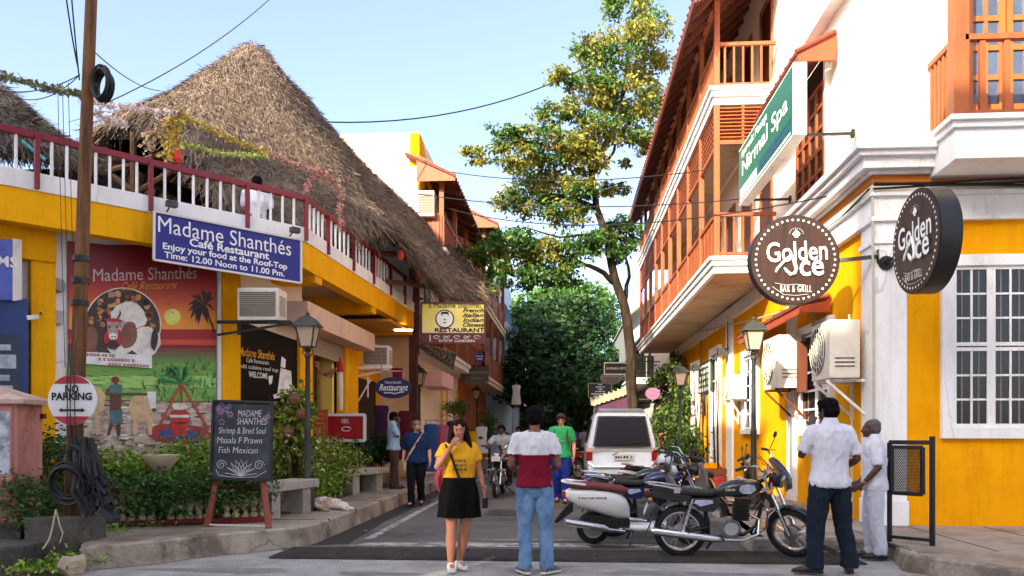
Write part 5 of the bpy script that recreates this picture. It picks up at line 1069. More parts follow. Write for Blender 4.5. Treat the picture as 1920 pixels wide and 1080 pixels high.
# ------------------------------------------------------------------ round wooden bar signs
disc_w = mat('dark_sign_wood', S(60, 35, 24), .5, .25, 3, bump=.15, stretch=(9, 9, .8), c2=S(30, 16, 12), c2amt=.7, c2scale=2)
def round_sign(label, c, ux, r, th, arm_a, arm_b):
 ux = V(ux).normalized(); uz = V((0, 0, 1)); nf = ux.cross(uz); t = thing('round_sign', label, 'sign', tuple(c), group='round Golden Ace signs at the corner')
 q = MB(); q.slab_disc(c - nf * .006, ux * r, uz * r, -nf * (th - .006), 48); q.build('drum', blackm, t, smooth=.5)
 q = MB(); q.disc(c, ux * r * .985, uz * r * .985, 48); q.build('face', disc_w, t)
 q = MB(); q.disc(c - nf * th - nf * .002, ux * r * .985, uz * r * .985, 48); q.build('face', disc_w, t)
 q = MB(); n = 46
 for k in range(n): a = 2 * PI * k / n; q.disc(c + nf * .012 + (ux * math.cos(a) + uz * math.sin(a)) * r * .885, ux * .0165, uz * .0165, 10)
 q.build('bulb_ring', mat('ring_bulb_white', S(238, 236, 230), .4, .02), t)
 q = MB(); tl = ux * math.cos(.05) + uz * math.sin(.05); tu = -ux * math.sin(.05) + uz * math.cos(.05)
 P = lambda x, y, o=.012: c + ux * x * r + uz * y * r + nf * o
 q.text('Golden', P(.03, .16), tl, tu, .37 * r / .6, width=r * 1.36, bold=.012, lift=.012); q.text('ce', P(.35, -.14), tl, tu, .42 * r / .6, width=r * .54, bold=.014, lift=.012)
 q.tube([P(-.44, -.28), P(-.40, -.2), P(-.22, .0), P(-.09, .1), P(-.04, .0), P(.02, -.2), P(-.01, -.3), P(-.11, -.33), P(-.19, -.26), P(-.25, -.18)], [r * .022, r * .03, r * .034, r * .036, r * .038, r * .038, r * .038, r * .038, r * .034, r * .02], 6)
 for s_ in (1, -1): q.poly([P(.02 - .0, .68), P(.02 + s_ * .09, .57), P(.02 + s_ * .05, .52), P(.02, .54)])
 q.poly([P(.02, .58), P(-.02, .49), P(.06, .49)])
 for k in range(10): a = PI * (k + .5) / 9 - .2; q.disc(P(.02 + .15 * math.cos(a), .59 + .11 * math.sin(a)), ux * .006, uz * .006, 6)
 q.text('BAR & GRILL', P(.0, -.66), ux, uz, .13 * r / .6, width=r * .7, lift=.012, spacing=1.2)
 q.tube([P(-.46, -.52), P(-.2, -.73 + .16), P(0, -.55), P(.22, -.57)], .003, 4); q.tube([P(-.52, -.6), P(-.26, -.78), P(0, -.8), P(.28, -.77)], .003, 4)
 q.build('lettering', letw, t)
 q = MB(); q.bar(arm_a, arm_b, .05, .05); q.lathe([(.001, 0), (.1, 0), (.1, .025), (.001, .025)], arm_b, (V(arm_a) - V(arm_b)), n=12); q.build('bracket', blackm, t)
 return t
c = cd(1491, 487, 11.15); rr = 84 / F * 11.15
round_sign('round wooden Golden Ace sign facing the street junction, left of the corner', c, (1, .07, 0), rr, .16, c + V((rr * .98, .1, 0)), V((XW + .06, YF - .01, c.z)))
c = cd(1716, 453, 9.7); rr = .63
round_sign('round wooden Golden Ace sign on the right, seen at an angle with black rim', c, (.03, -1, 0), rr, .25, c + V((.12, rr * .98, 0)), V((c.x + .14, YF - .0, c.z)))
# ------------------------------------------------------------------ green spa sign hung along the street wall
XG = 3.30; A, B, C_, D = atX(1384, 276, XG), atX(1487, 128, XG), atX(1487, 262, XG), atX(1386, 378, XG)
zt, zb_ = (A.z + B.z) / 2, (C_.z + D.z) / 2; y0, y1 = (B.y + C_.y) / 2, (A.y + D.y) / 2
sp = thing('spa_sign', 'long green lightbox lettered Nirmal Spa hung along the white upper wall', 'sign', (XG, (y0 + y1) / 2, (zt + zb_) / 2))
q = MB(); q.box(XG + .004, y0, zb_, XG + .2, y1, zt); q.build('casing', white, sp, bevel=.01)
q = MB(); q.quad(V((XG, y0 + .03, zb_ + .03)), V((XG, y1 - .03, zb_ + .03)), V((XG, y1 - .03, zt - .03)), V((XG, y0 + .03, zt - .03))); q.build('face', mat('spa_green', S(8, 104, 82), .35, .08, 1, c2=S(6, 86, 52), c2amt=.6, c2scale=.3), sp)
L_ = y1 - y0; H_ = zt - zb_; uy_ = V((0, -1, 0)); uz = V((0, 0, 1)); ps_ = lambda f, h, o=.0: V((XG - o, y1 - f * L_, zb_ + h * H_))
q = MB(); q.text('Nirmal Spa', ps_(.5, .56), uy_, uz, .5 * H_ / 1.2, width=L_ * .84, bold=.01, hk=.9); q.text('Ayurvedic Massage', ps_(.33, .84), uy_, uz, .2, width=L_ * .52, bold=.015)
q.build('lettering', letw, sp)
q = MB(); scribble(q, ps_(.7, .25, .006), uy_, L_ * .5, .10, 1); scribble(q, ps_(.7, .16, .006), uy_, L_ * .5, .08, 2)
q.build('lettering', P3('spa_blue', 40, 60, 110), sp)
q = MB(); q.quad(ps_(.04, .25, .004), ps_(.40, .25, .004), ps_(.40, .11, .004), ps_(.04, .11, .004)); q.quad(ps_(.03, .085, .004), ps_(.97, .085, .004), ps_(.97, .05, .004), ps_(.03, .05, .004)); q.build('white_band', P3('band_white', 222, 232, 220), sp)
q = MB()
for yy in (y0 + .1, y1 - .3): q.bar((XG + .02, yy, zb_ + .03), (XW, yy, zb_ + .03), .04, .04); q.lathe([(.001, 0), (.07, 0), (.07, .03), (.001, .03)], V((XW, yy, zb_ + .03)), V((-1, 0, 0)), n=10)
q.build('bracket', blackm, sp)
# small plates on the yellow wall
y0, y1 = atX(1333, 700, XW - .03).y, atX(1309, 700, XW - .03).y; z0, z1 = atX(1320, 737, XW).z, atX(1320, 680, XW).z
t = thing('wall_plate', 'dark green wall plate with rows of white lettering between the doors', 'sign', (XW, (y0 + y1) / 2, z0))
q = MB(); q.box(XW - .03, y0, z0, XW, y1, z1); q.build('plate', mat('plate_green', S(30, 76, 62), .5, .1), t)
q = MB()
for k in range(5): scribble(q, V((XW - .034, (y0 + y1) / 2, z1 - (z1 - z0) * (k + .6) / 5.2)), V((0, -1, 0)), (y1 - y0) * .84, .14, k)
q.build('lettering', letw, t)
y0 = atX(1321, 760, XW).y; z0, z1 = atX(1317, 776, XW).z, atX(1317, 740, XW).z
t = thing('wall_plate', 'small blue wall plate with pale marks below the green plate', 'sign', (XW, y0, z0))
q = MB(); q.box(XW - .03, y0, z0, XW, y0 + .55, z1); q.build('plate', mat('plate_violet', S(70, 74, 132), .5, .1), t)
q = MB()
for k in range(3): scribble(q, V((XW - .034, y0 + .275, z1 - (z1 - z0) * (k + .6) / 3.2)), V((0, -1, 0)), .46, .1, k + 7)
q.build('lettering', letw, t)
# wall floodlights near the plates
for px, py in ((1304, 690), (1352, 660)):
 c = atX(px, py, XW - .2); q = MB(); q.obox(c, V((.09, 0, 0)), V((0, .14, 0)), V((0, 0, .09))); q.tube([c, V((XW, c.y, c.z + .1))], .02, 5); q.tube([V((XW - .03, c.y, c.z)), V((XW - .03, c.y, c.z + .9))], .015, 5)
 solo(q, 'wall_floodlight', iron, {1304: 'grey floodlight above the far door on the yellow wall', 1352: 'grey floodlight under a thin pipe beside the tall white door'}[px], 'floodlight', c, bevel=.008)
# hanging signs far down on the right
c = cd(1155, 691, 29.5); t, pf, ux = board('black_board', 'black hanging board with white border in front of the tree trunk', c, .86, .42, .06, mat('board_black', S(30, 40, 42), .5), ux=_r, frame=white, fw=.03)
q = MB(); q.text('BAMBARA ARTS', pf(0, 0), _r, V((0, 0, 1)), .13, width=.72); q.build('lettering', letw, t); q = MB(); q.bar(pf(.5, .6, 0), pf(1.9, .6, 0), .04, .04); q.build('hanger', blackm, t)
c = cd(1146, 709, 31); t = thing('oval_board', 'greyish oval hanging board half hidden behind the black board', 'sign', tuple(c)); q = MB(); q.slab_disc(c, _r * .43, V((0, 0, .25)), _f * .05, 28); q.build('plate', mat('oval_grey', S(130, 118, 116), .6, .1), t)
q = MB(); scribble(q, c - _f * .006 - V((0, 0, .02)), _r, .55, .09, 5); scribble(q, c - _f * .006 - V((0, 0, .13)), _r, .35, .06, 6); q.build('lettering', P3('oval_dark', 60, 50, 54), t); q = MB(); q.bar(c + V((.2, .02, .2)), c + V((1.6, .02, .22)), .03, .03); q.build('hanger', blackm, t)
c = cd(1125, 732, 36); t, pf, ux = board('menu_board', 'dark navy board in a thin yellow frame, lowest of the far signs', c, 1.05, .64, .05, mat('board_navy', S(34, 40, 56), .5), ux=_r, frame=P3('frame_olive', 150, 150, 70), fw=.03)
q = MB()
for k, w in enumerate((.16, .36, .16, .42, .8, .6)): scribble(q, pf(0, .4 - .16 * k), _r, w, .06, k)
q.build('lettering', letw, t); q = MB(); q.bar(pf(.3, .5, -.02), pf(.3, .9, -.02), .04, .04); q.bar(pf(.3, .9, -.02), pf(3.0, .9, -.02), .04, .04); q.build('hanger', blackm, t)
c = cd(1224, 738, 24); q = MB(); q.slab_disc(c, _r * .22, V((0, 0, .18)), _f * .04, 24); solo(q, 'floral_disc', mat('floral_print', S(120, 92, 116), .6, .2, 9, c2=S(176, 60, 110), c2amt=.9, c2scale=9), 'small round floral sign in front of the creeper leaves', 'sign', c)
# iron mesh panel on posts at the right pavement edge
fp = thing('mesh_panel', 'black framed wire mesh panel on a post beside the man in white', 'barrier', tuple(xy(cd(1748, 1025, 9.2), HR)))
pP = xy(cd(1748, 1025, 9.0), HR); zt_ = cd(1748, 818, 9.0).z; left = xy(cd(1668, 1020, 9.35), HR)
q = MB(); q.tube([pP, xy(pP, zt_)], .032, 10); q.bar(xy(pP, cd(1748, 830, 9).z), xy(left, cd(1748, 830, 9).z), .05, .05); q.bar(xy(pP, HR + .06), xy(left, HR + .06), .035, .035); q.tube([xy(left, HR), xy(left, cd(1748, 830, 9).z)], .03, 8); q.build('post', blackm, fp)
fa, fb_ = cd(1672, 838, 9.3), cd(1730, 838, 9.05); zl = cd(1730, 928, 9.0).z
q = MB(); c4 = [xy(fa, fa.z), xy(fb_, fa.z), xy(fb_, zl), xy(fa, zl)]
for i in range(4): q.bar(c4[i], c4[(i + 1) % 4], .04, .045, V((0, -1, 0)))
q.build('frame', blackm, fp)
q = MB(); n = 16
for k in range(-n, n):
 for s_ in (1, -1):
  pts = []; W_ = (fb_ - fa).length; Hh = fa.z - zl
  x0 = W_ * k / n;
  t0, t1 = 0.0, 1.0
  a = x0 if s_ == 1 else x0 + W_; b = a + s_ * W_
  lo_, hi_ = max(0, min(1, (0 - a) / (b - a))), max(0, min(1, (W_ - a) / (b - a)))
  lo_, hi_ = min(lo_, hi_), max(lo_, hi_)
  if hi_ - lo_ > .03:
   dv = (fb_ - fa).normalized(); q.tube([xy(fa) + dv * (a + (b - a) * t) + V((0, -.004 * s_, zl + Hh * t)) for t in (lo_, hi_)], .005, 4)
q.build('wire_mesh', blackm, fp)
# ------------------------------------------------------------------ overhead wires
def wire(label, a, b, sag, r=.012, group='overhead wires'):
 q = MB(); q.tube([a.lerp(b, t) - V((0, 0, sag * 4 * t * (1 - t))) for t in [i / 14 for i in range(15)]], r, 5); solo(q, 'overhead_wire', cable, label, 'wire', a, group)
wire('black wire rising from the pole to the top centre of the sky', cd(195, 195, 9.2), cd(520, -15, 14), .15, .007)
wire('short black wire crossing down behind the left sky wire', cd(180, 100, 9.2), cd(300, 170, 15), .1, .007)
wire('black wire sloping from the thatch side to the tree top', cd(612, 229, 19), cd(1110, 120, 24), .5, .018)
wire('upper level wire crossing the street from the white gable', cd(790, 312, 22), cd(1330, 318, 16), .3, .012)
wire('middle level wire crossing the street below the gable roof', cd(720, 352, 20), cd(1400, 372, 15.5), .3, .012)
wire('lowest level wire crossing the street behind the tree crown', cd(830, 388, 22), cd(1590, 360, 12), .5, .012)
wire('wire running from the pole top towards the upper left corner', cd(147, 130, 9.05), cd(122, -20, 8), .05, .008)
wire('second wire dropping beside the pole top at upper left', cd(149, 150, 9.05), cd(133, -20, 8.2), .03, .008)
wire('thin wire going left from the pole below the green garland', cd(150, 140, 9.05), cd(-30, 162, 9), .12, .006)
wire('thin sagging wire left of the pole above the railing', cd(150, 140, 9.05), cd(-30, 140, 10), .3, .006)
for px in (108, 117, 128): wire('thin vertical cable dropping just left of the pole', cd(px, 155, 9.1), cd(px + 14, 690, 9.3), .02, .004, 'thin cables hanging beside the pole')
# ------------------------------------------------------------------ houses further down the street
def house(name, label, Xw, Xb, Y0, Y1, floors, ztop, wallm, wm, side=-1, pitch=None, windows=True, nbay=3, slabm=white, solid=False, end_wall=None):
 """terraced house: wall plane Xw, balconies out to Xb, slabs at floors; side -1 = left of the street"""
 t = thing(name, label, 'building', ((Xw + side * 3), (Y0 + Y1) / 2, 0)); s_ = side
 q = MB(); q.box(Xw, Y0, HL - .1, Xw + s_ * 7, Y1, ztop); q.build('wall', wallm, t)
 for k, z in enumerate(floors):
  q = MB(); q.box(Xw, Y0 + .05, z, Xb, Y1 - .05, z + .16); q.box(Xw, Y0, z + .16, Xb + -s_ * .06, Y1, z + .26); q.build('balcony_slab', slabm, t, bevel=.01)
  zf = z + .26; top = (floors[k + 1] if k + 1 < len(floors) else (pitch[0] if pitch else None)); n = nbay
  for i in range(n + 1):
   y = Y0 + .1 + (Y1 - Y0 - .2) * i / n; xx = Xb + s_ * .07
   if top: q = MB(); q.box(xx - .06, y - .06, zf, xx + .06, y + .06, top); q.build('post', wm, t)
   if i < n:
    y2 = Y0 + .1 + (Y1 - Y0 - .2) * (i + 1) / n; q = MB(); q.box(xx - .04, y + .06, zf + .86, xx + .04, y2 - .06, zf + .93); q.box(xx - .03, y + .06, zf + .06, xx + .03, y2 - .06, zf + .1)
    m_ = 9
    if solid: q.box(xx - .015, y + .06, zf + .1, xx + .015, y2 - .06, zf + .86)
    for j in range(m_): yy = y + (y2 - y) * (j + .5) / m_; q.box(xx - .022, yy - .018, zf + .1, xx + .022, yy + .018, zf + .86)
    q.build('balustrade', wm if k or not isinstance(solid, str) else wm, t)
  q = MB(); q.box(Xw - s_ * .02, Y0 + .03, zf + .86, Xb + s_ * .13, Y0 + .11, zf + .93); nn = 6
  for j in range(nn): xx = Xw + (Xb - Xw) * (j + .5) / nn; q.box(xx - .06, Y0 + .04, zf, xx + .06, Y0 + .1, zf + .86)
  q.build('end_balustrade', wm, t)
  for i in range(n):
   y = Y0 + (Y1 - Y0) * (i + .5) / n; q = MB(); q.box(Xw - s_ * .03, y - .5, zf, Xw + s_ * .02, y + .5, zf + 2.0); d = q.build('door', woodd, t); q = MB(); q.box(Xw - s_ * .035, y - .38, zf + .2, Xw - s_ * .031, y + .38, zf + 1.86); q.build('pane', glass_d, d)
 if pitch:
  za, zb, over = pitch; q = MB(); n = int((Y1 - Y0) / .3); xe = Xb - s_ * over
  for i in range(n): y = Y0 - .3 + (Y1 - Y0 + .4) * i / n; q.bar((xe, y + .13, za), (Xw + s_ * .3, y + .13, zb), .27, .04); q.tube([(xe, y, za + .03), (Xw + s_ * .3, y, zb + .03)], .05, 5)
  r_ = q.build('roof', tile, t)
  q = MB(); q.quad((xe, Y0 - .28, za - .05), (Xw, Y0 - .28, zb - .08), (Xw, Y1 + .1, zb - .08), (xe, Y1 + .1, za - .05));
  for i in range(8): y = Y0 - .2 + (Y1 - Y0) * i / 7; q.bar((xe + s_ * .02, y, za - .1), (Xw, y, zb - .15), .07, .09)
  q.build('rafters', woodd, r_)
  q = MB(); q.prism([V((xe, Y0 - .3, za - .1)), V((Xw, Y0 - .3, za - .1)), V((Xw, Y0 - .3, zb)), V((xe, Y0 - .3, za + .04))], V((0, .03, 0))); q.build('gable_board', wood, r_)
 return t
# white gabled house beyond the cafe
Y0 = 21.25; Xw = atY(785, 400, Y0).x; Xb = atY(832, 440, Y0).x
z2 = atY(815, 482, Y0).z; za = atY(852, 338, Y0).z
hA = house('white_house', 'tall white house with orange balcony and curved yellow gable beyond the thatch', Xw, Xb, Y0, 29.0, [3.42, z2], atY(700, 250, Y0).z, cream, wood, -1, (za, za + .62, .35), nbay=3)
q = MB(); pr = [(-.02, 0), (.25, .02), (.5, -.05), (.8, -.3), (1.0, -.62), (1.6, -.72), (2.0, -.8), (2.1, -1.4), (-.02, -1.4)]
zt = atY(783, 250, Y0).z; q.prism([V((Xw + .02, Y0 + y * 1.3, zt + z)) for y, z in pr], V((-.25, 0, 0))); q.build('curved_gable', yellow, hA)
q = MB(); q.box(Xw - .8, Y0 - .06, 5.5, Xw - .02, Y0 + .02, zt - .9); q.build('wall_pier', white, hA)
q = MB(); c = cd(798, 405, 21.3); t = aircon('air_conditioner', 'window air conditioner under the gable roof of the white house', c, (1, .05, 0), .45, .68, .5)
# ground floor of that house: shutters, yellow columns, pink block
q = MB(); y0 = atX(797, 760, -4.3).y
q.box(-4.4, 21.4, HL, -4.34, 24.6, 2.75); q.build('shutter', mat('pinkish_shutter', S(176, 140, 132), .6, .15, 2, stretch=(1, 1, 8)), hA)
q = MB(); q.box(-4.5, 21.3, HL, -4.4, 29, 3.42); q.build('ground_wall', mat('dull_white_wall', S(200, 186, 170), .85, .1, 2, c2=S(150, 136, 120), c2amt=.5), hA)
for y in (25.0, 26.1, 28.6): q = MB(); q.box(-4.4, y, HL, -3.95, y + .35, 3.0); q.build('column', yellow2, hA)
c = cd(834, 718, 23.5); q = MB(); w2 = 14 / F * 23.5; q.box(-4.4, c.y - 1.9, c.z - .2, c.x + w2, c.y + .3, c.z + .2); q.build('shutter_box', mat('pale_pink_box', S(222, 176, 172), .7, .08), hA, bevel=.01)
q = MB(); c = cd(820, 680, 20.9); q.loft([[cd(782, 640, 20.8), cd(856, 660, 21.6), cd(856, 664, 21.6), cd(782, 645, 20.8)], [cd(782, 645, 21.0), cd(850, 690, 21.8), cd(850, 694, 21.8), cd(782, 650, 21)]]); q.build('awning', mat('striped_dark_awning', S(60, 54, 46), .8, .2, 6, c2=S(170, 160, 140), c2amt=.7, c2scale=12), hA)
# orange house
hB = house('orange_house', 'orange wooden house with stacked balconies and red tiled roof down the left side', -3.9, -3.0, 29.3, 38.5, [3.3, 6.0], 9.6, mat('orange_house_wall', S(198, 108, 50), .8, .12, 2), wood, -1, (9.0, 9.8, .5), nbay=3, slabm=mat('cream_slab', S(236, 214, 170), .8, .08), solid=True)
q = MB(); q.box(-4.0, 29.25, 3.6, -3.3, 29.32, 6.0); q.build('timber_screen', wood, hB)
q = MB(); q.bar((-3.0, 33.8, 2.9), (-2.3, 33.8, 2.6), 7.5, .05); q.build('awning', mat('dark_awning', S(54, 46, 44), .8, .2), hB)
# pale blue house and last ones
hC = house('blue_house', 'pale blue white house standing after the orange one', -3.6, -3.0, 39.2, 52, [3.4, 6.6], 10.4, mat('pale_blue_wall', S(196, 214, 226), .8, .06, 2), mat('blue_grey_frame', S(120, 146, 170), .6), -1, None, nbay=4)
q = MB(); q.bar((-3.5, 45, 4.0), (-1.9, 45, 3.4), 12, .06); q.build('awning', mat('maroon_awning', S(96, 44, 40), .8, .2), hC)
hD = house('grey_house', 'grey house at the far end of the left row', -3.6, -3.1, 53, 66, [3.4], 7.5, mat('grey_house_wall', S(150, 150, 148), .85, .1), iron, -1, None, nbay=4)
# right side beyond the corner building
hE = house('white_villa', 'white villa with dark striped upper wall behind the street tree', 3.7, 2.7, 34.2, 48, [3.5], 6.3, mat('villa_white', S(226, 220, 210), .8, .06, 2, c2=S(160, 150, 140), c2amt=.4), iron, 1, None, nbay=4)
q = MB(); q.prism([V((2.5, 34.5, 6.3)), V((2.5, 47.5, 6.3)), V((4.6, 47.5, 8.0)), V((4.6, 34.5, 8.0))], V((0, 0, .1))); q.build('roof', mat('grey_tin_roof', S(150, 138, 122), .7, .2, 3, stretch=(1, 8, 1)), hE)
q = MB()
for k in range(30): y = 34.4 + k * .43; q.box(2.56, y, 4.6, 2.6, y + .2, 6.4)
q.build('slatted_screen', mat('grey_slats', S(110, 116, 120), .7, .15), hE)
hF = house('cream_villa', 'cream villa at the far right end of the street', 3.7, 3.0, 49, 68, [3.5], 7, cream, iron, 1, None, nbay=5)
# maroon cloth awning under the balcony end
aw = thing('cloth_awning', 'maroon cloth awning sloping out under the far balcony end', 'awning', (3.4, 30.5, 2.7)); q = MB(); n = 14; rings = []
for i in range(n + 1): y = 28.6 + 5.2 * i / n; rings.append([V((XW, y, 3.35)), V((3.3, y, 3.05)), V((2.45, y, 2.62)), V((2.44, y, 2.44 + .05 * (i % 2)))])
q.loft(rings, cap=False, closed=False); q.build('canopy', mat('maroon_cloth', S(104, 38, 36), .85, .15, 3), aw)
q = MB()
for y in (28.7, 33.7): q.bar((XW, y, 2.7), (2.5, y, 2.6), .04, .04)
q.build('frame', iron, aw)
# low yellow planter wall, wooden crate and red cans by the doors
c = atZ(1270, 885, HR); q = MB(); q.box(3.2, 22.3, HR, XW, 22.6, HR + .42); q.box(3.2, 22.6, HR, 3.45, 26, HR + .42); solo(q, 'planter_wall', yellow, 'low yellow planter wall at the foot of the creeper', 'planter', (3.6, 22.5, HR), bevel=.02)
q = MB(); c = cd(1332, 886, 17.6); c.z = HR; q.box(c.x - .3, c.y - .25, HR, c.x + .3, c.y + .25, HR + .05)
for k in range(3):
 for s_ in (-1, 1): q.box(c.x - .3, c.y + s_ * .25 - .015, HR + .08 + k * .14, c.x + .3, c.y + s_ * .25 + .015, HR + .19 + k * .14); q.box(c.x + s_ * .3 - .015, c.y - .23, HR + .08 + k * .14, c.x + s_ * .3 + .015, c.y + .23, HR + .19 + k * .14)
for i in (-1, 1):
 for j in (-1, 1): q.box(c.x + i * .27 - .02, c.y + j * .22 - .02, HR + .04, c.x + i * .27 + .02, c.y + j * .22 + .02, HR + .5)
solo(q, 'wooden_crate', mat('crate_wood', S(120, 70, 44), .8, .2, 4), 'reddish brown wooden crate standing by the tall white door', 'crate', c)
q = MB(); c = cd(1345, 892, 16.9); c.z = HR; q.lathe([(.001, 0), (.12, 0), (.14, .3), (.13, .32), (.115, .3), (.1, .03), (.001, .03)], c, n=14); solo(q, 'red_bucket', mat('red_bucket', S(160, 36, 34), .5, .1), 'small red bucket in front of the wooden crate', 'bucket', c, smooth=.6)
q = MB(); c = cd(1440, 1003, 10.3); q.box(c.x - .12, c.y, HR, c.x + .3, c.y + .3, HR + .07); solo(q, 'entrance_step', mat('orange_lit_step', S(196, 140, 70), .85, .15, 3, c2=S(140, 120, 100), c2amt=.6), 'low step behind the black motorcycle, orange sunlight put into its colour', 'step', (c.x, c.y, HR), bevel=.02)  # ochre stands for the orange sunlight on the step
# street end: dark wall and unseen houses added behind the photographer to shade the street
q = MB(); q.box(-14, 118, 0, 16, 119, 7); solo(q, 'end_house', mat('far_house', S(56, 52, 44), .9, .1), 'dull house front closing the far end of the street', 'building', (0, 118, 0))
def block(label, x0, x1, y0, y1, h, m):
 t = thing('shade_block', label, 'building', ((x0 + x1) / 2, (y0 + y1) / 2, 0)); q = MB(); q.box(x0, y0, 0, x1, y1, h); q.build('wall', m, t)
 q = MB(); q.box(x0 - .15, y0 - .15, h, x1 + .15, y1 + .15, h + .2); q.build('cornice', white, t)
 for f in range(int(h // 3.3)):
  x = x0 + .8
  while x < x1 - 1.6: q = MB(); q.box(x, y1 - .03, f * 3.3 + 1, x + 1.1, y1 + .02, f * 3.3 + 2.5); w = q.build('window', white, t); q = MB(); q.box(x + .1, y1 + .021, f * 3.3 + 1.1, x + 1, y1 + .024, f * 3.3 + 2.4); q.build('pane', glass_d, w); x += 2.6
def sx(X, Y, Z, yb): t = (Y - yb) / SUN_D.y; return X - SUN_D.x * t, Z + t * math.tan(SUN_EL)
yb = -8.0
x_gap1, h1 = sx(XW + .15, YF, Z1 + .1, yb); xg0, hg = sx(XW, 17.6, .6, yb); xg1, hg1 = sx(XW, 12.2, .9, yb)  # gap and heights shaped so a sun strip reaches the side wall
block('tall cream house across the junction, unseen behind the photographer, added to shade the front wall', xg1 + .1, xg1 + 22, yb - 7, yb, h1, cream)
block('lower yellow house added unseen between two taller ones, leaving a gap for the sun', xg0, xg1 + .05, yb - 6, yb - .02, (hg + hg1) / 2, yellow)
xt, ht = sx(-5.5, 14.5, 6.55, yb + 6)
block('white house added unseen behind the photographer to shade the left building', min(xt, xg0) - 16, xg0 - .05, yb, yb + 6, ht, white)
# ------------------------------------------------------------------ vegetation
def leafm(n, c, isl=.45, tr=.35): return mat('leaf_' + n, S(*c), .55, .15, 3, island=isl, trans=tr)
lg1, lg2, lg3 = leafm('olive', (128, 128, 44)), leafm('green', (62, 100, 32)), leafm('rust', (138, 98, 42))
bark = mat('grey_brown_bark', S(44, 36, 29), .95, .35, 4, bump=.9, spec=.1, bscale=22, stretch=(3, 3, .5), c2=S(74, 64, 53), c2amt=.7, c2scale=3)
def limb(q, pts, n=9): q.tube([p for p, _ in pts], [r for _, r in pts], n)
def wob(pts, k, a, seed):
 g_ = random.Random(seed); out = []
 for (p, r0), (p2, r1) in zip(pts, pts[1:]):
  for i in range(k): t = i / k; out.append((p.lerp(p2, t) + (V((g_.uniform(-a, a), g_.uniform(-a, a), g_.uniform(-a, a) * .5)) if i else V()), r0 + (r1 - r0) * t))
 return out + [pts[-1]]
# --- the street tree
D0 = 25.5
def T(px, py, dd=0): return cd(px, py, D0 + dd)
tb = T(1186, 900); st = thing('street_tree', 'tall loose street tree with sunlit olive and rusty leaves and a curved trunk', 'tree', tuple(xy(tb, HR)))
q = MB()
main = [(xy(tb, HR), .21), (T(1187, 790), .18), (T(1184, 680), .165), (T(1172, 580), .15), (T(1152, 520), .135), (T(1138, 440), .12), (T(1118, 390), .11), (T(1110, 330), .095), (T(1128, 280), .10), (T(1150, 240), .075), (T(1165, 190), .05), (T(1175, 120), .035), (T(1180, 40), .02)]
limb(q, wob(main, 3, .03, 1), 12)
subs = [[(T(1150, 530), .10), (T(1120, 505, -.4), .075), (T(1085, 490, -.8), .05), (T(1030, 480, -1.2), .03), (T(975, 470, -1.4), .015)],
 [(T(1118, 390), .09), (T(1080, 375, .5), .07), (T(1040, 365, .8), .05), (T(990, 350, 1), .03), (T(950, 340, 1.2), .012)],
 [(T(1110, 340), .08), (T(1105, 280, -.4), .06), (T(1090, 220, -.8), .045), (T(1070, 160, -1), .025), (T(1060, 130, -1), .01)],
 [(T(1128, 285), .06), (T(1140, 300, .5), .05), (T(1160, 260, 1), .04), (T(1195, 215, 1.2), .025), (T(1220, 160, 1.4), .012)],
 [(T(1105, 300), .05), (T(1060, 285, -.6), .04), (T(1010, 270, -1), .028), (T(950, 262, -1.3), .018), (T(895, 290, -1.5), .008)],
 [(T(1170, 570), .09), (T(1180, 520, .8), .06), (T(1172, 470, 1), .035), (T(1165, 430, 1.2), .015)],
 [(T(1138, 440), .06), (T(1100, 440, -1), .045), (T(1050, 445, -1.6), .03), (T(980, 425, -2), .015)],
 [(T(1112, 360), .05), (T(1140, 350, 1), .03), (T(1175, 340, 1.6), .015)],
 [(T(1150, 240), .05), (T(1110, 180, .5), .035), (T(1100, 110, .8), .02), (T(1110, 60, 1), .01)],
 [(T(1165, 190), .04), (T(1200, 120, -.5), .03), (T(1225, 50, -.8), .012)]]
for i, s_ in enumerate(subs): limb(q, wob(s_, 3, .06, i + 5), 7)
q.build('trunk', bark, st, smooth=True)
cl = [(1180, 10, 38, 30, 330, 0), (1215, 50, 38, 34, 330, -.5), (1110, 95, 42, 26, 300, .6), (1160, 95, 50, 36, 420, 0), (1215, 120, 40, 30, 330, .8), (1060, 140, 30, 20, 170, -1), (1105, 165, 40, 28, 300, 0), (1165, 175, 55, 36, 520, .3), (1220, 190, 30, 40, 300, 1), (1190, 235, 46, 32, 380, .6), (1120, 235, 48, 32, 420, -.4), (1050, 205, 40, 22, 220, -.8), (1000, 245, 36, 20, 170, -1), (940, 255, 34, 20, 170, -1.2), (895, 290, 24, 16, 100, -1.5), (965, 285, 42, 24, 240, -1), (1040, 275, 50, 30, 420, -.6), (1095, 300, 46, 30, 400, 0), (1000, 320, 50, 26, 330, .8), (955, 370, 38, 22, 210, 1), (1040, 350, 50, 28, 400, .4), (1085, 350, 36, 22, 260, -.4), (1000, 385, 46, 24, 290, .6), (1150, 350, 28, 14, 120, 1.4), (1172, 306, 10, 9, 40, 1.5), (1060, 400, 46, 26, 360, 0), (960, 455, 50, 26, 380, -1.2), (900, 470, 34, 22, 220, -1.6), (1010, 470, 46, 28, 370, -.8), (1080, 465, 46, 30, 380, -.6), (1125, 455, 34, 26, 220, -.4), (1050, 510, 44, 26, 330, -.8), (1165, 440, 36, 34, 300, 1.2), (980, 520, 36, 22, 220, -1.2), (930, 520, 26, 30, 170, -2), (1160, 470, 20, 26, 120, 1), (1172, 415, 24, 16, 100, 1), (1205, 270, 22, 22, 150, 1), (1110, 20, 0, 0, 0, 0)]
P = []; K = []; g_ = np.random.default_rng(5)
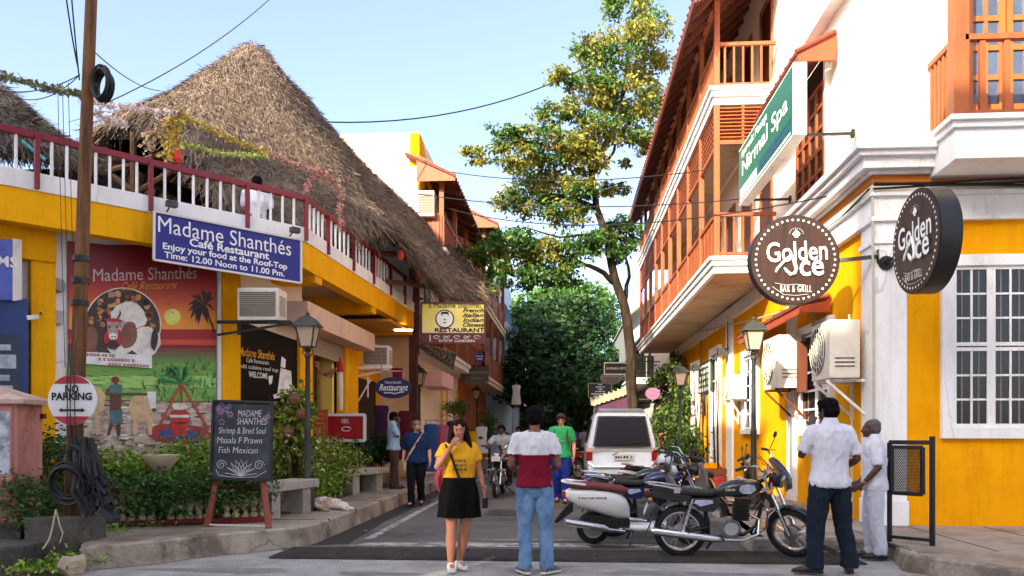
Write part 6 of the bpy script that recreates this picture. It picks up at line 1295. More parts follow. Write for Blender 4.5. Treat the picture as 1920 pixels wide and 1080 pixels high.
for i, (px, py, rx_, ry_, n, dd) in enumerate(cl):
 if not n: continue
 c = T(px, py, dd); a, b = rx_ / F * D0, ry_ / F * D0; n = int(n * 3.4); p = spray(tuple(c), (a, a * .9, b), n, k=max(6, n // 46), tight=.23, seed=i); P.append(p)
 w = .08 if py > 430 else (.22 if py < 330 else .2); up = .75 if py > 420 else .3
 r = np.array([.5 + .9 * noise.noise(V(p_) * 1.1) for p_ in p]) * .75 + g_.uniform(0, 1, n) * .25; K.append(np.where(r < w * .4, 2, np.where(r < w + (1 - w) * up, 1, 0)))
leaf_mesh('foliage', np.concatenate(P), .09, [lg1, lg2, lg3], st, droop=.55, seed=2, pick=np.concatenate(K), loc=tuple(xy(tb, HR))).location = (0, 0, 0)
# --- dark trees over the end of the street
dk = [leafm('dark_a', (44, 84, 38), .5, .3), leafm('dark_b', (30, 62, 30), .5, .3), leafm('fresh', (76, 114, 40), .4, .35)]
def big_tree(label, px, d, crown, n, seed, trunk_to, fresh=.15, size=.2, hz=0.0):
 base = xy(cd(px, 850, d)); t = thing('shade_tree', label, 'tree', tuple(base), group='dark trees closing the street'); q = MB()
 top = cd(*trunk_to, d); limb(q, wob([(base, .3), (base.lerp(top, .5) + V((.1, 0, 0)), .22), (top, .12)], 4, .08, seed))
 for (cx, cy, rx_, ry_, dd) in crown: limb(q, wob([(base.lerp(top, .6), .12), (base.lerp(top, .6).lerp(cd(cx, cy, d + dd), .6), .07), (cd(cx, cy, d + dd), .03)], 3, .15, seed + cx), 6)
 q.build('trunk', bark, t)
 tot = sum(rx_ * ry_ for _, _, rx_, ry_, _ in crown); P = []
 for i, (cx, cy, rx_, ry_, dd) in enumerate(crown): m_ = int(n * rx_ * ry_ / tot); P.append(spray(tuple(cd(cx, cy, d + dd)), (rx_ / F * d, rx_ / F * d, ry_ / F * d), m_, k=max(8, m_ // 26), tight=.2, seed=seed * 7 + i, shell=.5))
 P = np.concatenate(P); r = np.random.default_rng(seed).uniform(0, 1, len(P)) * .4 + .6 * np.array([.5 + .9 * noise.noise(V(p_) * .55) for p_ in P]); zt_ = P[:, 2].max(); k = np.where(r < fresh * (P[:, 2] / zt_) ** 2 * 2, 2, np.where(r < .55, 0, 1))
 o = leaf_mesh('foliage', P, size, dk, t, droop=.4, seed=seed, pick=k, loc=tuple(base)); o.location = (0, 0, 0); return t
big_tree('broad dark shade tree filling the middle of the street end', 1085, 44, [(1060, 600, 60, 45, 0), (1110, 640, 60, 55, 1), (1010, 640, 55, 50, -2), (1060, 690, 70, 50, -1), (1130, 590, 40, 35, 2), (1000, 590, 40, 32, 2), (1120, 700, 50, 40, -1), (1075, 560, 46, 26, 1)], 8200, 11, (1080, 610), .25)
big_tree('tall shade tree with brighter green top left of the street tree trunk', 1010, 54, [(1000, 570, 46, 36, 0), (1060, 555, 50, 34, 0), (1110, 565, 40, 30, 0), (960, 620, 36, 40, 0), (1040, 620, 60, 46, 0)], 5600, 12, (1020, 600), .75, .24)
big_tree('dark leafy tree leaning out from the left row of houses', 985, 38, [(985, 650, 30, 34, 0), (1000, 700, 46, 36, 0), (1040, 720, 50, 36, -1), (975, 735, 34, 26, 0), (960, 690, 20, 26, 1)], 4600, 13, (1000, 690), .1, .17)
big_tree('low dark tree behind the far hanging boards', 1150, 40, [(1140, 690, 44, 40, 0), (1110, 740, 46, 36, -1), (1160, 740, 36, 36, 0), (1180, 690, 24, 30, 0), (1080, 760, 40, 26, -1)], 4400, 14, (1140, 710), .1, .17)
big_tree('far dark tree low across the street end', 1040, 74, [(1000, 730, 46, 40, 0), (1060, 740, 50, 40, 0), (1110, 720, 46, 44, 0), (1040, 680, 60, 40, 0), (960, 750, 30, 30, 0)], 5200, 15, (1040, 700), .1, .3)
big_tree('lowest dark foliage at the very end of the street', 1000, 62, [(985, 780, 40, 26, 0), (1040, 785, 40, 24, 0), (1090, 780, 40, 26, 0), (1130, 775, 30, 26, 0)], 3600, 16, (1030, 770), .05, .24)
# --- plants
def shrub(name, label, c, rad, n, mats, seed, size=.05, z0=HL, stems=6, droop=.2, k=None, cat='shrub', group=None, weights=None, shell=.45, long=1.7):
 base = xy(c, z0); t = thing(name, label, cat, tuple(base), group=group); q = MB(); g_ = random.Random(seed)
 for i in range(stems): e = V(c) + V((g_.uniform(-.6, .6) * rad[0], g_.uniform(-.6, .6) * rad[1], g_.uniform(-.2, .6) * rad[2])); q.tube([base + V((g_.uniform(-.1, .1), g_.uniform(-.1, .1), 0)), base.lerp(e, .5) + V((g_.uniform(-.06, .06), 0, .05)), e], [.014, .01, .005], 5)
 q.build('stem', bark, t); P = spray(tuple(c), rad, n, k=k or max(8, n // 18), tight=.26, seed=seed, shell=shell); P[:, 2] = np.maximum(P[:, 2], z0 + .02 + .05 * np.random.default_rng(seed).uniform(0, 1, len(P)))
 r = np.random.default_rng(seed + 1); o = leaf_mesh('foliage', P, size, mats, t, droop=droop, seed=seed, loc=tuple(base), long=long, pick=r.choice(len(mats), len(P), p=weights) if weights else None); o.location = (0, 0, 0); return t
hg = [leafm('hedge_a', (138, 176, 58)), leafm('hedge_b', (94, 140, 50)), leafm('hedge_light', (180, 190, 90))]
hd = [leafm('ivy_a', (78, 122, 48)), leafm('ivy_b', (54, 92, 38)), leafm('ivy_brown', (92, 62, 40))]
hv = [leafm('variegated_a', (140, 160, 56)), leafm('variegated_b', (84, 122, 42)), leafm('variegated_c', (206, 206, 130))]
GR = 'shrubs in the cafe garden'
for i, (px, py, d, a, b, n, mm, lab, w) in enumerate((
 (210, 895, 11.0, .55, .36, 1500, hg, 'light green shrub right of the cable tangle under the mural', (.45, .35, .2)),
 (290, 895, 11.4, .55, .28, 1200, hg, 'green shrub behind the cream garden urn', (.45, .4, .15)),
 (370, 880, 11.6, .5, .40, 1500, hg, 'bushy green shrub left of the chalkboard', (.4, .45, .15)),
 (95, 880, 10.2, .5, .45, 1000, hd, 'dark shrub behind the utility pole foot', (.5, .4, .1)),
 (540, 862, 13.6, .52, .42, 1500, hv, 'yellow green variegated shrub behind the near bench', (.4, .35, .25)),
 (600, 866, 15.3, .55, .40, 1500, hv, 'variegated shrub right of the near lamp post', (.4, .35, .25)),
 (636, 864, 16.4, .42, .34, 1300, hv, 'variegated shrub below the red board', (.4, .4, .2)),
 (575, 905, 14.2, .42, .30, 1200, hg, 'low fresh green shrub between the two benches', (.6, .3, .1)),
 (604, 900, 15.2, .34, .26, 800, hg, 'low green edging shrub beside the second bench', (.6, .3, .1)))):
 c = cd(px, py, d); shrub('garden_shrub', lab, c, (a * 1.1, .45, b * 1.1), n * 2, mm, 40 + i, .047, group=GR, weights=w)
for i, (px, py, d, a, b, n, lab) in enumerate(((240, 935, 10.5, .55, .2, 1200, 'dark ivy mound on the broken garden edging left of the chalkboard'), (320, 930, 10.6, .55, .22, 1300, 'dark trailing ivy over the pale balusters'), (430, 925, 10.9, .5, .25, 1300, 'dark trailing ivy seen between the easel legs'), (70, 950, 9.2, .3, .25, 600, 'leafy creeper between the pink cabinet and the pole block'))):
 c = cd(px, py, d); shrub('trailing_ivy', lab, c + V((.06, -.14, .05)), (a * 1.1, .36, b * 1.35), int(n * 2.8), hd, 60 + i, .036, z0=HL if i < 3 else .05, weights=(.5, .4, .1))
g_ = np.random.default_rng(9); pts = []
for px, py, d, z in [(210, 985, 10.2, HL), (250, 990, 10.3, HL), (300, 985, 10.5, HL), (190, 990, 9.6, HL), (100, 1060, 8.3, .02), (60, 1068, 8.2, .02), (150, 1040, 8.6, .06), (140, 1020, 8.7, .1), (450, 975, 11.0, HL), (350, 975, 10.9, HL)]:
 c = cd(px, py, d); pts.append(np.array((c.x, c.y, z)) + g_.normal(0, 1, (170, 3)) * np.array((.16, .12, .0)) + np.abs(g_.normal(0, 1, (170, 1))) * np.array([[0, 0, .04]]))
tag(leaf_mesh('ground_weeds', np.concatenate(pts), .035, hg, droop=-.3, seed=77), 'low green weeds along the broken pavement edge and ditch', 'weeds', kind='stuff')
# soil of the bed, broken baluster edging
q = MB(); q.poly([xy(atZ(*p), -.008) for p in ((-60, 985), (90, 985), (140, 1020), (150, 1066), (110, 1080), (-60, 1110))]); struct('ditch_soil', q, soil)
q = MB(); q.prism([V((-9.5, 8.2, HL)), V((-4.6, 10.2, HL)), V((-4.05, 11.8, HL)), V((-4.15, 15.5, HL)), V((-6, 15.5, HL)), V((-9.5, 11, HL))], V((0, 0, .03))); struct('garden_soil', q, soil)
be = thing('garden_edging', 'low red kerb with broken cream balusters half hidden in ivy', 'edging', tuple(xy(cd(300, 965, 10.4), HL))); q = MB(); a, b = xy(cd(200, 965, 10.15), HL), xy(cd(500, 960, 10.75), HL); q.bar(a + V((0, 0, .04)), b + V((0, 0, .04)), .12, .08); q.build('kerb', mat('red_oxide_kerb', S(120, 40, 36), .85, .2, 3), be)
crm = mat('cream_baluster', S(214, 196, 168), .85, .15, 4)
for k in range(17):
 if k in (5, 11): continue
 p = a.lerp(b, (k + .5) / 17); q = MB(); q.lathe([(.05, 0), (.055, .03), (.03, .07), (.06, .16), (.05, .22), (.028, .27), (.05, .31), (.05, .34)], p + V((0, .02, .08)), n=10); q.build('baluster', crm, be)
q = MB(); q.bar(a + V((0, .02, .45)), b + V((0, .02, .45)), .12, .05); q.build('coping', mat('red_oxide_kerb', S(120, 40, 36)), be)
c = cd(302, 880, 10.9); q = MB(); q.lathe([(.12, HL), (.14, HL + .04), (.06, HL + .2), (.06, c.z - .06), (.12, c.z + .0), (.24, c.z + .16), (.25, c.z + .2), (.22, c.z + .2), (.001, c.z + .14)], (c.x, c.y, 0), n=18); solo(q, 'garden_urn', crm, 'cream stone urn with a wide rim under the painted pot', 'urn', (c.x, c.y, HL), smooth=.6)
# tall potted plant with hanging clay pots, left of the lamp
pl = shrub('tall_plant', 'tall leafy plant climbing past round clay pots left of the near lamp', cd(552, 790, 12.9), (.26, .25, .55), 1100, hv, 81, .07, stems=8, weights=(.45, .4, .15), cat='plant')
for px, py in ((552, 750), (566, 778), (540, 812)):
 c = cd(px, py, 12.6); q = MB(); q.lathe([(.001, -.08), (.07, -.06), (.1, .02), (.08, .08), (.085, .1), (.07, .08), (.001, .0)], c, n=14); solo(q, 'clay_pot', mat('terracotta', S(122, 84, 60), .85, .15, 4), {552: 'topmost brown clay pot among the tall plant leaves', 566: 'middle brown clay pot among the tall plant leaves', 540: 'lowest brown clay pot among the tall plant leaves'}[px], 'pot', c, smooth=.6)
# strap leaved bushes in front of the red board
for px, py, d, lab, sd in ((672, 842, 16.9, 'dark narrow leaved bush in front of the red board', 1), (712, 838, 17.4, 'dark narrow leaved bush in a stone tub beside the phoning man', 2)):
 shrub('leafy_bush', lab, cd(px, py, d), (.28, .26, .28), 1100, [leafm('bush_a', (38, 84, 34)), leafm('bush_b', (26, 58, 26))], 90 + sd, .05, droop=.7, long=2.6, cat='bush')
c = cd(713, 880, 17.5); q = MB(); q.lathe([(.2, HL), (.3, HL + .1), (.34, HL + .42), (.3, HL + .42), (.001, HL + .36)], (c.x, c.y, 0), n=18); solo(q, 'stone_tub', mat('sandstone', S(172, 140, 108), .9, .12, 4), 'round sandstone tub under the narrow leaved bush', 'tub', (c.x, c.y, HL), smooth=.6)
# creeper on the right wall and potted bamboo
P = []
for px, py, x, rad, n in ((1235, 720, 3.6, (.4, 1.4, .7), 1100), (1250, 790, 3.5, (.45, 1.6, .8), 1500), (1265, 690, 3.9, (.3, 1.2, .6), 800), (1245, 850, 3.4, (.5, 1.4, .5), 1100), (1278, 750, 3.9, (.3, .8, .9), 900), (1282, 830, 3.7, (.35, .7, .6), 700)):
 c = atX(px, py, x); P.append(spray(tuple(c), rad, n, k=n // 20, tight=.2, seed=px))
base = (4.0, 25, HR); t = thing('wall_creeper', 'dense dark green creeper covering the far end of the yellow wall', 'creeper', base); o = leaf_mesh('foliage', np.concatenate(P), .085, [leafm('creeper_a', (56, 92, 34)), leafm('creeper_b', (36, 66, 28)), leafm('creeper_c', (104, 128, 44))], t, droop=.8, seed=8, loc=base); o.location = (0, 0, 0)
q = MB(); g_ = random.Random(2)
for k in range(14): y = g_.uniform(22, 28); q.tube([V((4.12, y, HR)), V((4.1, y + g_.uniform(-.4, .4), 1.6)), V((4.1, y + g_.uniform(-.8, .8), 3.4))], [.03, .02, .01], 5)
q.build('stem', bark, t)
for px, py, d, lab in ((1296, 835, 18.6, 'bright green bamboo like potted plant at the door'), (1268, 850, 20.5, 'taller green potted plant by the planter wall')):
 c = cd(px, py, d); root = shrub('potted_plant', lab, c, (.28, .28, .52), 620, [leafm('bamboo_a', (96, 140, 44)), leafm('bamboo_b', (60, 104, 36))], int(px), .05, z0=HR + .3, stems=9, droop=.5, long=2.8, cat='plant')
 q = MB(); q.lathe([(.14, HR), (.2, HR + .3), (.22, HR + .32), (.17, HR + .32), (.001, HR + .26)], xy(c), n=14); q.build('pot', mat('terracotta', S(122, 84, 60)), root)
# foliage at shops on the left, further down
for px, py, d, lab, sz in ((916, 800, 30, 'dark green potted shrub by the dress stall on the left', .06), (857, 765, 25, 'small plant row on the yellow counter', .05)):
 c = cd(px, py, d); shrub('potted_shrub', lab, c, (.4, .4, .6 if px == 916 else .25), 800, hd, int(px), sz, z0=HL, cat='plant', weights=(.5, .4, .1))
# ------------------------------------------------------------------ people
SK = lambda n, r, g, b: mat('skin_' + n, S(r, g, b), .55, .06, 8)
cloth = lambda n, r, g, b, **k: mat('cloth_' + n, S(r, g, b), .9, .07, 6, spec=.15, bump=.6, bscale=15, stretch=(1, 1, .6), **k)
hairk = mat('black_hair', S(12, 10, 10), .85, .3, 30, spec=.12, bump=.6, bscale=60, stretch=(1, 1, .3))
TOR = dict(m=[(-.05, .085, .075), (.02, .150, .105), (.12, .162, .112), (.28, .145, .10), (.45, .150, .102), (.62, .168, .112), (.80, .178, .106), (.90, .162, .092), (.965, .105, .072), (1.03, .058, .056)],
           f=[(-.05, .09, .08), (.02, .165, .115), (.12, .176, .12), (.30, .140, .10), (.45, .142, .098), (.62, .155, .122), (.72, .157, .122), (.82, .158, .098), (.90, .142, .082), (.965, .09, .066), (1.03, .05, .05)])
J0 = dict(crotch=(0, 0, .83), pelvis=(0, 0, .95), chest=(0, 0, 1.22), neck=(0, -.01, 1.47), head=(0, .015, 1.605), shR=(.185, 0, 1.41), shL=(-.185, 0, 1.41), elR=(.225, -.02, 1.12), elL=(-.225, -.02, 1.12),
          wrR=(.235, .06, .87), wrL=(-.235, .06, .87), hipR=(.088, 0, .90), hipL=(-.088, 0, .90), knR=(.095, .02, .49), knL=(-.095, .02, .49), anR=(.10, -.02, .085), anL=(-.10, -.02, .085), toR=(.13, .16, .03), toL=(-.13, .16, .03))
def ell(c, a, b, xd, n=18): yd = V((0, 0, 1)).cross(xd); return [c + xd * a * math.cos(2 * PI * i / n) + yd * b * math.sin(2 * PI * i / n) for i in range(n)]
def hand(q, w, d, pn, ts, curl, s=1.0, spread=.12):
 """palm + four unequal bent fingers + side thumb. d: towards the knuckles, pn: palm normal, ts: thumb side"""
 d = d.normalized(); ts = (ts - d * ts.dot(d)).normalized(); pn = (pn - d * pn.dot(d) - ts * pn.dot(ts)).normalized()
 M = Matrix((ts, d, pn)).transposed(); q.ball(w + d * .048 * s, (.040 * s, .052 * s, .016 * s), 12, 8, M=M); q.tube([w - d * .02, w + d * .02 * s], [.026 * s, .028 * s], 8)
 for i, (o, L) in enumerate(((.030, .070), (.0105, .080), (-.010, .075), (-.029, .058))):
  p = w + d * .088 * s + ts * o * s; a = 0; pts = [p - d * .02 * s]; fd = (d + ts * o * spread * 30 * .3).normalized(); pts.append(p)
  for f in (.45, .32, .25): a += curl * (1 if f < .4 else .75); dd = fd * math.cos(a) + pn * math.sin(a); p = p + dd * L * f * s; pts.append(p)
  q.tube(pts, [.0098 * s, .0098 * s, .009 * s, .0082 * s, .0068 * s], 7)
 b = w + d * .028 * s + ts * .032 * s; d1_ = (d * .62 + ts * .7 + pn * .25).normalized(); d2_ = (d * .9 + ts * .2 + pn * .45).normalized(); q.tube([b - ts * .012, b, b + d1_ * .032 * s, b + d1_ * .032 * s + d2_ * .03 * s], [.014 * s, .0125 * s, .0105 * s, .0085 * s], 7)
def person(label, loc, rz, H, pose, skin, sex='m', shirt=None, sleeve=.75, hem=.06, shirt_split=None, pants=None, skirt=None, shoes=None, hair='short', hairm=hairk, yaw=0, pitch=0, hands=((V((0, .3, -1)), V((-1, 0, 0)), .35), (V((0, .3, -1)), V((1, 0, 0)), .35)),
           vox=.0075, fat=1.0, detail=True, face=True, sh_off=.018, group=None, pant_r=(.105, .078, .066), collar=None):
 s = H / 1.72; J = {k: V(v) * s for k, v in {**J0, **pose}.items()}; t = thing('person', label, 'person', loc, rz, group)
 hx = (J['hipR'] - J['hipL']); hx.z = 0; hx.normalize(); sx_ = (J['shR'] - J['shL']); sx_.z = 0; sx_.normalize()
 def sp(u):
  k = [(-.1, J['crotch'] + (J['crotch'] - J['pelvis']) * .6), (0, J['crotch']), (.18, J['pelvis']), (.62, J['chest']), (1.0, J['neck']), (1.1, J['neck'] + (J['neck'] - J['chest']) * .2)]
  for (a, p), (b, r) in zip(k, k[1:]):
   if u <= b: return p.lerp(r, (u - a) / (b - a))
  return k[-1][1]
 def rings(u0, u1, off, fl=0):
  pr = TOR[sex]; us = sorted({u0, u1} | {u for u, _, _ in pr if u0 < u < u1}); out = []
  for u in us:
   for (a, wa, da), (b, wb, db) in zip(pr, pr[1:]):
    if a <= u <= b: f = (u - a) / (b - a); w, d = wa + (wb - wa) * f, da + (db - da) * f; break
   xd = hx.lerp(sx_, max(0, min(1, (u - .2) / .6))).normalized(); k = fat if u < .85 else 1 + (fat - 1) * .4; out.append(ell(sp(u), (w * k + off + fl * max(0, .4 - u)) * s, (d * k + off + fl * max(0, .4 - u)) * s, xd))
  return out
 # ---- body
 q = MB(); q.loft(rings(-.05, 1.03, 0))
 hd = J['head']; MH = Matrix.Rotation(yaw, 3, 'Z') @ Matrix.Rotation(pitch, 3, 'X'); hp = lambda x, y, z: hd + MH @ (V((x, y, z)) * s)
 fs = .93 if sex == 'f' else 1
 for c, r in (((0, -.014, .03), (.073, .092, .083)), ((0, .026, -.03), (.058 * fs, .062, .08)), ((0, .034, -.075), (.042 * fs, .046, .034)), ((0, .076, -.09), (.019 * fs, .018, .016)), ((0, .080, .02), (.046, .014, .010)), ((0, .086, -.058), (.023, .011, .010)), ((.035, .06, -.024), (.024, .024, .022)), ((-.035, .06, -.024), (.024, .024, .022)), ((.074, -.006, -.012), (.010, .020, .032)), ((-.074, -.006, -.012), (.010, .020, .032))): q.ball(hp(*c), tuple(v * s for v in r), 14, 10, M=MH)
 q.tube([hp(0, .082, .012), hp(0, .099, -.014), hp(0, .107, -.032), hp(0, .09, -.04)], [.008 * s, .010 * s, .0135 * s, .01 * s], 8)
 for k in (-1, 1): q.ball(hp(k * .012, .093, -.034), .0095 * s, 8, 6)
 q.tube([J['neck'] + V((0, 0, -.05 * s)), J['neck'] + V((0, 0, .03 * s)), hp(0, -.02, -.05)], [.064 * s * fs, .054 * s * fs, .052 * s * fs], 12)
 for k in 'RL':
  sh, el, wr = J['sh' + k], J['el' + k], J['wr' + k]; af = .9 if sex == 'f' else 1; af *= fat ** .5
  inn_ = sh.lerp(J['neck'], .35) + V((0, 0, -.03 * s)); q.tube([inn_, sh, sh.lerp(el, .12)], [.06 * s, .056 * s * af, .054 * s * af], 10)
  q.tube([sh, sh.lerp(el, .35), sh.lerp(el, .8), el, el.lerp(wr, .28), el.lerp(wr, .7), wr], [.054 * s * af, .052 * s * af, .042 * s * af, .039 * s * af, .040 * s * af, .031 * s * af, .026 * s * af], 11)
  d, pn, cu = hands[0 if k == 'R' else 1]; q.add(*(lambda m: (m.v, m.f))(_hand(wr, d, pn, cu, s * (.92 if sex == 'f' else 1), k)))
  hi, kn, an = J['hip' + k], J['kn' + k], J['an' + k]; fx = 1.12 if sex == 'f' else 1; fx *= fat ** .6
  back = V((0, -.012 * s, 0)); q.tube([hi + V((0, 0, .04 * s)), hi.lerp(kn, .25), hi.lerp(kn, .6), hi.lerp(kn, .9), kn, kn.lerp(an, .12), kn.lerp(an, .32) + back, kn.lerp(an, .6), kn.lerp(an, .9), an], [.085 * s * fx, .082 * s * fx, .066 * s * fx, .055 * s * fx, .053 * s * fx, .050 * s * fx, .056 * s * fx, .045 * s * fx, .034 * s * fx, .034 * s], 12)
  to = J['to' + k]; q.tube([an, an + V((0, 0, -.045 * s)), an.lerp(to, .5) + V((0, 0, -.01 * s)), to], [.035 * s, .038 * s, .034 * s, .026 * s], 10)
 me = melt(q, vox * (1 if detail else 1.8), 3); me.materials.append(skin); body = link('body', me, t)
 # ---- face
 if face:
  e = MB(); e2 = MB()
  for k in (-1, 1): e.ball(hp(k * .0305, .0765, -.001), (.0125 * s, .009 * s, .0055 * s), 10, 7, M=MH); e2.ball(hp(k * .0305, .0835, -.001), (.0058 * s, .0045 * s, .0058 * s), 8, 6, M=MH)
  o = e.build('eye', mat('eye_white', S(168, 156, 148), .3, .02), body, world=False, smooth=True); e2.build('iris', mat('eye_dark', S(34, 22, 18), .25, .02), o, world=False, smooth=True)
  e = MB()
  for k in (-1, 1): e.tube([hp(k * .016, .090, .018), hp(k * .032, .088, .024), hp(k * .046, .078, .018)], [.003 * s, .0042 * s, .002 * s], 6)
  e.build('eyebrow', hairm, body, world=False); e = MB(); e.ball(hp(0, .0945, -.0555), (.021 * s, .006 * s, .0045 * s), 10, 6, M=MH); e.ball(hp(0, .0945, -.063), (.018 * s, .006 * s, .0055 * s), 10, 6, M=MH)
  e.build('lips', mat('lips_' + skin.name, tuple(c * .62 for c in skin.node_tree.nodes['RGB'].outputs[0].default_value[:3]) if 'RGB' in skin.node_tree.nodes else S(140, 80, 76), .5, .05), body, world=False, smooth=True)
 # ---- hair
 q = MB()
 if hair in ('short', 'thick', 'cap', 'bald'):
  g_ = 1.0 if hair != 'thick' else 1.09
  q.ball(hp(0, -.016, .058), (.079 * s * g_, .092 * s * g_, .066 * s * g_), 14, 10, M=MH); q.ball(hp(0, -.045, .005), (.077 * s * g_, .066 * s * g_, .082 * s), 14, 10, M=MH)
  for k in (-1, 1): q.ball(hp(k * .062, .012, .022), (.018 * s, .03 * s, .036 * s), 8, 6, M=MH)
  if hair == 'thick': q.ball(hp(0, .045, .088), (.06 * s, .045 * s, .032 * s), 10, 8, M=MH)
  if hair == 'bald':
   q = MB(); q.ball(hp(0, -.05, .0), (.078 * s, .062 * s, .072 * s), 14, 10, M=MH); q.ball(hp(0, -.03, .05), (.076 * s, .082 * s, .062 * s), 14, 10, M=MH)
  me = melt(q, .008, 2, .011, 24, 3)
 elif hair == 'long':
  q.ball(hp(0, -.032, .058), (.085 * s, .096 * s, .072 * s), 14, 10, M=MH); q.ball(hp(0, -.06, -.01), (.088 * s, .066 * s, .11 * s), 14, 10, M=MH); g_ = random.Random(5)
  for i in range(30):
   a = PI * (1.0 + 1.0 * (i / 29)) if True else 0; x, y = math.cos(a), math.sin(a); k = 1 if x > 0 else -1; fr = abs(x)
   p0_ = hp(x * .074, -.02 + y * .07 + .02 * fr ** 3, .05); p1_ = hp(x * .088 + k * .006, -.03 + y * .06 + .03 * fr ** 3, -.06); p2_ = hp(x * .125, -.04 + y * .07 + .06 * fr ** 3, -.2 + g_.uniform(-.02, .02)); p3_ = hp(x * .12 + g_.uniform(-.02, .02), -.05 + y * .08 + .115 * fr ** 3, -.43 + g_.uniform(-.06, .06))
   q.tube([p0_, p1_, p2_, p3_], [.02 * s, .024 * s, .022 * s, .007 * s], 7)
  me = melt(q, .008, 2, .012, 20, 3)
 me.materials.append(hairm); ho = link('hair', me, body)
 if hair == 'cap':
  q = MB(); q.ball(hp(0, -.012, .052), (.084 * s, .1 * s, .07 * s), 16, 10, M=MH); q.v = [v if (MH.inverted() @ (v - hd)).z > .03 * s else v + MH @ V((0, 0, .03 * s - (MH.inverted() @ (v - hd)).z)) for v in q.v]; q.ball(hp(0, .085, .032), (.06 * s, .05 * s, .008 * s), 12, 6, M=MH); q.build('flat_cap', cloth('cap', 150, 130, 106), body, world=False, smooth=True)
 # ---- clothes
 if shirt:
  q = MB(); q.loft(rings(hem, .985, sh_off + .004, .055 if hem < .2 else .03))
  for k in 'RL':
   sh, el = J['sh' + k], J['el' + k]; inn_ = sh.lerp(J['neck'], .72) + V((0, 0, -.018 * s)); wr = J['wr' + k]
   end = sh.lerp(el, sleeve) if sleeve <= 1 else el.lerp(wr, sleeve - 1)
   P_ = [inn_, sh, sh.lerp(el, min(.4, sleeve * .5))] + ([sh.lerp(el, .8), el] if sleeve > 1 else []) + [end]; q.tube(P_, [.056 * s, .064 * s, .069 * s] + ([.06 * s, .056 * s] if sleeve > 1 else []) + [(.061 if sleeve <= 1 else .044) * s * (1.08 if fat > 1 else 1)], 12)
  me = melt(q, .011 if detail else .018, 3, .011, 7, len(label)); ms = shirt if isinstance(shirt, list) else [shirt]
  for m in ms: me.materials.append(m)
  if shirt_split:
   for p in me.polygons: p.material_index = shirt_split(p.center / s)
  link('shirt', me, t)
  if collar:
   q = MB(); c = J['neck'] + V((0, .006, .03)) * s; n = 16; r0 = ell(c, .066 * s, .066 * s, sx_, n); r1 = ell(c + V((0, -.004, .035)) * s, .062 * s, .062 * s, sx_, n); r2 = ell(c + V((0, 0, -.05)) * s, .105 * s, .09 * s, sx_, n); q.loft([r0, r1, r2], cap=False); q.build('collar', ms[0], t, world=False, smooth=True)
 if pants:
  q = MB(); q.loft(rings(-.05, .22, .010))
  for k in 'RL':
   hi, kn, an = J['hip' + k], J['kn' + k], J['an' + k]; a, b, c = pant_r
   q.tube([hi + V((0, 0, .05 * s)), hi.lerp(kn, .3), hi.lerp(kn, .7), kn, kn.lerp(an, .4), an + V((0, 0, .06 * s)), an + V((0, .005, -.03 * s))], [a * .96 * s, a * s, (a + b) / 2 * s, b * s, (b + c) / 2 * s, c * s, c * 1.08 * s], 14)
  me = melt(q, .011 if detail else .018, 3, .012, 7, 3 + len(label)); me.materials.append(pants); link('trousers', me, t)
 if skirt:
  q = MB(); rr = []; pl = sp(.1)
  for i, (u, w, d) in enumerate(((.37, .170, .138), (.24, .184, .144), (.12, .198, .148), (0, .208, .158), (-.12, .206, .160), (-.24, .210, .164), (-.35, .214, .170))):
   c = sp(u) if u >= 0 else J['crotch'] + V((0, 0, u * .64 * s)) + (sp(0) - J['crotch']); n = 48; yd = V((0, 0, 1)).cross(hx); f = .005 * i
   w *= fat; d *= fat; rr.append([c + hx * (w + f * math.sin(9 * 2 * PI * j / n + .6 * math.sin(j))) * s * math.cos(2 * PI * j / n) + yd * (d + f * math.sin(9 * 2 * PI * j / n)) * s * math.sin(2 * PI * j / n) for j in range(n)])
  q.loft(rr, cap=False); q.build('skirt', skirt, t, world=False, smooth=True)
 if shoes:
  up, so = shoes
  for k in 'RL':
   an, to = J['an' + k], J['to' + k]; d = xy(to - an).normalized(); base = an.z - .085 * s; pit = (to.z - .03 * s) - base; c = xy(an, base); x = V((d.y, -d.x, 0)); rs = []
   for f, w, h in ((-.075, .018, .05), (-.06, .034, .075), (-.02, .038, .098), (.04, .040, .088), (.10, .045, .062), (.15, .046, .05), (.19, .036, .042), (.215, .014, .03)): rs.append([c + d * f * s + x * w * s * cx_ + V((0, 0, max(0, f) / .2 * pit + (.018 + (h - .018) * hz) * s)) for cx_, hz in ((-1, 0), (-1.02, .45), (-.75, .85), (0, 1), (.75, .85), (1.02, .45), (1, 0))])
   q = MB(); q.loft(rs); o = q.build('shoe', up, t, world=False, smooth=True); q = MB(); ol = [(-.08, .0), (-.07, .03), (-.02, .039), (.05, .041), (.12, .047), (.17, .044), (.205, .028), (.222, 0)]
   out = [c + d * f * s + x * w * s + V((0, 0, max(0, f) / .2 * pit + .001)) for f, w in ol] + [c + d * f * s - x * w * s + V((0, 0, max(0, f) / .2 * pit + .001)) for f, w in ol[-2:0:-1]]
   q.prism(out, V((0, 0, .02 * s))); q.build('sole', so, o, world=False)
 t['s'] = s; return t, J, s, body, hp
def _hand(wr, d, pn, cu, s, k):
 m = MB(); ts = d.cross(pn) * (1 if k == 'L' else -1)
 hand(m, wr, V(d), V(pn), ts, cu, s); return m
def strap(t, name, pts, m, w=.03, th=.006, parent=None):
 q = MB()
 for a, b in zip(pts, pts[1:]): q.bar(a, b, w, th, (a - V((0, 0, a.z))).normalized() if (a - V((0, 0, a.z))).length > .02 else V((0, 1, 0)))
 return q.build(name, m, t, world=False)
tan_, brown, dkb, pale = SK('tan', 186, 124, 96), SK('brown', 122, 78, 56), SK('dark', 84, 52, 38), SK('pale', 214, 158, 130)
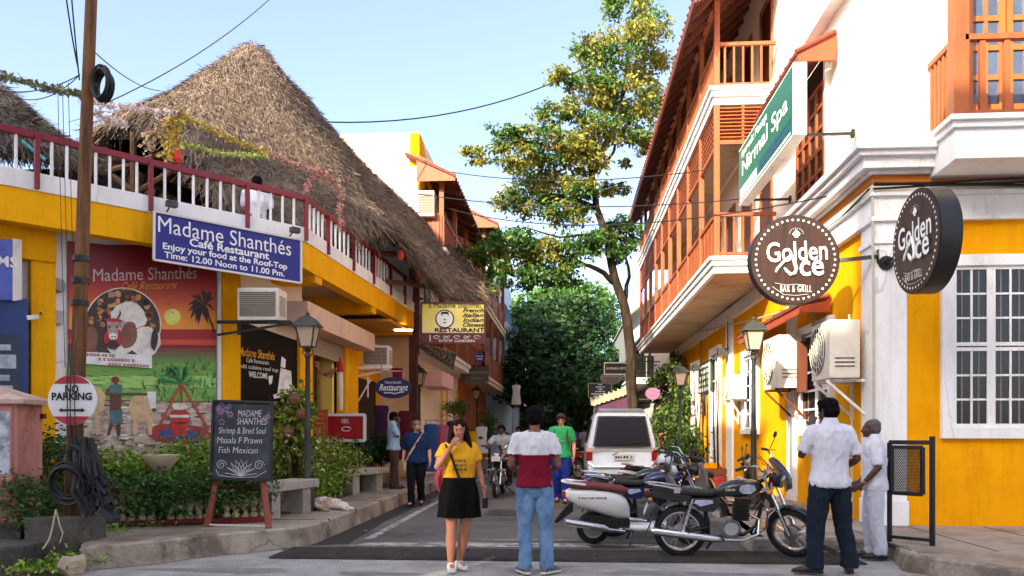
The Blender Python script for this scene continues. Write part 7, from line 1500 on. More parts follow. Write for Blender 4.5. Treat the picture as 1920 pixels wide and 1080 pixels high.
whs = mat('shoe_white', S(226, 224, 220), .6, .05); blks = mat('shoe_black', S(26, 24, 26), .45, .15); grys = mat('shoe_grey', S(104, 100, 100), .7, .1)
wcl = cloth('white_shirt', 214, 214, 224)
# 1 --- woman in the yellow top
g0_ = atZ(861, 1067); skirtm = cloth('black_skirt', 12, 11, 13)
t, J, s, bd, hp = person('woman in a yellow top and black skirt holding one hand to her mouth', (g0_.x, g0_.y, 0), PI + .16, 1.57,
  dict(shR=(.165, .01, 1.40), shL=(-.165, 0, 1.40), elR=(.262, .13, 1.18), wrR=(.088, .185, 1.435), elL=(-.235, -.03, 1.14), wrL=(-.285, .03, .90), hipR=(.095, 0, .9), hipL=(-.085, 0, .9), knR=(.09, .05, .49), anR=(.10, .03, .085), toR=(.08, .20, .03), knL=(-.075, .0, .48), anL=(-.005, -.12, .085), toL=(-.06, .05, .03), head=(0, .02, 1.605)),
  tan_, 'f', shirt=cloth('mustard_top', 226, 164, 40), sleeve=.55, hem=.31, skirt=skirtm, shoes=(whs, whs), hair='long', hairm=mat('dark_brown_hair', S(30, 16, 12), .8, .3, 30, spec=.15, bump=.6, bscale=60, stretch=(1, 1, .3)),
  yaw=-.05, hands=((V((-.5, -.12, .8)), V((-.3, -.6, .1)), .8), (V((-.05, .25, -1)), V((1, 0, 0)), .45)), vox=.0062, fat=1.08)
def on_chest(J, s, x, z, o=.15): return V((x, o, z)) * s
q = MB(); ch = J['chest']
for k, (tx, w) in enumerate((('yellow', .12), ('like the', .13), ('sunshine', .16))): scribble(q, V((-.005, .168 - .002 * k, 1.262 - .05 * k)) * s, V((-1, 0, 0)), w * s, .026 * s, k)
q.build('shirt_print', letk, bd, world=False)
strap(t, 'bag_strap', [V((.165, .06, 1.45)) * s, V((.10, .14, 1.33)) * s, V((.055, .165, 1.2)) * s, V((.0, .16, 1.06)) * s], plast, .026, .008, t)
q = MB(); q.tube([J['wrL'] + V((.0, -.0, .035)), J['wrL'] + V((-.004, .006, .06))], .030, 12); q.build('wrist_watch', steel, bd, world=False)
q = MB(); c = J['wrL'] + V((-.01, .05, -.12)); q.obox(c, V((.03, 0, 0)), V((0, .006, .0)), V((0, .016, .055))); tag(q.build('mobile_phone', plast, loc=(0, 0, 0), bevel=.004), 'black phone in the lowered hand of the woman in yellow', 'phone'); bpy.data.objects[-1] if False else None
ph = [o for o in COL.objects if o.name.startswith('mobile_phone')][-1]; ph.matrix_world = W[t.name]
pbk_ = thing('pink_backpack', 'pink backpack hanging on the back of the woman in yellow', 'backpack', (g0_.x, g0_.y, 0), PI + .16); q = MB()
q.ball(V((.16, -.19, 1.02)) * s, (.13 * s, .075 * s, .17 * s), 14, 10); q.ball(V((.16, -.24, .96)) * s, (.09 * s, .05 * s, .09 * s), 12, 8); me = melt(q, .012, 2, .004, 10); me.materials.append(cloth('pink_bag', 214, 96, 108)); link('bag', me, pbk_)
q = MB(); q.tube([V((.2, -.16, 1.16)) * s, V((.235, -.1, 1.05)) * s, V((.225, -.14, .92)) * s], .012, 6); q.build('shoulder_strap', cloth('pink_strap', 190, 70, 90), pbk_, world=False)
# 2 --- man in white and maroon seen from behind
g0_ = atZ(1002, 1074)
person('man from behind in a white and maroon T-shirt and pale blue jeans', (g0_.x, g0_.y, 0), .06, 1.70,
  dict(shR=(.18, 0, 1.40), shL=(-.18, 0, 1.40), elR=(.245, -.03, 1.13), elL=(-.245, -.03, 1.13), wrR=(.20, .19, 1.06), wrL=(-.20, .19, 1.06), hipR=(.088, 0, .9), anR=(.13, -.02, .085), knR=(.115, .03, .49), toR=(.24, .10, .03), anL=(-.095, -.02, .085), knL=(-.10, .03, .49), toL=(-.16, .14, .03), head=(0, .03, 1.605)),
  brown, 'm', shirt=[cloth('maroon_tee', 122, 22, 44), cloth('white_tee', 216, 216, 222)], shirt_split=lambda c: 1 if c.z > 1.235 else 0, sleeve=.66, hem=.10,
  pants=mat('pale_denim', S(112, 148, 186), .9, .14, 5, bump=.6, bscale=14, stretch=(1, 1, .6), c2=S(66, 96, 140), c2amt=.85, c2scale=3.5), shoes=(grys, whs), hair='thick', hands=((V((-.6, .6, .1)), V((-.5, -.5, 0)), .5), (V((.6, .6, .1)), V((.5, -.5, 0)), .5)), vox=.0068, fat=.94, pant_r=(.098, .07, .062), pitch=-.12)
# 3 --- tall man in white shirt, back turned, hand at his face
g0_ = atZ(1556, 1073)
person('man from behind in a white shirt and dark trousers with a hand at his face', (g0_.x, g0_.y, 0), .22, 1.79,
  dict(shR=(.185, 0, 1.40), shL=(-.185, 0, 1.40), elL=(-.27, .06, 1.16), wrL=(-.10, .19, 1.44), elR=(.265, -.05, 1.13), wrR=(.25, .15, 1.03), anL=(-.17, -.02, .085), knL=(-.14, .02, .49), toL=(-.32, .06, .03), anR=(.20, -.02, .085), knR=(.15, .02, .49), toR=(.27, .12, .03), head=(-.01, .03, 1.60)),
  dkb, 'm', shirt=wcl, sleeve=.86, hem=.03, sh_off=.026, pants=cloth('navy_trousers', 30, 38, 52), shoes=(blks, blks), hair='thick', yaw=.35, pitch=-.1, hands=((V((-.1, .9, -.15)), V((-.9, 0, -.2)), .5), (V((.35, .1, .9)), V((.6, .5, 0)), .6)), vox=.0068, fat=.98, pant_r=(.108, .082, .076), collar=1)
# 4 --- older man in white, in profile
g0_ = atZ(1640, 1046)
t, J, s, bd, hp = person('older man with grey hair in white shirt and trousers, turned sideways', (g0_.x, g0_.y, 0), 1.28, 1.60,
  dict(elL=(-.235, -.03, 1.13), wrL=(-.19, .15, .92), elR=(.235, -.02, 1.12), wrR=(.2, .17, .93), anR=(.09, .03, .085), knR=(.09, .05, .49), toR=(.1, .22, .03), anL=(-.09, -.06, .085), knL=(-.09, .0, .49), toL=(-.1, .12, .03), head=(0, .045, 1.60), neck=(0, .0, 1.47)),
  dkb, 'm', shirt=wcl, sleeve=.9, hem=.02, sh_off=.024, pants=cloth('white_trousers', 206, 208, 220), shoes=(blks, blks), hair='bald', hairm=mat('grey_hair', S(88, 84, 84), .7, .3, 40), hands=((V((0, .75, -.5)), V((-1, 0, 0)), .4), (V((0, .75, -.5)), V((1, 0, 0)), .4)), vox=.0066, fat=1.0, pant_r=(.104, .084, .078), collar=1, yaw=.12)
q = MB(); q.tube([J['wrL'].lerp(J['elL'], .08), J['wrL'].lerp(J['elL'], .18)], .032, 12); q.build('wrist_watch', mat('gold_watch', S(190, 150, 90), .3, .1, metal=.6), bd, world=False)
# 5 --- man in navy shirt walking
g0_ = atZ(781, 948)
t, J, s, bd, hp = person('bearded man in a navy shirt with a pale strap bag and flat cap, walking', (g0_.x, g0_.y, 0), PI + .05, 1.68,
  dict(elR=(.25, -.06, 1.13), wrR=(.27, .04, .90), elL=(-.25, -.04, 1.13), wrL=(-.28, .06, .90), knR=(.09, .13, .50), anR=(.08, .16, .085), toR=(.11, .36, .05), knL=(-.08, .02, .49), anL=(-.07, -.2, .12), toL=(-.09, -.04, .03)),
  pale, 'm', shirt=cloth('navy_shirt', 34, 52, 94), sleeve=.95, hem=.04, sh_off=.024, pants=cloth('black_trousers', 24, 24, 28), shoes=(blks, blks), hair='cap', hairm=mat('brown_hair', S(96, 66, 46), .7, .2), yaw=.75, pitch=.12, vox=.009, fat=1.1)
q = MB(); q.ball(hp(0, .05, -.085), (.05 * s, .05 * s, .035 * s), 10, 8); me = melt(q, .008, 2); me.materials.append(mat('brown_beard', S(120, 84, 60), .8, .2)); link('beard', me, bd)
strap(t, 'bag_strap', [V((-.14, .02, 1.47)) * s, V((-.09, .12, 1.38)) * s, V((.02, .155, 1.2)) * s, V((.13, .15, 1.03)) * s, V((.2, .08, .9)) * s], cloth('cream_strap', 206, 186, 150), .04, .008)
q = MB(); q.obox(V((.22, .05, .80)) * s, V((.03, 0, 0)), V((0, .09, 0)), V((0, 0, .09))); tag_ = q.build('side_bag', cloth('cream_bag', 206, 186, 150), None, bevel=.02); tag_.matrix_world = W[t.name]; tag(tag_, 'cream cloth bag at the hip of the man in navy', 'bag')
# 6 --- man on the phone by the second bench
g0_ = atZ(738, 916, HL)
person('man in pale blue shirt and brown trousers on the phone beside the second bench', (g0_.x, g0_.y, HL), -1.35, 1.63,
  dict(elR=(.22, .08, 1.16), wrR=(.11, .10, 1.50), elL=(-.21, .04, 1.13), wrL=(.02, .22, 1.14), knR=(.08, .03, .49), anL=(-.09, .04, .085), toL=(-.12, .22, .03)),
  dkb, 'm', shirt=cloth('pale_blue_shirt', 168, 196, 228), sleeve=.85, hem=.06, sh_off=.022, pants=cloth('brown_trousers', 84, 64, 58), shoes=(blks, blks), hair='short', hands=((V((-.2, .1, 1)), V((-1, .2, 0)), .7), (V((.9, .3, .1)), V((0, -.8, -.5)), .4)), vox=.009, collar=1)
# 7 --- man in green T-shirt
g0_ = atZ(1052, 941)
t, J, s, bd, hp = person('man with glasses in a green T-shirt and blue trousers walking up the street', (g0_.x, g0_.y, 0), PI - .05, 1.82,
  dict(elR=(.25, -.03, 1.13), wrR=(.24, .14, .98), elL=(-.25, -.03, 1.13), wrL=(-.255, .10, .92), knR=(.085, .05, .5), anR=(.07, -.1, .1), toR=(.09, .06, .03), knL=(-.085, .09, .5), anL=(-.08, .12, .085), toL=(-.1, .31, .035)),
  pale, 'm', shirt=cloth('green_tee', 56, 176, 104), sleeve=.75, hem=.06, sh_off=.022, pants=cloth('blue_trousers', 40, 54, 140), shoes=(mat('brown_sandal', S(120, 74, 50), .7), blks), hair='thick', hairm=mat('dark_red_hair', S(60, 26, 30), .6, .2), vox=.009, pitch=-.2)
for k in (-1, 1): strap(t, 'backpack_strap', [V((k * .13, -.02, 1.47)) * s, V((k * .13, .10, 1.40)) * s, V((k * .12, .15, 1.28)) * s, V((k * .16, .1, 1.1)) * s], cloth('olive_strap', 104, 88, 54), .045, .008)
q = MB()
for k in (-1, 1): q.tube([hp(k * .032 + .022 * math.cos(a), .098, .0 + .016 * math.sin(a)) for a in [i * PI / 6 for i in range(13)]], .0028, 4)
q.tube([hp(-.012, .1, .002), hp(.012, .1, .002)], .0028, 4); q.build('glasses', plast, bd, world=False)
q = MB(); q.poly([V(p) * s for p in ((.075, .152, 1.28), (.03, .165, 1.25), (.045, .162, 1.19), (.08, .15, 1.16))]); scribble(q, V((-.03, .158, 1.2)) * s, V((-1, 0, 0)), .1, .02, 4); q.build('shirt_print', mat('print_yellow_white', S(206, 200, 120), .8), bd, world=False)
bpk = thing('grey_backpack', 'olive backpack worn by the man in the green T-shirt', 'backpack', (g0_.x, g0_.y, 0), PI - .05); q = MB(); q.ball(V((0, -.2, 1.2)) * s, (.15 * s, .08 * s, .22 * s), 12, 9); me = melt(q, .014, 2, .004); me.materials.append(cloth('olive_bag', 84, 76, 50)); link('bag', me, bpk)
# 8 --- guest on the roof terrace, seated with the back to us
p = cd(481, 400, 14.0); sit = dict(crotch=(0, .0, .50), pelvis=(0, 0, .60), chest=(0, -.02, .88), neck=(0, .0, 1.13), head=(0, .05, 1.26), shR=(.2, 0, 1.07), shL=(-.2, 0, 1.07), elR=(.24, .05, .79), elL=(-.24, .05, .79), wrR=(.16, .27, .74), wrL=(-.16, .27, .74), hipR=(.09, 0, .56), hipL=(-.09, 0, .56), knR=(.11, .42, .52), knL=(-.11, .42, .52), anR=(.11, .40, .085), anL=(-.11, .40, .085), toR=(.12, .57, .03), toL=(-.12, .57, .03))
person('terrace guest in a white shirt seated behind the red and white railing', (p.x, p.y, ZYT + .02), .1, 1.72, sit, dkb, 'm', shirt=wcl, sleeve=.9, hem=.06, pants=cloth('black_trousers', 24, 24, 28), shoes=(blks, blks), detail=False, face=False)
st_ = thing('terrace_stool', 'brown stool under the seated terrace guest', 'stool', (p.x, p.y, ZYT + .02)); q = MB(); q.box(p.x - .2, p.y - .18, ZYT + .40, p.x + .2, p.y + .18, ZYT + .45); q.build('seat', woodd, st_)
for i in (-1, 1):
 for j in (-1, 1): q = MB(); q.box(p.x + i * .16 - .02, p.y + j * .14 - .02, ZYT + .02, p.x + i * .16 + .02, p.y + j * .14 + .02, ZYT + .40); q.build('leg', woodd, st_)
# 9 --- people far down the street
for px, py, d, H, rz, skin, sh, pa, lab, hr in ((972, 905, 26, 1.62, PI, brown, cloth('pink_top', 206, 128, 160), cloth('dark_blue', 40, 44, 70), 'far person in a pink top half hidden by the man in maroon', 'short'),
  (1098, 878, 31, 1.68, .2, dkb, cloth('grey_top', 120, 118, 120), cloth('dark_grey', 50, 48, 52), 'far person in grey behind the man in green', 'short'),
  (1248, 890, 28, 1.66, PI - .4, brown, cloth('rose_top', 176, 84, 96), cloth('dark_blue', 40, 44, 70), 'far person in rose walking right of the white van', 'short'),
  (1078, 866, 38, 1.7, 0, dkb, cloth('violet_top', 92, 56, 110), cloth('dark_grey', 50, 48, 52), 'farthest person in a violet top near the street end', 'short'),
  (945, 868, 36, 1.66, PI, dkb, cloth('blue_top', 60, 76, 140), cloth('dark_grey', 50, 48, 52), 'far person in blue behind the motorcycle rider', 'short')):
 c = cd(px, py, d); person(lab, (c.x, c.y, 0), rz, H, dict(knR=(.09, .1, .5), anR=(.09, .1, .085), toR=(.1, .28, .04), anL=(-.09, -.14, .1), toL=(-.1, .03, .03)), skin, 'm', shirt=sh, pants=pa, shoes=(blks, blks), hair=hr, detail=False, face=False, group=None)
# ------------------------------------------------------------------ sleeping dog
c = cd(617, 951, 12.45); B_ = V((c.x, c.y, HL)); dg = thing('dog', 'pale brown dog asleep on its side on the left pavement', 'dog', tuple(B_), .35); q = MB()
q.tube([(-.26, .04, .09), (-.18, .03, .105), (-.06, .02, .105), (.06, .01, .09), (.15, 0, .08), (.2, -.01, .06)], [.06, .095, .105, .085, .085, .05], 14)
q.tube([(-.24, .03, .09), (-.33, .0, .07), (-.38, -.03, .055)], [.06, .05, .05], 12); q.ball((-.405, -.05, .055), (.058, .05, .048), 12, 9); q.tube([(-.43, -.07, .05), (-.475, -.115, .04), (-.49, -.135, .036)], [.034, .024, .018], 10)
q.ball((-.385, .005, .10), (.022, .034, .012), 8, 6); q.ball((-.37, -.045, .108), (.02, .03, .012), 8, 6)
for a in (((-.17, -.02, .06), (-.14, -.14, .045), (-.06, -.24, .03), (-.02, -.30, .022)), ((-.2, -.02, .1), (-.2, -.16, .08), (-.12, -.28, .05), (-.08, -.33, .03)), ((.13, -.03, .06), (.22, -.13, .045), (.20, -.27, .03), (.26, -.33, .022)), ((.14, -.02, .1), (.26, -.10, .08), (.27, -.24, .05), (.34, -.29, .03))): q.tube(a, [.05, .034, .02, .018], 9); q.ball(a[-1], (.03, .022, .018), 8, 6)
q.tube([(.2, .02, .06), (.29, .06, .03), (.37, .04, .02)], [.026, .018, .010], 8)
me = melt(q, .009, 3, .003, 20); me.materials.append(mat('dog_coat', S(186, 150, 116), .9, .12, 6, c2=S(232, 222, 210), c2amt=.9, c2scale=4, edge=(.44, .54), bump=.3, bscale=80)); link('body', me, dg)
q = MB(); q.ball((-.492, -.138, .038), .011, 8, 6); q.ball((-.435, -.045, .085), .007, 6, 5); q.build('nose', plast, dg, world=False)
# ------------------------------------------------------------------ motorcycles and scooters (forward +x, left +y)
def wheel(q_t, q_r, q_s, c, R_, w, spokes=18, disc=.06):
 ax = V((0, 1, 0)); prof = [(R_ - w * .95, -w * .34), (R_ - w * .7, -w * .5), (R_ - w * .3, -w * .5), (R_ - w * .06, -w * .28), (R_, 0), (R_ - w * .06, w * .28), (R_ - w * .3, w * .5), (R_ - w * .7, w * .5), (R_ - w * .95, w * .34)]
 q_t.lathe(prof, c, ax, 36); ri = R_ - w
 q_r.lathe([(ri - .012, -w * .34), (ri + .012, -w * .38), (ri + .004, 0), (ri + .012, w * .38), (ri - .012, w * .34), (ri - .02, 0), (ri - .012, -w * .34)], c, ax, 36)
 q_s.lathe([(.001, -.055), (disc, -.05), (disc, -.03), (.03, -.02), (.03, .02), (disc, .03), (disc, .05), (.001, .055)], c, ax, 16)
 for k in range(spokes):
  a = 2 * PI * k / spokes; s_ = 1 if k % 2 else -1; b = a + .32 * (1 if k % 4 < 2 else -1); q_s.tube([c + V((math.cos(a) * .04, s_ * .035, math.sin(a) * .04)), c + V((math.cos(b) * ri, s_ * .01, math.sin(b) * ri))], .0038, 4)
def motorcycle(label, loc, rz, tankm, panelm, steer=0.0, seatm=None, lean=0.12, group='parked motorcycles and scooters', cowl=True, tail=None, logo=None, name='motorcycle', sub=True):
 t = thing(name, label, 'motorcycle', loc, rz, group); t.rotation_euler = (-lean if lean else 0, 0, rz); seatm = seatm or mat('black_seat', S(30, 28, 28), .7, .15, 6, bump=.15)
 if lean: W[t.name] = Matrix.Translation(V(loc)) @ t.rotation_euler.to_matrix().to_4x4()
 B = lambda q, n, m, p=t, **k: q.build(n, m, p, world=False, **k); R0 = .305; ra = V((0, 0, R0)); fa = V((1.26, 0, R0))
 hs = V((.98, 0, .93)); ax = (hs - fa).normalized(); SM = Matrix.Translation(hs) @ Matrix.Rotation(steer, 4, ax) @ Matrix.Translation(-hs)
 def F_(q): q.v = [SM @ v for v in q.v]; return q
 for c, fr in ((ra, 0), (fa, 1)):
  a, b, d = MB(), MB(), MB(); wheel(a, b, d, c, R0, .085, 20, .075 if not fr else .085)
  if fr: F_(a); F_(b); F_(d)
  w = B(a, 'wheel', rubber, smooth=.9); B(b, 'rim', chrome, w, smooth=.9); B(d, 'spokes', steel, w)
 # front end
 q = MB()
 for s_ in (-.09, .09): q.tube([fa + V((.0, s_, 0)), fa.lerp(hs, .45) + V((0, s_, 0))], .025, 8); q.tube([fa.lerp(hs, .4) + V((0, s_, 0)), hs + V((-.02, s_, .06))], .017, 8)
 q.obox(hs + V((-.02, 0, .05)), V((.05, 0, 0)), V((0, .12, 0)), V((0, 0, .018))); q.obox(hs + V((.03, 0, -.1)), V((.05, 0, 0)), V((0, .12, 0)), V((0, 0, .018))); B(F_(q), 'fork', chrome, smooth=.6)
 q = MB(); rr = []
 for i in range(13):
  a = R(150 - 145 * i / 12); rad = R0 + .035; rr.append([fa + V((math.cos(a) * (rad - .02 * abs(j) ** 2), j * .065, math.sin(a) * (rad - .02 * abs(j) ** 2))) for j in (-1, -.5, 0, .5, 1)])
 q.loft(rr, cap=False, closed=False); B(F_(q), 'front_fender', panelm, smooth=True)
 q = MB(); h0 = hs + V((-.03, 0, .08)); hl = [V((.0, 0, 0)), V((.0, .1, .03)), V((-.02, .2, .13)), V((-.10, .30, .14)), V((-.17, .36, .12))]
 for s_ in (1, -1): q.tube([h0 + V((p.x, p.y * s_, p.z)) for p in hl], .012, 7)
 hb = B(F_(q), 'handlebar', chrome, smooth=.6)
 q = MB()
 for s_ in (1, -1): q.tube([h0 + V((-.10, .30 * s_, .14)), h0 + V((-.19, .375 * s_, .115))], .018, 8); q.tube([h0 + V((-.08, .27 * s_, .15)), h0 + V((-.02, .33 * s_, .14)), h0 + V((-.05, .42 * s_, .115))], .006, 5)
 B(F_(q), 'grip', plast, hb)
 q = MB()
 for s_ in (1, -1): q.tube([h0 + V((-.06, .25 * s_, .15)), h0 + V((-.02, .3 * s_, .27)), h0 + V((-.03, .36 * s_, .30))], .006, 5); q.ball(h0 + V((-.04, .39 * s_, .31)), (.015, .055, .036), 10, 7)
 B(F_(q), 'mirror', plast, hb)
 q = MB(); q.tube([hs + V((.04, 0, .03)), hs + V((.12, 0, .0)), hs + V((.17, 0, -.01))], [.05, .095, .085], 14); hlm = B(F_(q), 'headlight', plast, smooth=.5)
 q = MB(); q.lathe([(.001, .02), (.05, .015), (.085, 0)], hs + V((.172, 0, -.01)), V((1, 0, -.08)), 14); B(F_(q), 'lens', mat('headlight_lens', S(206, 210, 214), .1, .05, 3), hlm)
 if cowl:
  q = MB(); rr = [[hs + V((x + (.02 if abs(j) == 1 else 0), j * w_, z)) for j in (-1, -.6, 0, .6, 1)] for x, w_, z in ((.22, .10, -.13), (.21, .125, -.02), (.14, .125, .10), (.06, .10, .2), (.02, .06, .24))]; q.loft(rr, cap=False, closed=False); B(F_(q), 'headlight_cowl', panelm, smooth=True)
 for s_ in (1, -1):
  q = MB(); q.tube([hs + V((.08, .07 * s_, -.06)), hs + V((.1, .19 * s_, -.07))], .008, 5); q.ball(hs + V((.11, .225 * s_, -.07)), (.035, .045, .025), 10, 7); B(F_(q), 'indicator', mat('amber_lens', S(206, 130, 60), .2, .1))
 q = MB()
 for k, (z0, z1) in enumerate(((.14, .2), (.17, .02), (.1, -.06))): q.tube([h0 + V((-.06, .2 - .13 * k, z0)), hs + V((.05, .1 - .08 * k, .1)), hs + V((.0, .04 - .03 * k, -.15)), V((.8, .03 - .03 * k, .66 - .1 * k))], .006, 5)
 B(q, 'control_cable', cable)
 # frame, tank, seat, panels
 q = MB(); q.tube([hs + V((-.04, 0, -.02)), V((.55, 0, .74)), V((.1, 0, .68)), V((-.25, 0, .74))], .024, 8); q.tube([hs + V((-.02, 0, -.12)), V((.86, 0, .38)), V((.72, 0, .27)), V((.3, 0, .28))], .022, 8); q.tube([V((.28, 0, .7)), V((.3, 0, .3)), V((.36, 0, .28))], .026, 8)
 for s_ in (-.07, .07): q.tube([V((.3, s_, .36)), V((.0, s_ * 1.25, R0))], .02, 8)
 B(q, 'frame', plast)
 q = MB(); rr = []
 for x, w_, zt, zb in ((.40, .075, .80, .72), (.46, .10, .855, .72), (.56, .125, .895, .71), (.68, .135, .915, .71), (.80, .125, .91, .74), (.88, .10, .885, .78), (.92, .06, .86, .81)): rr.append([V((x, math.copysign(abs(math.cos(a)) ** .7, math.cos(a)) * w_, (zt + zb) / 2 + math.copysign(abs(math.sin(a)) ** .8, math.sin(a)) * (zt - zb) / 2)) for a in [2 * PI * i / 18 for i in range(18)]])
 q.loft(rr); tk = B(q, 'fuel_tank', tankm, smooth=True); q = MB(); q.lathe([(.001, .02), (.035, .018), (.04, 0)], V((.66, 0, .914)), n=14); B(q, 'fuel_cap', chrome, tk)
 if logo:
  q = MB()
  for s_ in (1, -1):
   P_ = [V((x, s_ * (y + .004), z)) for x, y, z in ((.64, .132, .80), (.66, .134, .86), (.74, .129, .875), (.81, .118, .86), (.83, .118, .81), (.77, .128, .765), (.68, .135, .765))]; q.poly(P_)
  B(q, 'tank_emblem', logo, tk)
  q = MB(); q.text('Hero', V((.54, -.128, .81)), V((1, 0, .08)), V((0, 0, 1)), .05, shear=.3, lift=.006); B(q, 'lettering', letw, tk)
 q = MB(); rr = []
 for x, w_, zt, zb in ((-.32, .07, .80, .75), (-.28, .10, .835, .74), (-.1, .125, .835, .74), (.12, .13, .80, .73), (.3, .125, .785, .72), (.42, .095, .80, .74), (.46, .05, .80, .76)): rr.append([V((x, math.copysign(abs(math.cos(a)) ** .6, math.cos(a)) * w_, (zt + zb) / 2 + math.copysign(abs(math.sin(a)) ** .7, math.sin(a)) * (zt - zb) / 2)) for a in [2 * PI * i / 16 for i in range(16)]])
 q.loft(rr); B(q, 'seat', seatm, smooth=True)
 q = MB()
 for s_ in (1, -1): q.prism([V((x, s_ * .105, z)) for x, z in ((.40, .71), (.46, .66), (.36, .55), (.2, .56), (.08, .66), (.12, .71))], V((0, s_ * .025, 0)))
 sp_ = B(q, 'side_panel', panelm, bevel=.01)
 q = MB()
 for s_ in (1, -1): q.poly([V((x, s_ * .1315, z)) for x, z in ((.34, .69), (.36, .655), (.22, .615), (.14, .655), (.16, .69))])
 B(q, 'decal', mat('silver_blue_decal', S(176, 186, 214), .35, .2, 9), sp_)
 q = MB(); tm = tail or panelm
 for s_ in (1, -1): q.prism([V((x, s_ * .10, z)) for x, z in ((.12, .735), (-.3, .785), (-.40, .765), (-.36, .72), (-.1, .67), (.1, .67))], V((0, s_ * .022, 0)))
 B(q, 'tail_panel', tm, bevel=.01)
 q = MB(); q.obox((-.385, 0, .755), V((.025, 0, 0)), V((0, .075, 0)), V((0, 0, .03))); B(q, 'tail_light', mat('red_lens', S(150, 20, 24), .2, .1), bevel=.01)
 q = MB(); q.tube([V((.0, -.11, .80)), V((-.2, -.12, .84)), V((-.36, -.08, .86)), V((-.40, 0, .865)), V((-.36, .08, .86)), V((-.2, .12, .84)), V((.0, .11, .80))], .014, 7); q.obox((-.05, -.128, .80), V((.035, 0, 0)), V((0, .006, 0)), V((0, 0, .035))); B(q, 'grab_rail', chrome, smooth=.6)
 q = MB(); rr = []
 for i in range(11):
  a = R(70 + 105 * i / 10); rad = R0 + .05; rr.append([ra + V((math.cos(a) * rad, j * .07, math.sin(a) * rad)) for j in (-1, 0, 1)])
 q.loft(rr, cap=False, closed=False); q.quad((-.33, -.06, .42), (-.40, -.06, .24), (-.40, .06, .24), (-.33, .06, .42)); rfn = B(q, 'rear_fender', plast, smooth=True)
 q = MB(); q.obox((-.40, 0, .56), V((.004, 0, .0)), V((0, .09, 0)), V((.02, 0, .06))); B(q, 'number_plate', mat('plate_white', S(210, 210, 206), .5), rfn)
 for s_ in (1, -1): q = MB(); q.tube([V((-.34, .08 * s_, .70)), V((-.35, .15 * s_, .70))], .008, 5); q.ball(V((-.355, .18 * s_, .70)), (.03, .035, .022), 9, 6); B(q, 'indicator', mat('amber_lens', S(206, 130, 60)))
 # engine, exhaust, suspension
 q = MB(); q.slab_disc(V((.56, -.12, .36)), V((.115, 0, 0)), V((0, 0, .105)), V((0, .24, 0)), 20); q.obox((.46, 0, .36), V((.13, 0, 0)), V((0, .1, 0)), V((0, 0, .085))); eng = B(q, 'engine', mat('engine_alloy', (.22, .22, .23), .4, .3, 12, metal=.8, bump=.3), bevel=.012)
 q = MB(); q.slab_disc(V((.56, -.125, .36)), V((.08, 0, 0)), V((0, 0, .075)), V((0, -.012, 0)), 18); B(q, 'engine_cover', chrome, eng)
 q = MB()
 for k in range(8): q.obox((.68, 0, .455 + .025 * k), V((.085, 0, 0)), V((0, .095, 0)), V((0, 0, .007)))
 q.obox((.68, 0, .55), V((.06, 0, 0)), V((0, .065, 0)), V((0, 0, .11))); q.obox((.7, 0, .665), V((.08, 0, 0)), V((0, .07, 0)), V((0, 0, .03))); B(q, 'cylinder', mat('dark_engine', S(34, 34, 35), .5, .3, metal=.3), eng)
 q = MB(); q.tube([V((.76, -.04, .52)), V((.88, -.08, .46)), V((.86, -.12, .30)), V((.70, -.145, .235)), V((.5, -.15, .235))], .019, 9); q.tube([V((.5, -.15, .235)), V((.42, -.155, .245)), V((.36, -.158, .25)), V((-.30, -.17, .33)), V((-.34, -.17, .335))], [.02, .034, .045, .045, .03], 14); B(q, 'exhaust', chrome, smooth=.6)
 for s_ in (1, -1):
  q = MB(); a, b = V((.02, .135 * s_, .33)), V((.13, .13 * s_, .70)); q.tube([a, a.lerp(b, .45)], .022, 8); q.tube([a.lerp(b, .4), b], .012, 8)
  q.tube([a.lerp(b, .35 + .55 * i / 48) + perp(b - a)[0] * .027 * math.cos(i * .9) + perp(b - a)[1] * .027 * math.sin(i * .9) for i in range(49)], .006, 4); B(q, 'shock_absorber', steel if s_ > 0 else chrome)
 q = MB()
 for s_ in (1, -1): q.tube([V((.9, .02 * s_, .66)), V((.95, .16 * s_, .58)), V((.93, .2 * s_, .4)), V((.84, .06 * s_, .27))], .014, 7)
 B(q, 'leg_guard', chrome, smooth=.6)
 q = MB()
 for s_ in (1, -1): q.tube([V((.44, .08 * s_, .26)), V((.46, .25 * s_, .26))], .014, 6); q.tube([V((.06, .1 * s_, .36)), V((.1, .22 * s_, .37))], .012, 6)
 q.tube([V((.42, .08, .25)), V((.34, .30, -.0 + .03))], .013, 6); B(q, 'foot_peg', plast); return t
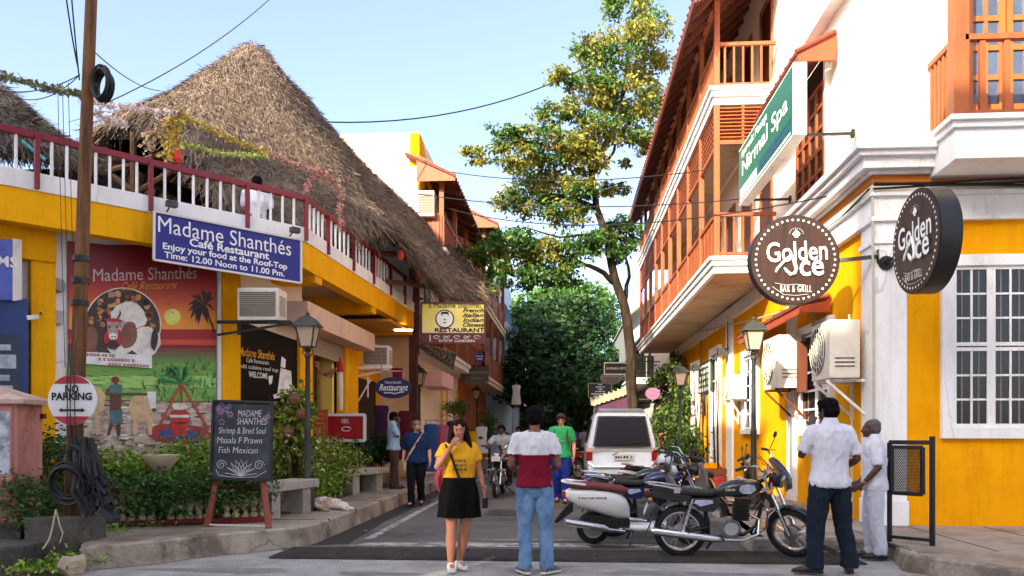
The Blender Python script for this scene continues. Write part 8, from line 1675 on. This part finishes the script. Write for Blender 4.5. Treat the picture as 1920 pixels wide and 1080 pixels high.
def scooter(label, loc, rz, bodym, seatm, lean=.10, steer=0, apron=None, name='scooter', group='parked motorcycles and scooters'):
 t = thing(name, label, 'scooter', loc, rz, group); t.rotation_euler = (-lean, 0, rz); W[t.name] = Matrix.Translation(V(loc)) @ t.rotation_euler.to_matrix().to_4x4(); apron = apron or bodym
 B = lambda q, n, m, p=t, **k: q.build(n, m, p, world=False, **k); R0 = .215; ra = V((0, 0, R0)); fa = V((1.24, 0, R0))
 for c in (ra, fa):
  a, b, d = MB(), MB(), MB(); wheel(a, b, d, c, R0, .095, 0, .11); w = B(a, 'wheel', rubber, smooth=.9); B(b, 'rim', steel, w, smooth=.9); B(d, 'hub', mat('hub_alloy', (.5, .5, .5), .4, .2, metal=.8), w, smooth=.6)
 def sec(x, w_, zt, zb, n=18): return [V((x, math.copysign(abs(math.cos(a)) ** .6, math.cos(a)) * w_, (zt + zb) / 2 + math.copysign(abs(math.sin(a)) ** .75, math.sin(a)) * (zt - zb) / 2)) for a in [2 * PI * i / n for i in range(n)]]
 q = MB(); q.loft([sec(*v) for v in ((-.36, .05, .70, .62), (-.32, .09, .725, .58), (-.2, .135, .735, .50), (0, .16, .735, .44), (.18, .165, .72, .38), (.32, .155, .68, .34), (.42, .12, .60, .33), (.46, .08, .50, .34))]); B(q, 'body_panel', bodym, smooth=True)
 q = MB()
 for s_ in (1, -1): scribble(q, V((-.02, -.163 * s_, .63)), V((s_, 0, 0)), .34, .028, 5)
 B(q, 'body_lettering', mat('maroon_letter', S(96, 40, 50), .5), t)
 q = MB(); q.loft([sec(*v) for v in ((-.30, .08, .80, .74), (-.24, .12, .815, .73), (0, .14, .81, .72), (.2, .14, .785, .70), (.36, .12, .765, .66), (.44, .07, .73, .66))]); B(q, 'seat', seatm, smooth=True)
 q = MB(); q.tube([V((-.1, -.12, .79)), V((-.34, -.11, .82)), V((-.40, 0, .825)), V((-.34, .11, .82)), V((-.1, .12, .79))], .018, 7); B(q, 'grab_rail', mat('white_rail', S(214, 214, 210), .35), smooth=.6)
 q = MB(); q.loft([sec(*v) for v in ((.40, .13, .30, .20), (.55, .15, .275, .19), (.80, .15, .275, .19), (.92, .13, .34, .22))]); B(q, 'floorboard', bodym, smooth=True)
 q = MB(); rr = [[V((x - .05 * (1 - abs(j)), j * w_, z)) for j in (-1, -.7, -.35, 0, .35, .7, 1)] for x, w_, z in ((.95, .15, .24), (.98, .19, .42), (1.00, .21, .62), (.98, .19, .82), (.93, .12, .93))]; rr2 = [[p + V((.05, 0, 0)) for p in r_] for r_ in rr]; q.loft(rr, cap=False, closed=False); q.loft(rr2, cap=False, closed=False); q.loft([[r_[0] for r_ in rr], [r_[0] for r_ in rr2]], cap=False, closed=False); q.loft([[r_[-1] for r_ in rr], [r_[-1] for r_ in rr2]], cap=False, closed=False); B(q, 'front_shield', apron, smooth=True)
 q = MB(); q.tube([fa + V((0, -.08, 0)), V((1.1, -.06, .55))], .022, 8); q.tube([fa + V((0, .08, 0)), V((1.1, .06, .55))], .022, 8); q.tube([V((1.08, 0, .5)), V((.95, 0, .98))], .03, 8); B(q, 'fork', plast)
 q = MB(); rr = []
 for i in range(9): a = R(165 - 140 * i / 8); rr.append([fa + V((math.cos(a) * (R0 + .05 - .02 * j * j), j * .075, math.sin(a) * (R0 + .05 - .02 * j * j))) for j in (-1, -.5, 0, .5, 1)])
 q.loft(rr, cap=False, closed=False); B(q, 'front_fender', apron, smooth=True)
 q = MB(); q.tube([V((.90, -.34, 1.0)), V((.94, -.2, 1.02)), V((.95, 0, 1.0)), V((.94, .2, 1.02)), V((.90, .34, 1.0))], [.018, .022, .05, .022, .018], 9); hb = B(q, 'handlebar', plast, smooth=True)
 q = MB()
 for s_ in (1, -1): q.tube([V((.94, .18 * s_, 1.03)), V((.96, .24 * s_, 1.16))], .006, 5); q.ball(V((.96, .27 * s_, 1.2)), (.014, .055, .035), 10, 7)
 B(q, 'mirror', plast, hb); q = MB(); q.ball((1.0, 0, .96), (.07, .09, .07), 12, 8); B(q, 'headlight', mat('headlight_lens', S(206, 210, 214)), smooth=True)
 q = MB(); q.quad((-.30, -.07, .52), (-.47, -.06, .30), (-.47, .06, .30), (-.30, .07, .52)); q.prism([V((-.26, -.07, .56)), V((-.34, -.07, .5)), V((-.5, -.07, .29)), V((-.46, -.07, .29)), V((-.26, -.07, .44))], V((0, .14, 0))); B(q, 'rear_fender', plast)
 q = MB(); q.obox((-.375, 0, .66), V((.02, 0, 0)), V((0, .06, 0)), V((0, 0, .035))); B(q, 'tail_light', mat('red_lens', S(150, 20, 24)))
 q = MB(); q.tube([V((.4, -.15, .2)), V((.2, -.155, .22)), V((.12, -.165, .25)), V((-.36, -.175, .325)), V((-.38, -.175, .33))], [.02, .025, .05, .05, .03], 12); B(q, 'exhaust', chrome, smooth=.6)
 q = MB(); q.obox((.12, .0, .3), V((.2, 0, 0)), V((0, .10, 0)), V((0, 0, .09))); q.obox((.3, -.02, .3), V((.16, 0, .0)), V((0, .12, 0)), V((0, 0, .06))); B(q, 'engine', mat('dark_engine', S(46, 46, 46)), bevel=.02)
 q = MB(); q.tube([V((.5, .1, .2)), V((.46, .26, .02))], .012, 6); q.tube([V((.5, -.1, .2)), V((.44, -.22, .02))], .012, 6); B(q, 'side_stand', plast); return t
gloss_k = mat('gloss_black_paint', S(18, 19, 24), .15, .1, 4, coat=.6); emb = mat('silver_tank_emblem', S(190, 196, 204), .3, .15, 14, c2=S(110, 130, 170), c2amt=.7, c2scale=12)
rp_ = atZ(1275, 1043); fp_ = atZ(1486, 1047); dv = fp_ - rp_; rz0 = math.atan2(dv.y, dv.x)
motorcycle('nearest black motorcycle with silver tank emblem and chrome exhaust', (rp_.x, rp_.y, 0), rz0, gloss_k, gloss_k, steer=-.62, logo=emb, lean=-.09)
p = atZ(1112, 1020); scooter('white scooter with maroon seat behind the black motorcycle', (p.x, p.y, 0), .02, mat('white_scooter_paint', S(222, 224, 222), .3, .06, 3, coat=.4), mat('maroon_seat', S(104, 42, 44), .7, .12, 6), lean=-.09, apron=mat('grey_plastic_apron', S(110, 104, 98), .5, .15))
nb_ = mat('navy_blue_paint', S(24, 28, 78), .2, .15, 3, coat=.5, c2=S(20, 22, 40), c2amt=.6); lbp = mat('light_blue_paint', S(64, 140, 176), .25, .1, 3, coat=.5)
motorcycle('navy blue motorcycle squeezed between the white scooter and the light blue one', (p.x + .30, p.y + .72, 0), .05, nb_, nb_, lean=-.08, tail=nb_, cowl=False)
motorcycle('motorcycle with light blue tail poking out behind the white scooter', (p.x + .28, p.y + 1.75, 0), .12, gloss_k, lbp, lean=-.08, tail=lbp)
scooter('dark grey scooter with brown seat in the middle of the parked row', (p.x + .85, p.y + 2.6, 0), .25, mat('dark_grey_scooter', S(52, 54, 58), .3, .1, 3, coat=.4), mat('brown_seat', S(96, 66, 40), .7, .15, 5), lean=-.08, apron=mat('grey_plastic_apron', S(110, 104, 98)))
motorcycle('black motorcycle with raised mirrors close behind the van bumper', (1.35, 15.1, 0), .45, gloss_k, gloss_k, lean=-.08)
scooter('black scooter facing the pavement by the far lamp', (2.15, 14.3, 0), -.35, gloss_k, mat('black_seat', S(30, 28, 28)), lean=-.08)
for (x, y, a, lab, m) in ((.35, 24.5, 2.2, 'red motorcycle parked left of the van', mat('red_paint', S(150, 28, 34), .25, .1, coat=.5)), (.1, 26.5, 1.9, 'teal motorcycle parked further along left of the van', mat('teal_paint', S(40, 110, 110), .25, .1, coat=.5)), (.2, 29, 2.0, 'far black motorcycle left of the van near the distant people', gloss_k)):
 motorcycle(lab, (x, y, 0), a, m, m, lean=.0001)
# helmets left on the bikes
for c, m, lab in ((V((p.x + 1.12, p.y + 1.74, 1.02)), white, 'white helmet resting on the light blue tailed motorcycle'),):
 q = MB(); q.ball(c, (.12, .11, .11), 16, 10); hlm = tag(q.build('helmet', mat('white_helmet', S(206, 210, 214), .2, .05, coat=.5), None, smooth=True, loc=tuple(c)), lab, 'helmet'); q = MB(); q.lathe([(.115, -.03), (.122, 0), (.115, .03)], c, V((0, 0, 1)), 16, a0=-1.2, a1=1.2); q.build('visor', glass_d, hlm, world=False) if False else None
# ------------------------------------------------------------------ rider coming up the street
g0_ = atZ(928, 934); rm = motorcycle('dark motorcycle ridden towards the camera with a white front plate', (g0_.x + .08, g0_.y + 1.26, 0), -PI / 2 - .05, gloss_k, gloss_k, lean=0, group=None, cowl=True)
q = MB(); q.obox((1.24, 0, .86), V((.004, 0, 0)), V((0, .10, 0)), V((0, 0, .055))); q.build('number_plate', mat('plate_white', S(210, 210, 206)), rm, world=False)
q = MB(); q.obox((1.19, 0, .62), V((.012, 0, 0)), V((0, .22, 0)), V((0, 0, .02)));
for s_ in (1, -1): q.tube([V((1.19, .13 * s_, .62)), V((1.16, .15 * s_, .4)), V((1.0, .1 * s_, .3))], .014, 6)
q.build('crash_bar', steel, rm, world=False)
yaw_ = -PI / 2 - .05; fw = V((math.cos(yaw_), math.sin(yaw_), 0)); sp0 = V((g0_.x + .08, g0_.y + 1.26, 0)) + fw * .2
ride = dict(crotch=(0, -.02, .78), pelvis=(0, -.04, .88), chest=(0, .03, 1.15), neck=(0, .08, 1.38), head=(0, .14, 1.51), shR=(.19, .08, 1.32), shL=(-.19, .08, 1.32), elR=(.30, .26, 1.11), elL=(-.30, .26, 1.11), wrR=(.31, .50, 1.14), wrL=(-.31, .50, 1.14), hipR=(.10, 0, .84), hipL=(-.10, 0, .84), knR=(.21, .36, .66), knL=(-.21, .36, .66), anR=(.19, .22, .30), anL=(-.19, .22, .30), toR=(.2, .40, .27), toL=(-.2, .40, .27))
person('motorcycle rider in a pale grey shirt riding up the street', tuple(sp0), yaw_ - PI / 2, 1.70, ride, dkb, 'm', shirt=cloth('grey_shirt', 160, 162, 166), sleeve=.7, hem=.08, pants=cloth('dark_grey', 50, 48, 52), shoes=(blks, blks), hair='short', vox=.009, hands=((V((-.3, .8, 0)), V((0, .2, -1)), .8), (V((.3, .8, 0)), V((0, .2, -1)), .8)), collar=1)
# ------------------------------------------------------------------ white van seen from behind
vy = 19.3; vl = cd(1100, 850, 19.4).x; vr = cd(1231, 850, 19.2).x; vx = (vl + vr) / 2; hw = (vr - vl) / 2
vn = thing('white_van', 'white van parked with its tinted rear window towards the camera', 'van', (vx, vy + 2, 0)); vp = mat('van_white_paint', S(222, 236, 250), .25, .05, 2, coat=.5, c2=S(190, 188, 180), c2amt=.2, c2scale=1.5)
z_t = cd(1170, 771, 19.5).z; zb = .42; zbelt = cd(1170, 828, 19.4).z - .06
def vring(y, k=1.0, dz=0, top=None):
 top = top or z_t; h = hw * k; return [V((vx + x * h, y, z)) for x, z in ((-.93, zb), (-1, zb + .12), (-1.0, .78), (-.985, zbelt), (-.80, top - .16), (-.74, top - .05), (-.60, top), (0, top + .03), (.60, top), (.74, top - .05), (.80, top - .16), (.985, zbelt), (1.0, .78), (1, zb + .12), (.93, zb))]
q = MB(); rr = []
def slope(y, z): return y + max(0, (z - zbelt)) * .22
for y, k in ((vy, .96), (vy + .08, 1.0), (vy + 1.2, 1.01), (vy + 2.6, 1.01), (vy + 3.2, 1.0)):
 r_ = vring(y, k)
 if y < vy + .5: r_ = [V((p.x, slope(p.y, p.z), p.z)) for p in r_]
 rr.append(r_)
r_ = vring(vy + 4.1, .97); rr.append([V((p.x, p.y - max(0, p.z - 1.0) * .9, min(p.z, 1.02 + (p.z - 1.02) * .9 if p.z > 1.02 else p.z))) for p in r_]); rr.append([V((vx + (p.x - vx) * .94, vy + 4.35, min(p.z, .95))) for p in vring(vy + 4.3, .95)])
q.loft(rr); vb = q.build('body', vp, vn, smooth=.5)
def rear(px, z, o=.012): return V((px, slope(vy, z) - o, z))
zl_, zh_ = zbelt - .03, z_t - .15
q = MB(); q.prism([rear(vx - hw * .80, zl_), rear(vx + hw * .80, zl_), rear(vx + hw * .66, zh_), rear(vx - hw * .66, zh_)], V((0, .02, 0))); rw = q.build('rear_window', mat('tinted_glass', S(24, 26, 36), .15, .15, 1, spec=.3), vn, bevel=.008)
q = MB(); P_ = [rear(vx - hw * .82, zl_ - .015), rear(vx + hw * .82, zl_ - .015), rear(vx + hw * .675, zh_ + .015), rear(vx - hw * .675, zh_ + .015)]
for i in range(4): q.bar(P_[i], P_[(i + 1) % 4], .022, .022, V((0, -1, 0)))
q.build('window_seal', plast, rw)
q = MB(); q.bar(rear(vx + hw * .05, zl_ + .03, .03), rear(vx + hw * .55, zl_ + .07, .03), .014, .02); q.bar(rear(vx - hw * .1, zl_ - .16, .03), rear(vx - hw * .28, zl_ - .24, .03), .014, .02); q.build('wiper', plast, vn)
for s_ in (-1, 1): q = MB(); c = V((vx + s_ * hw * .93, vy + .03, .92)); q.obox(c, V((.07, 0, 0)), V((0, .05, 0)), V((0, 0, .15))); tl_ = q.build('tail_light', mat('red_lens_van', S(150, 24, 26), .2, .1, 3), vn, bevel=.012); q = MB(); q.obox(c + V((0, -.003, .10)), V((.068, 0, 0)), V((0, .05, 0)), V((0, 0, .045))); q.build('lens', mat('clear_lens', S(206, 180, 150), .2), tl_)
q = MB(); q.box(vx - hw * .95, vy - .10, .44, vx + hw * .95, vy + .12, .60); q.build('bumper', vp, vn, bevel=.03)
q = MB(); q.tube([V((vx - hw * .95, vy - .06, .72)), V((vx - hw * .8, vy - .14, .62)), V((vx + hw * .8, vy - .14, .62)), V((vx + hw * .95, vy - .06, .72))], .03, 8); q.build('bumper_bar', chrome, vn)
q = MB(); q.box(vx - .2, vy - .03, .78, vx + .28, vy - .0, .92); pl_ = q.build('number_plate', mat('plate_white', S(210, 210, 206)), vn); q = MB(); scribble(q, V((vx + .04, vy - .034, .85)), V((1, 0, 0)), .4, .07, 3); q.build('lettering', letk, pl_)
q = MB(); q.box(vx - hw * .9, vy - .006, 1.02, vx + hw * .9, vy + .02, 1.03); scribble(q, V((vx - hw * .72, vy - .01, .97)), V((1, 0, 0)), .25, .035, 8); q.build('trim_line', P3('grey_trim', 110, 112, 116), vn)
q = MB(); q.prism([rear(vx - hw * .66, z_t - .02, .03), rear(vx + hw * .66, z_t - .02, .03), rear(vx + hw * .62, z_t + .03, -.25), rear(vx - hw * .62, z_t + .03, -.25)], V((0, 0, .04))); q.build('roof_spoiler', mat('van_grey', S(140, 144, 146), .4), vn)
for s_ in (-1, 1):
 q = MB(); q.quad(V((vx + s_ * hw * .99, vy + .5, zbelt + .02)), V((vx + s_ * hw * .99, vy + 3.0, zbelt + .02)), V((vx + s_ * hw * .83, vy + 2.9, z_t - .18)), V((vx + s_ * hw * .83, vy + .6, z_t - .18))); q.build('side_window', glass_d, vn)
 for y in (vy + .8, vy + 3.4): a, b, d = MB(), MB(), MB(); W0_ = MB(); a.lathe([(.2, -.1), (.31, -.1), (.33, -.06), (.33, .06), (.31, .1), (.2, .1)], V((vx + s_ * (hw - .12), y, .33)), V((1, 0, 0)), 26); w = a.build('wheel', rubber, vn, smooth=.6); b.lathe([(.001, s_ * .09), (.12, s_ * .085), (.2, s_ * .1)], V((vx + s_ * (hw - .12), y, .33)), V((1, 0, 0)), 20); b.build('hubcap', steel, w)
q = MB(); q.box(vx - hw * .9, vy + .2, .3, vx + hw * .9, vy + 4.1, .44); q.build('underbody', plast, vn)
# ------------------------------------------------------------------ clothes stalls on the left
def dress(q, c, w, h, mi=0, seed=0):
 g_ = random.Random(seed); rr = []; n = 20
 for f, k in ((0, .5), (.02, .85), (.1, .9), (.25, .76), (.4, .72), (.6, .82), (.8, .92), (1, 1)):
  rr.append([c + V((math.cos(2 * PI * i / n) * w * k * (1 + .07 * math.sin(6 * 2 * PI * i / n) * f), math.sin(2 * PI * i / n) * w * k * .3 * (1 + .12 * math.sin(7 * 2 * PI * i / n) * f), -h * f)) for i in range(n)])
 q.loft(rr, mi)
for px, py, d, w, h, m, lab in ((808, 795, 18.8, .19, 1.12, cloth('blue_dress', 44, 78, 130), 'blue hanging dress on the stall rail behind the walking man'), (829, 796, 19.0, .18, 1.0, cloth('pink_dress', 172, 88, 110, c2=S(90, 40, 70), c2amt=.7, c2scale=10), 'patterned pink dress hanging beside the blue dress'), (848, 790, 20, .16, 1.1, cloth('dark_dress', 40, 32, 40), 'dark dress hanging nearest the woman in yellow'), (968, 722, 33, .2, .8, cloth('white_vest', 214, 212, 206), 'white vest hanging outside the far left shop'), (903, 800, 24, .2, .8, cloth('white_cloth', 206, 206, 208), 'white blouse hanging by the far lamp post')):
 c = cd(px, py, d); t = thing('hanging_dress', lab, 'dress', tuple(c), group='clothes hung outside the shops'); q = MB(); dress(q, c, w, h, seed=px); q.build('cloth', m, t, smooth=True); q = MB(); q.tube([c + V((-.12, 0, -.03)), c + V((0, 0, .03)), c + V((.12, 0, -.03))], .008, 5); q.tube([c + V((0, 0, .03)), c + V((0, 0, .11))], .005, 5); q.build('hanger', steel, t)
rk = thing('clothes_rail', 'steel clothes rail carrying the dresses on the left pavement', 'clothes rail', tuple(xy(cd(828, 850, 19.1), HL))); q = MB(); a, b = cd(798, 788, 18.8), cd(858, 788, 20.1); a.z = b.z = cd(828, 788, 19.2).z; q.tube([a, b], .015, 7)
for p_ in (a, b): q.tube([p_, xy(p_, HL)], .015, 7); q.tube([xy(p_, HL + .02) + V((-.2, 0, 0)), xy(p_, HL + .02) + V((.2, 0, 0))], .015, 6)
q.build('frame', steel, rk)
# dark merchandise in the shop recess
for px, py, d, w, h, m, lab in ((760, 770, 19.6, .2, 1.2, cloth('maroon_kurta', 96, 34, 44), 'maroon garment hanging in the dark shop recess'), (775, 775, 19.8, .2, 1.2, cloth('brown_kurta', 84, 50, 40), 'brown garment hanging next to the maroon one'), (745, 690, 19.5, .16, .5, cloth('red_cloth', 140, 30, 40), 'short red cloth hanging under the far window unit'), (715, 760, 18.6, .2, .9, cloth('violet_kurta', 60, 36, 74), 'violet garment hanging below the oval sign')):
 c = cd(px, py, d); t = thing('hanging_garment', lab, 'garment', tuple(c), group='garments in the shop recess'); q = MB(); dress(q, c, w, h, seed=px); q.build('cloth', m, t, smooth=True)
# santa-like hanging ornament string and white garland in the shop mouth
c = cd(638, 705, 15.3); so_ = thing('hanging_ornament', 'white hanging ornament with a red pointed top on the yellow shop wall', 'ornament', tuple(c)); q = MB(); q.tube([c + V((0, 0, .1)), c + V((0, 0, -.3)), c + V((.01, 0, -.65))], [.05, .06, .04], 8); q.build('white_fringe', mat('white_fringe', S(214, 204, 190), .9, .1, bump=.5), so_); q = MB(); q.lathe([(.07, .08), (.05, .2), (.02, .32), (.001, .38)], c, n=10); q.build('red_cap', mat('red_felt', S(170, 26, 36), .9), so_)
garland('tinsel_garland', 'silver and red garland looped across the shop mouth', [(592, 680, 15.2), (604, 698, 15.3), (616, 704, 15.4), (628, 692, 15.6)], mat('silver_red_tinsel', S(190, 150, 120), .4, .2, 12, island=.4, c2=S(160, 40, 40), c2amt=.8, c2scale=10), 260)
# counter with yellow pots in the next shop
c = cd(860, 800, 25.5); sc_ = thing('shop_counter', 'yellow wooden counter outside the second left shop', 'counter', tuple(xy(c, HL))); q = MB(); q.box(c.x - .5, c.y, HL, c.x + .55, c.y + .6, HL + 1.25); q.build('body', yellow2, sc_, bevel=.015); q = MB(); q.box(c.x - .56, c.y - .05, HL + 1.25, c.x + .6, c.y + .65, HL + 1.3); q.build('top', woodd, sc_)
# white parapet piece of roof tiles above the van
c = cd(1155, 755, 27); sh_ = thing('tiled_porch', 'small tiled porch roof with a violet awning showing above the van roof', 'porch', tuple(xy(c, HR))); q = MB(); a, b = cd(1110, 762, 27.5), cd(1180, 738, 27.5)
for k in range(8): p_ = a.lerp(b, k / 8.0); q.bar(p_ + V((.06, 0, .04)), p_ + V((.06, 1.2, .3)), .14, .04); q.tube([p_ + V((0, -.02, .05)), p_ + V((0, 1.2, .32))], .04, 5)
q.build('roof', mat('pale_tile', S(214, 196, 150), .8, .15, 3, island=.2), sh_)
q = MB(); q.quad(a + V((.1, .1, -.02)), b + V((0, .1, -.02)), b + V((0, .1, -.7)), a + V((.1, .1, -.5))); q.build('awning', mat('violet_awning', S(80, 40, 66), .85), sh_); q = MB()
for p_ in (a, b): q.tube([p_ + V((.08, .15, 0)), xy(p_ + V((.08, .15, 0)), 0)], .03, 6)
q.build('post', steel, sh_)
bpy.data.scenes.remove(TMP)
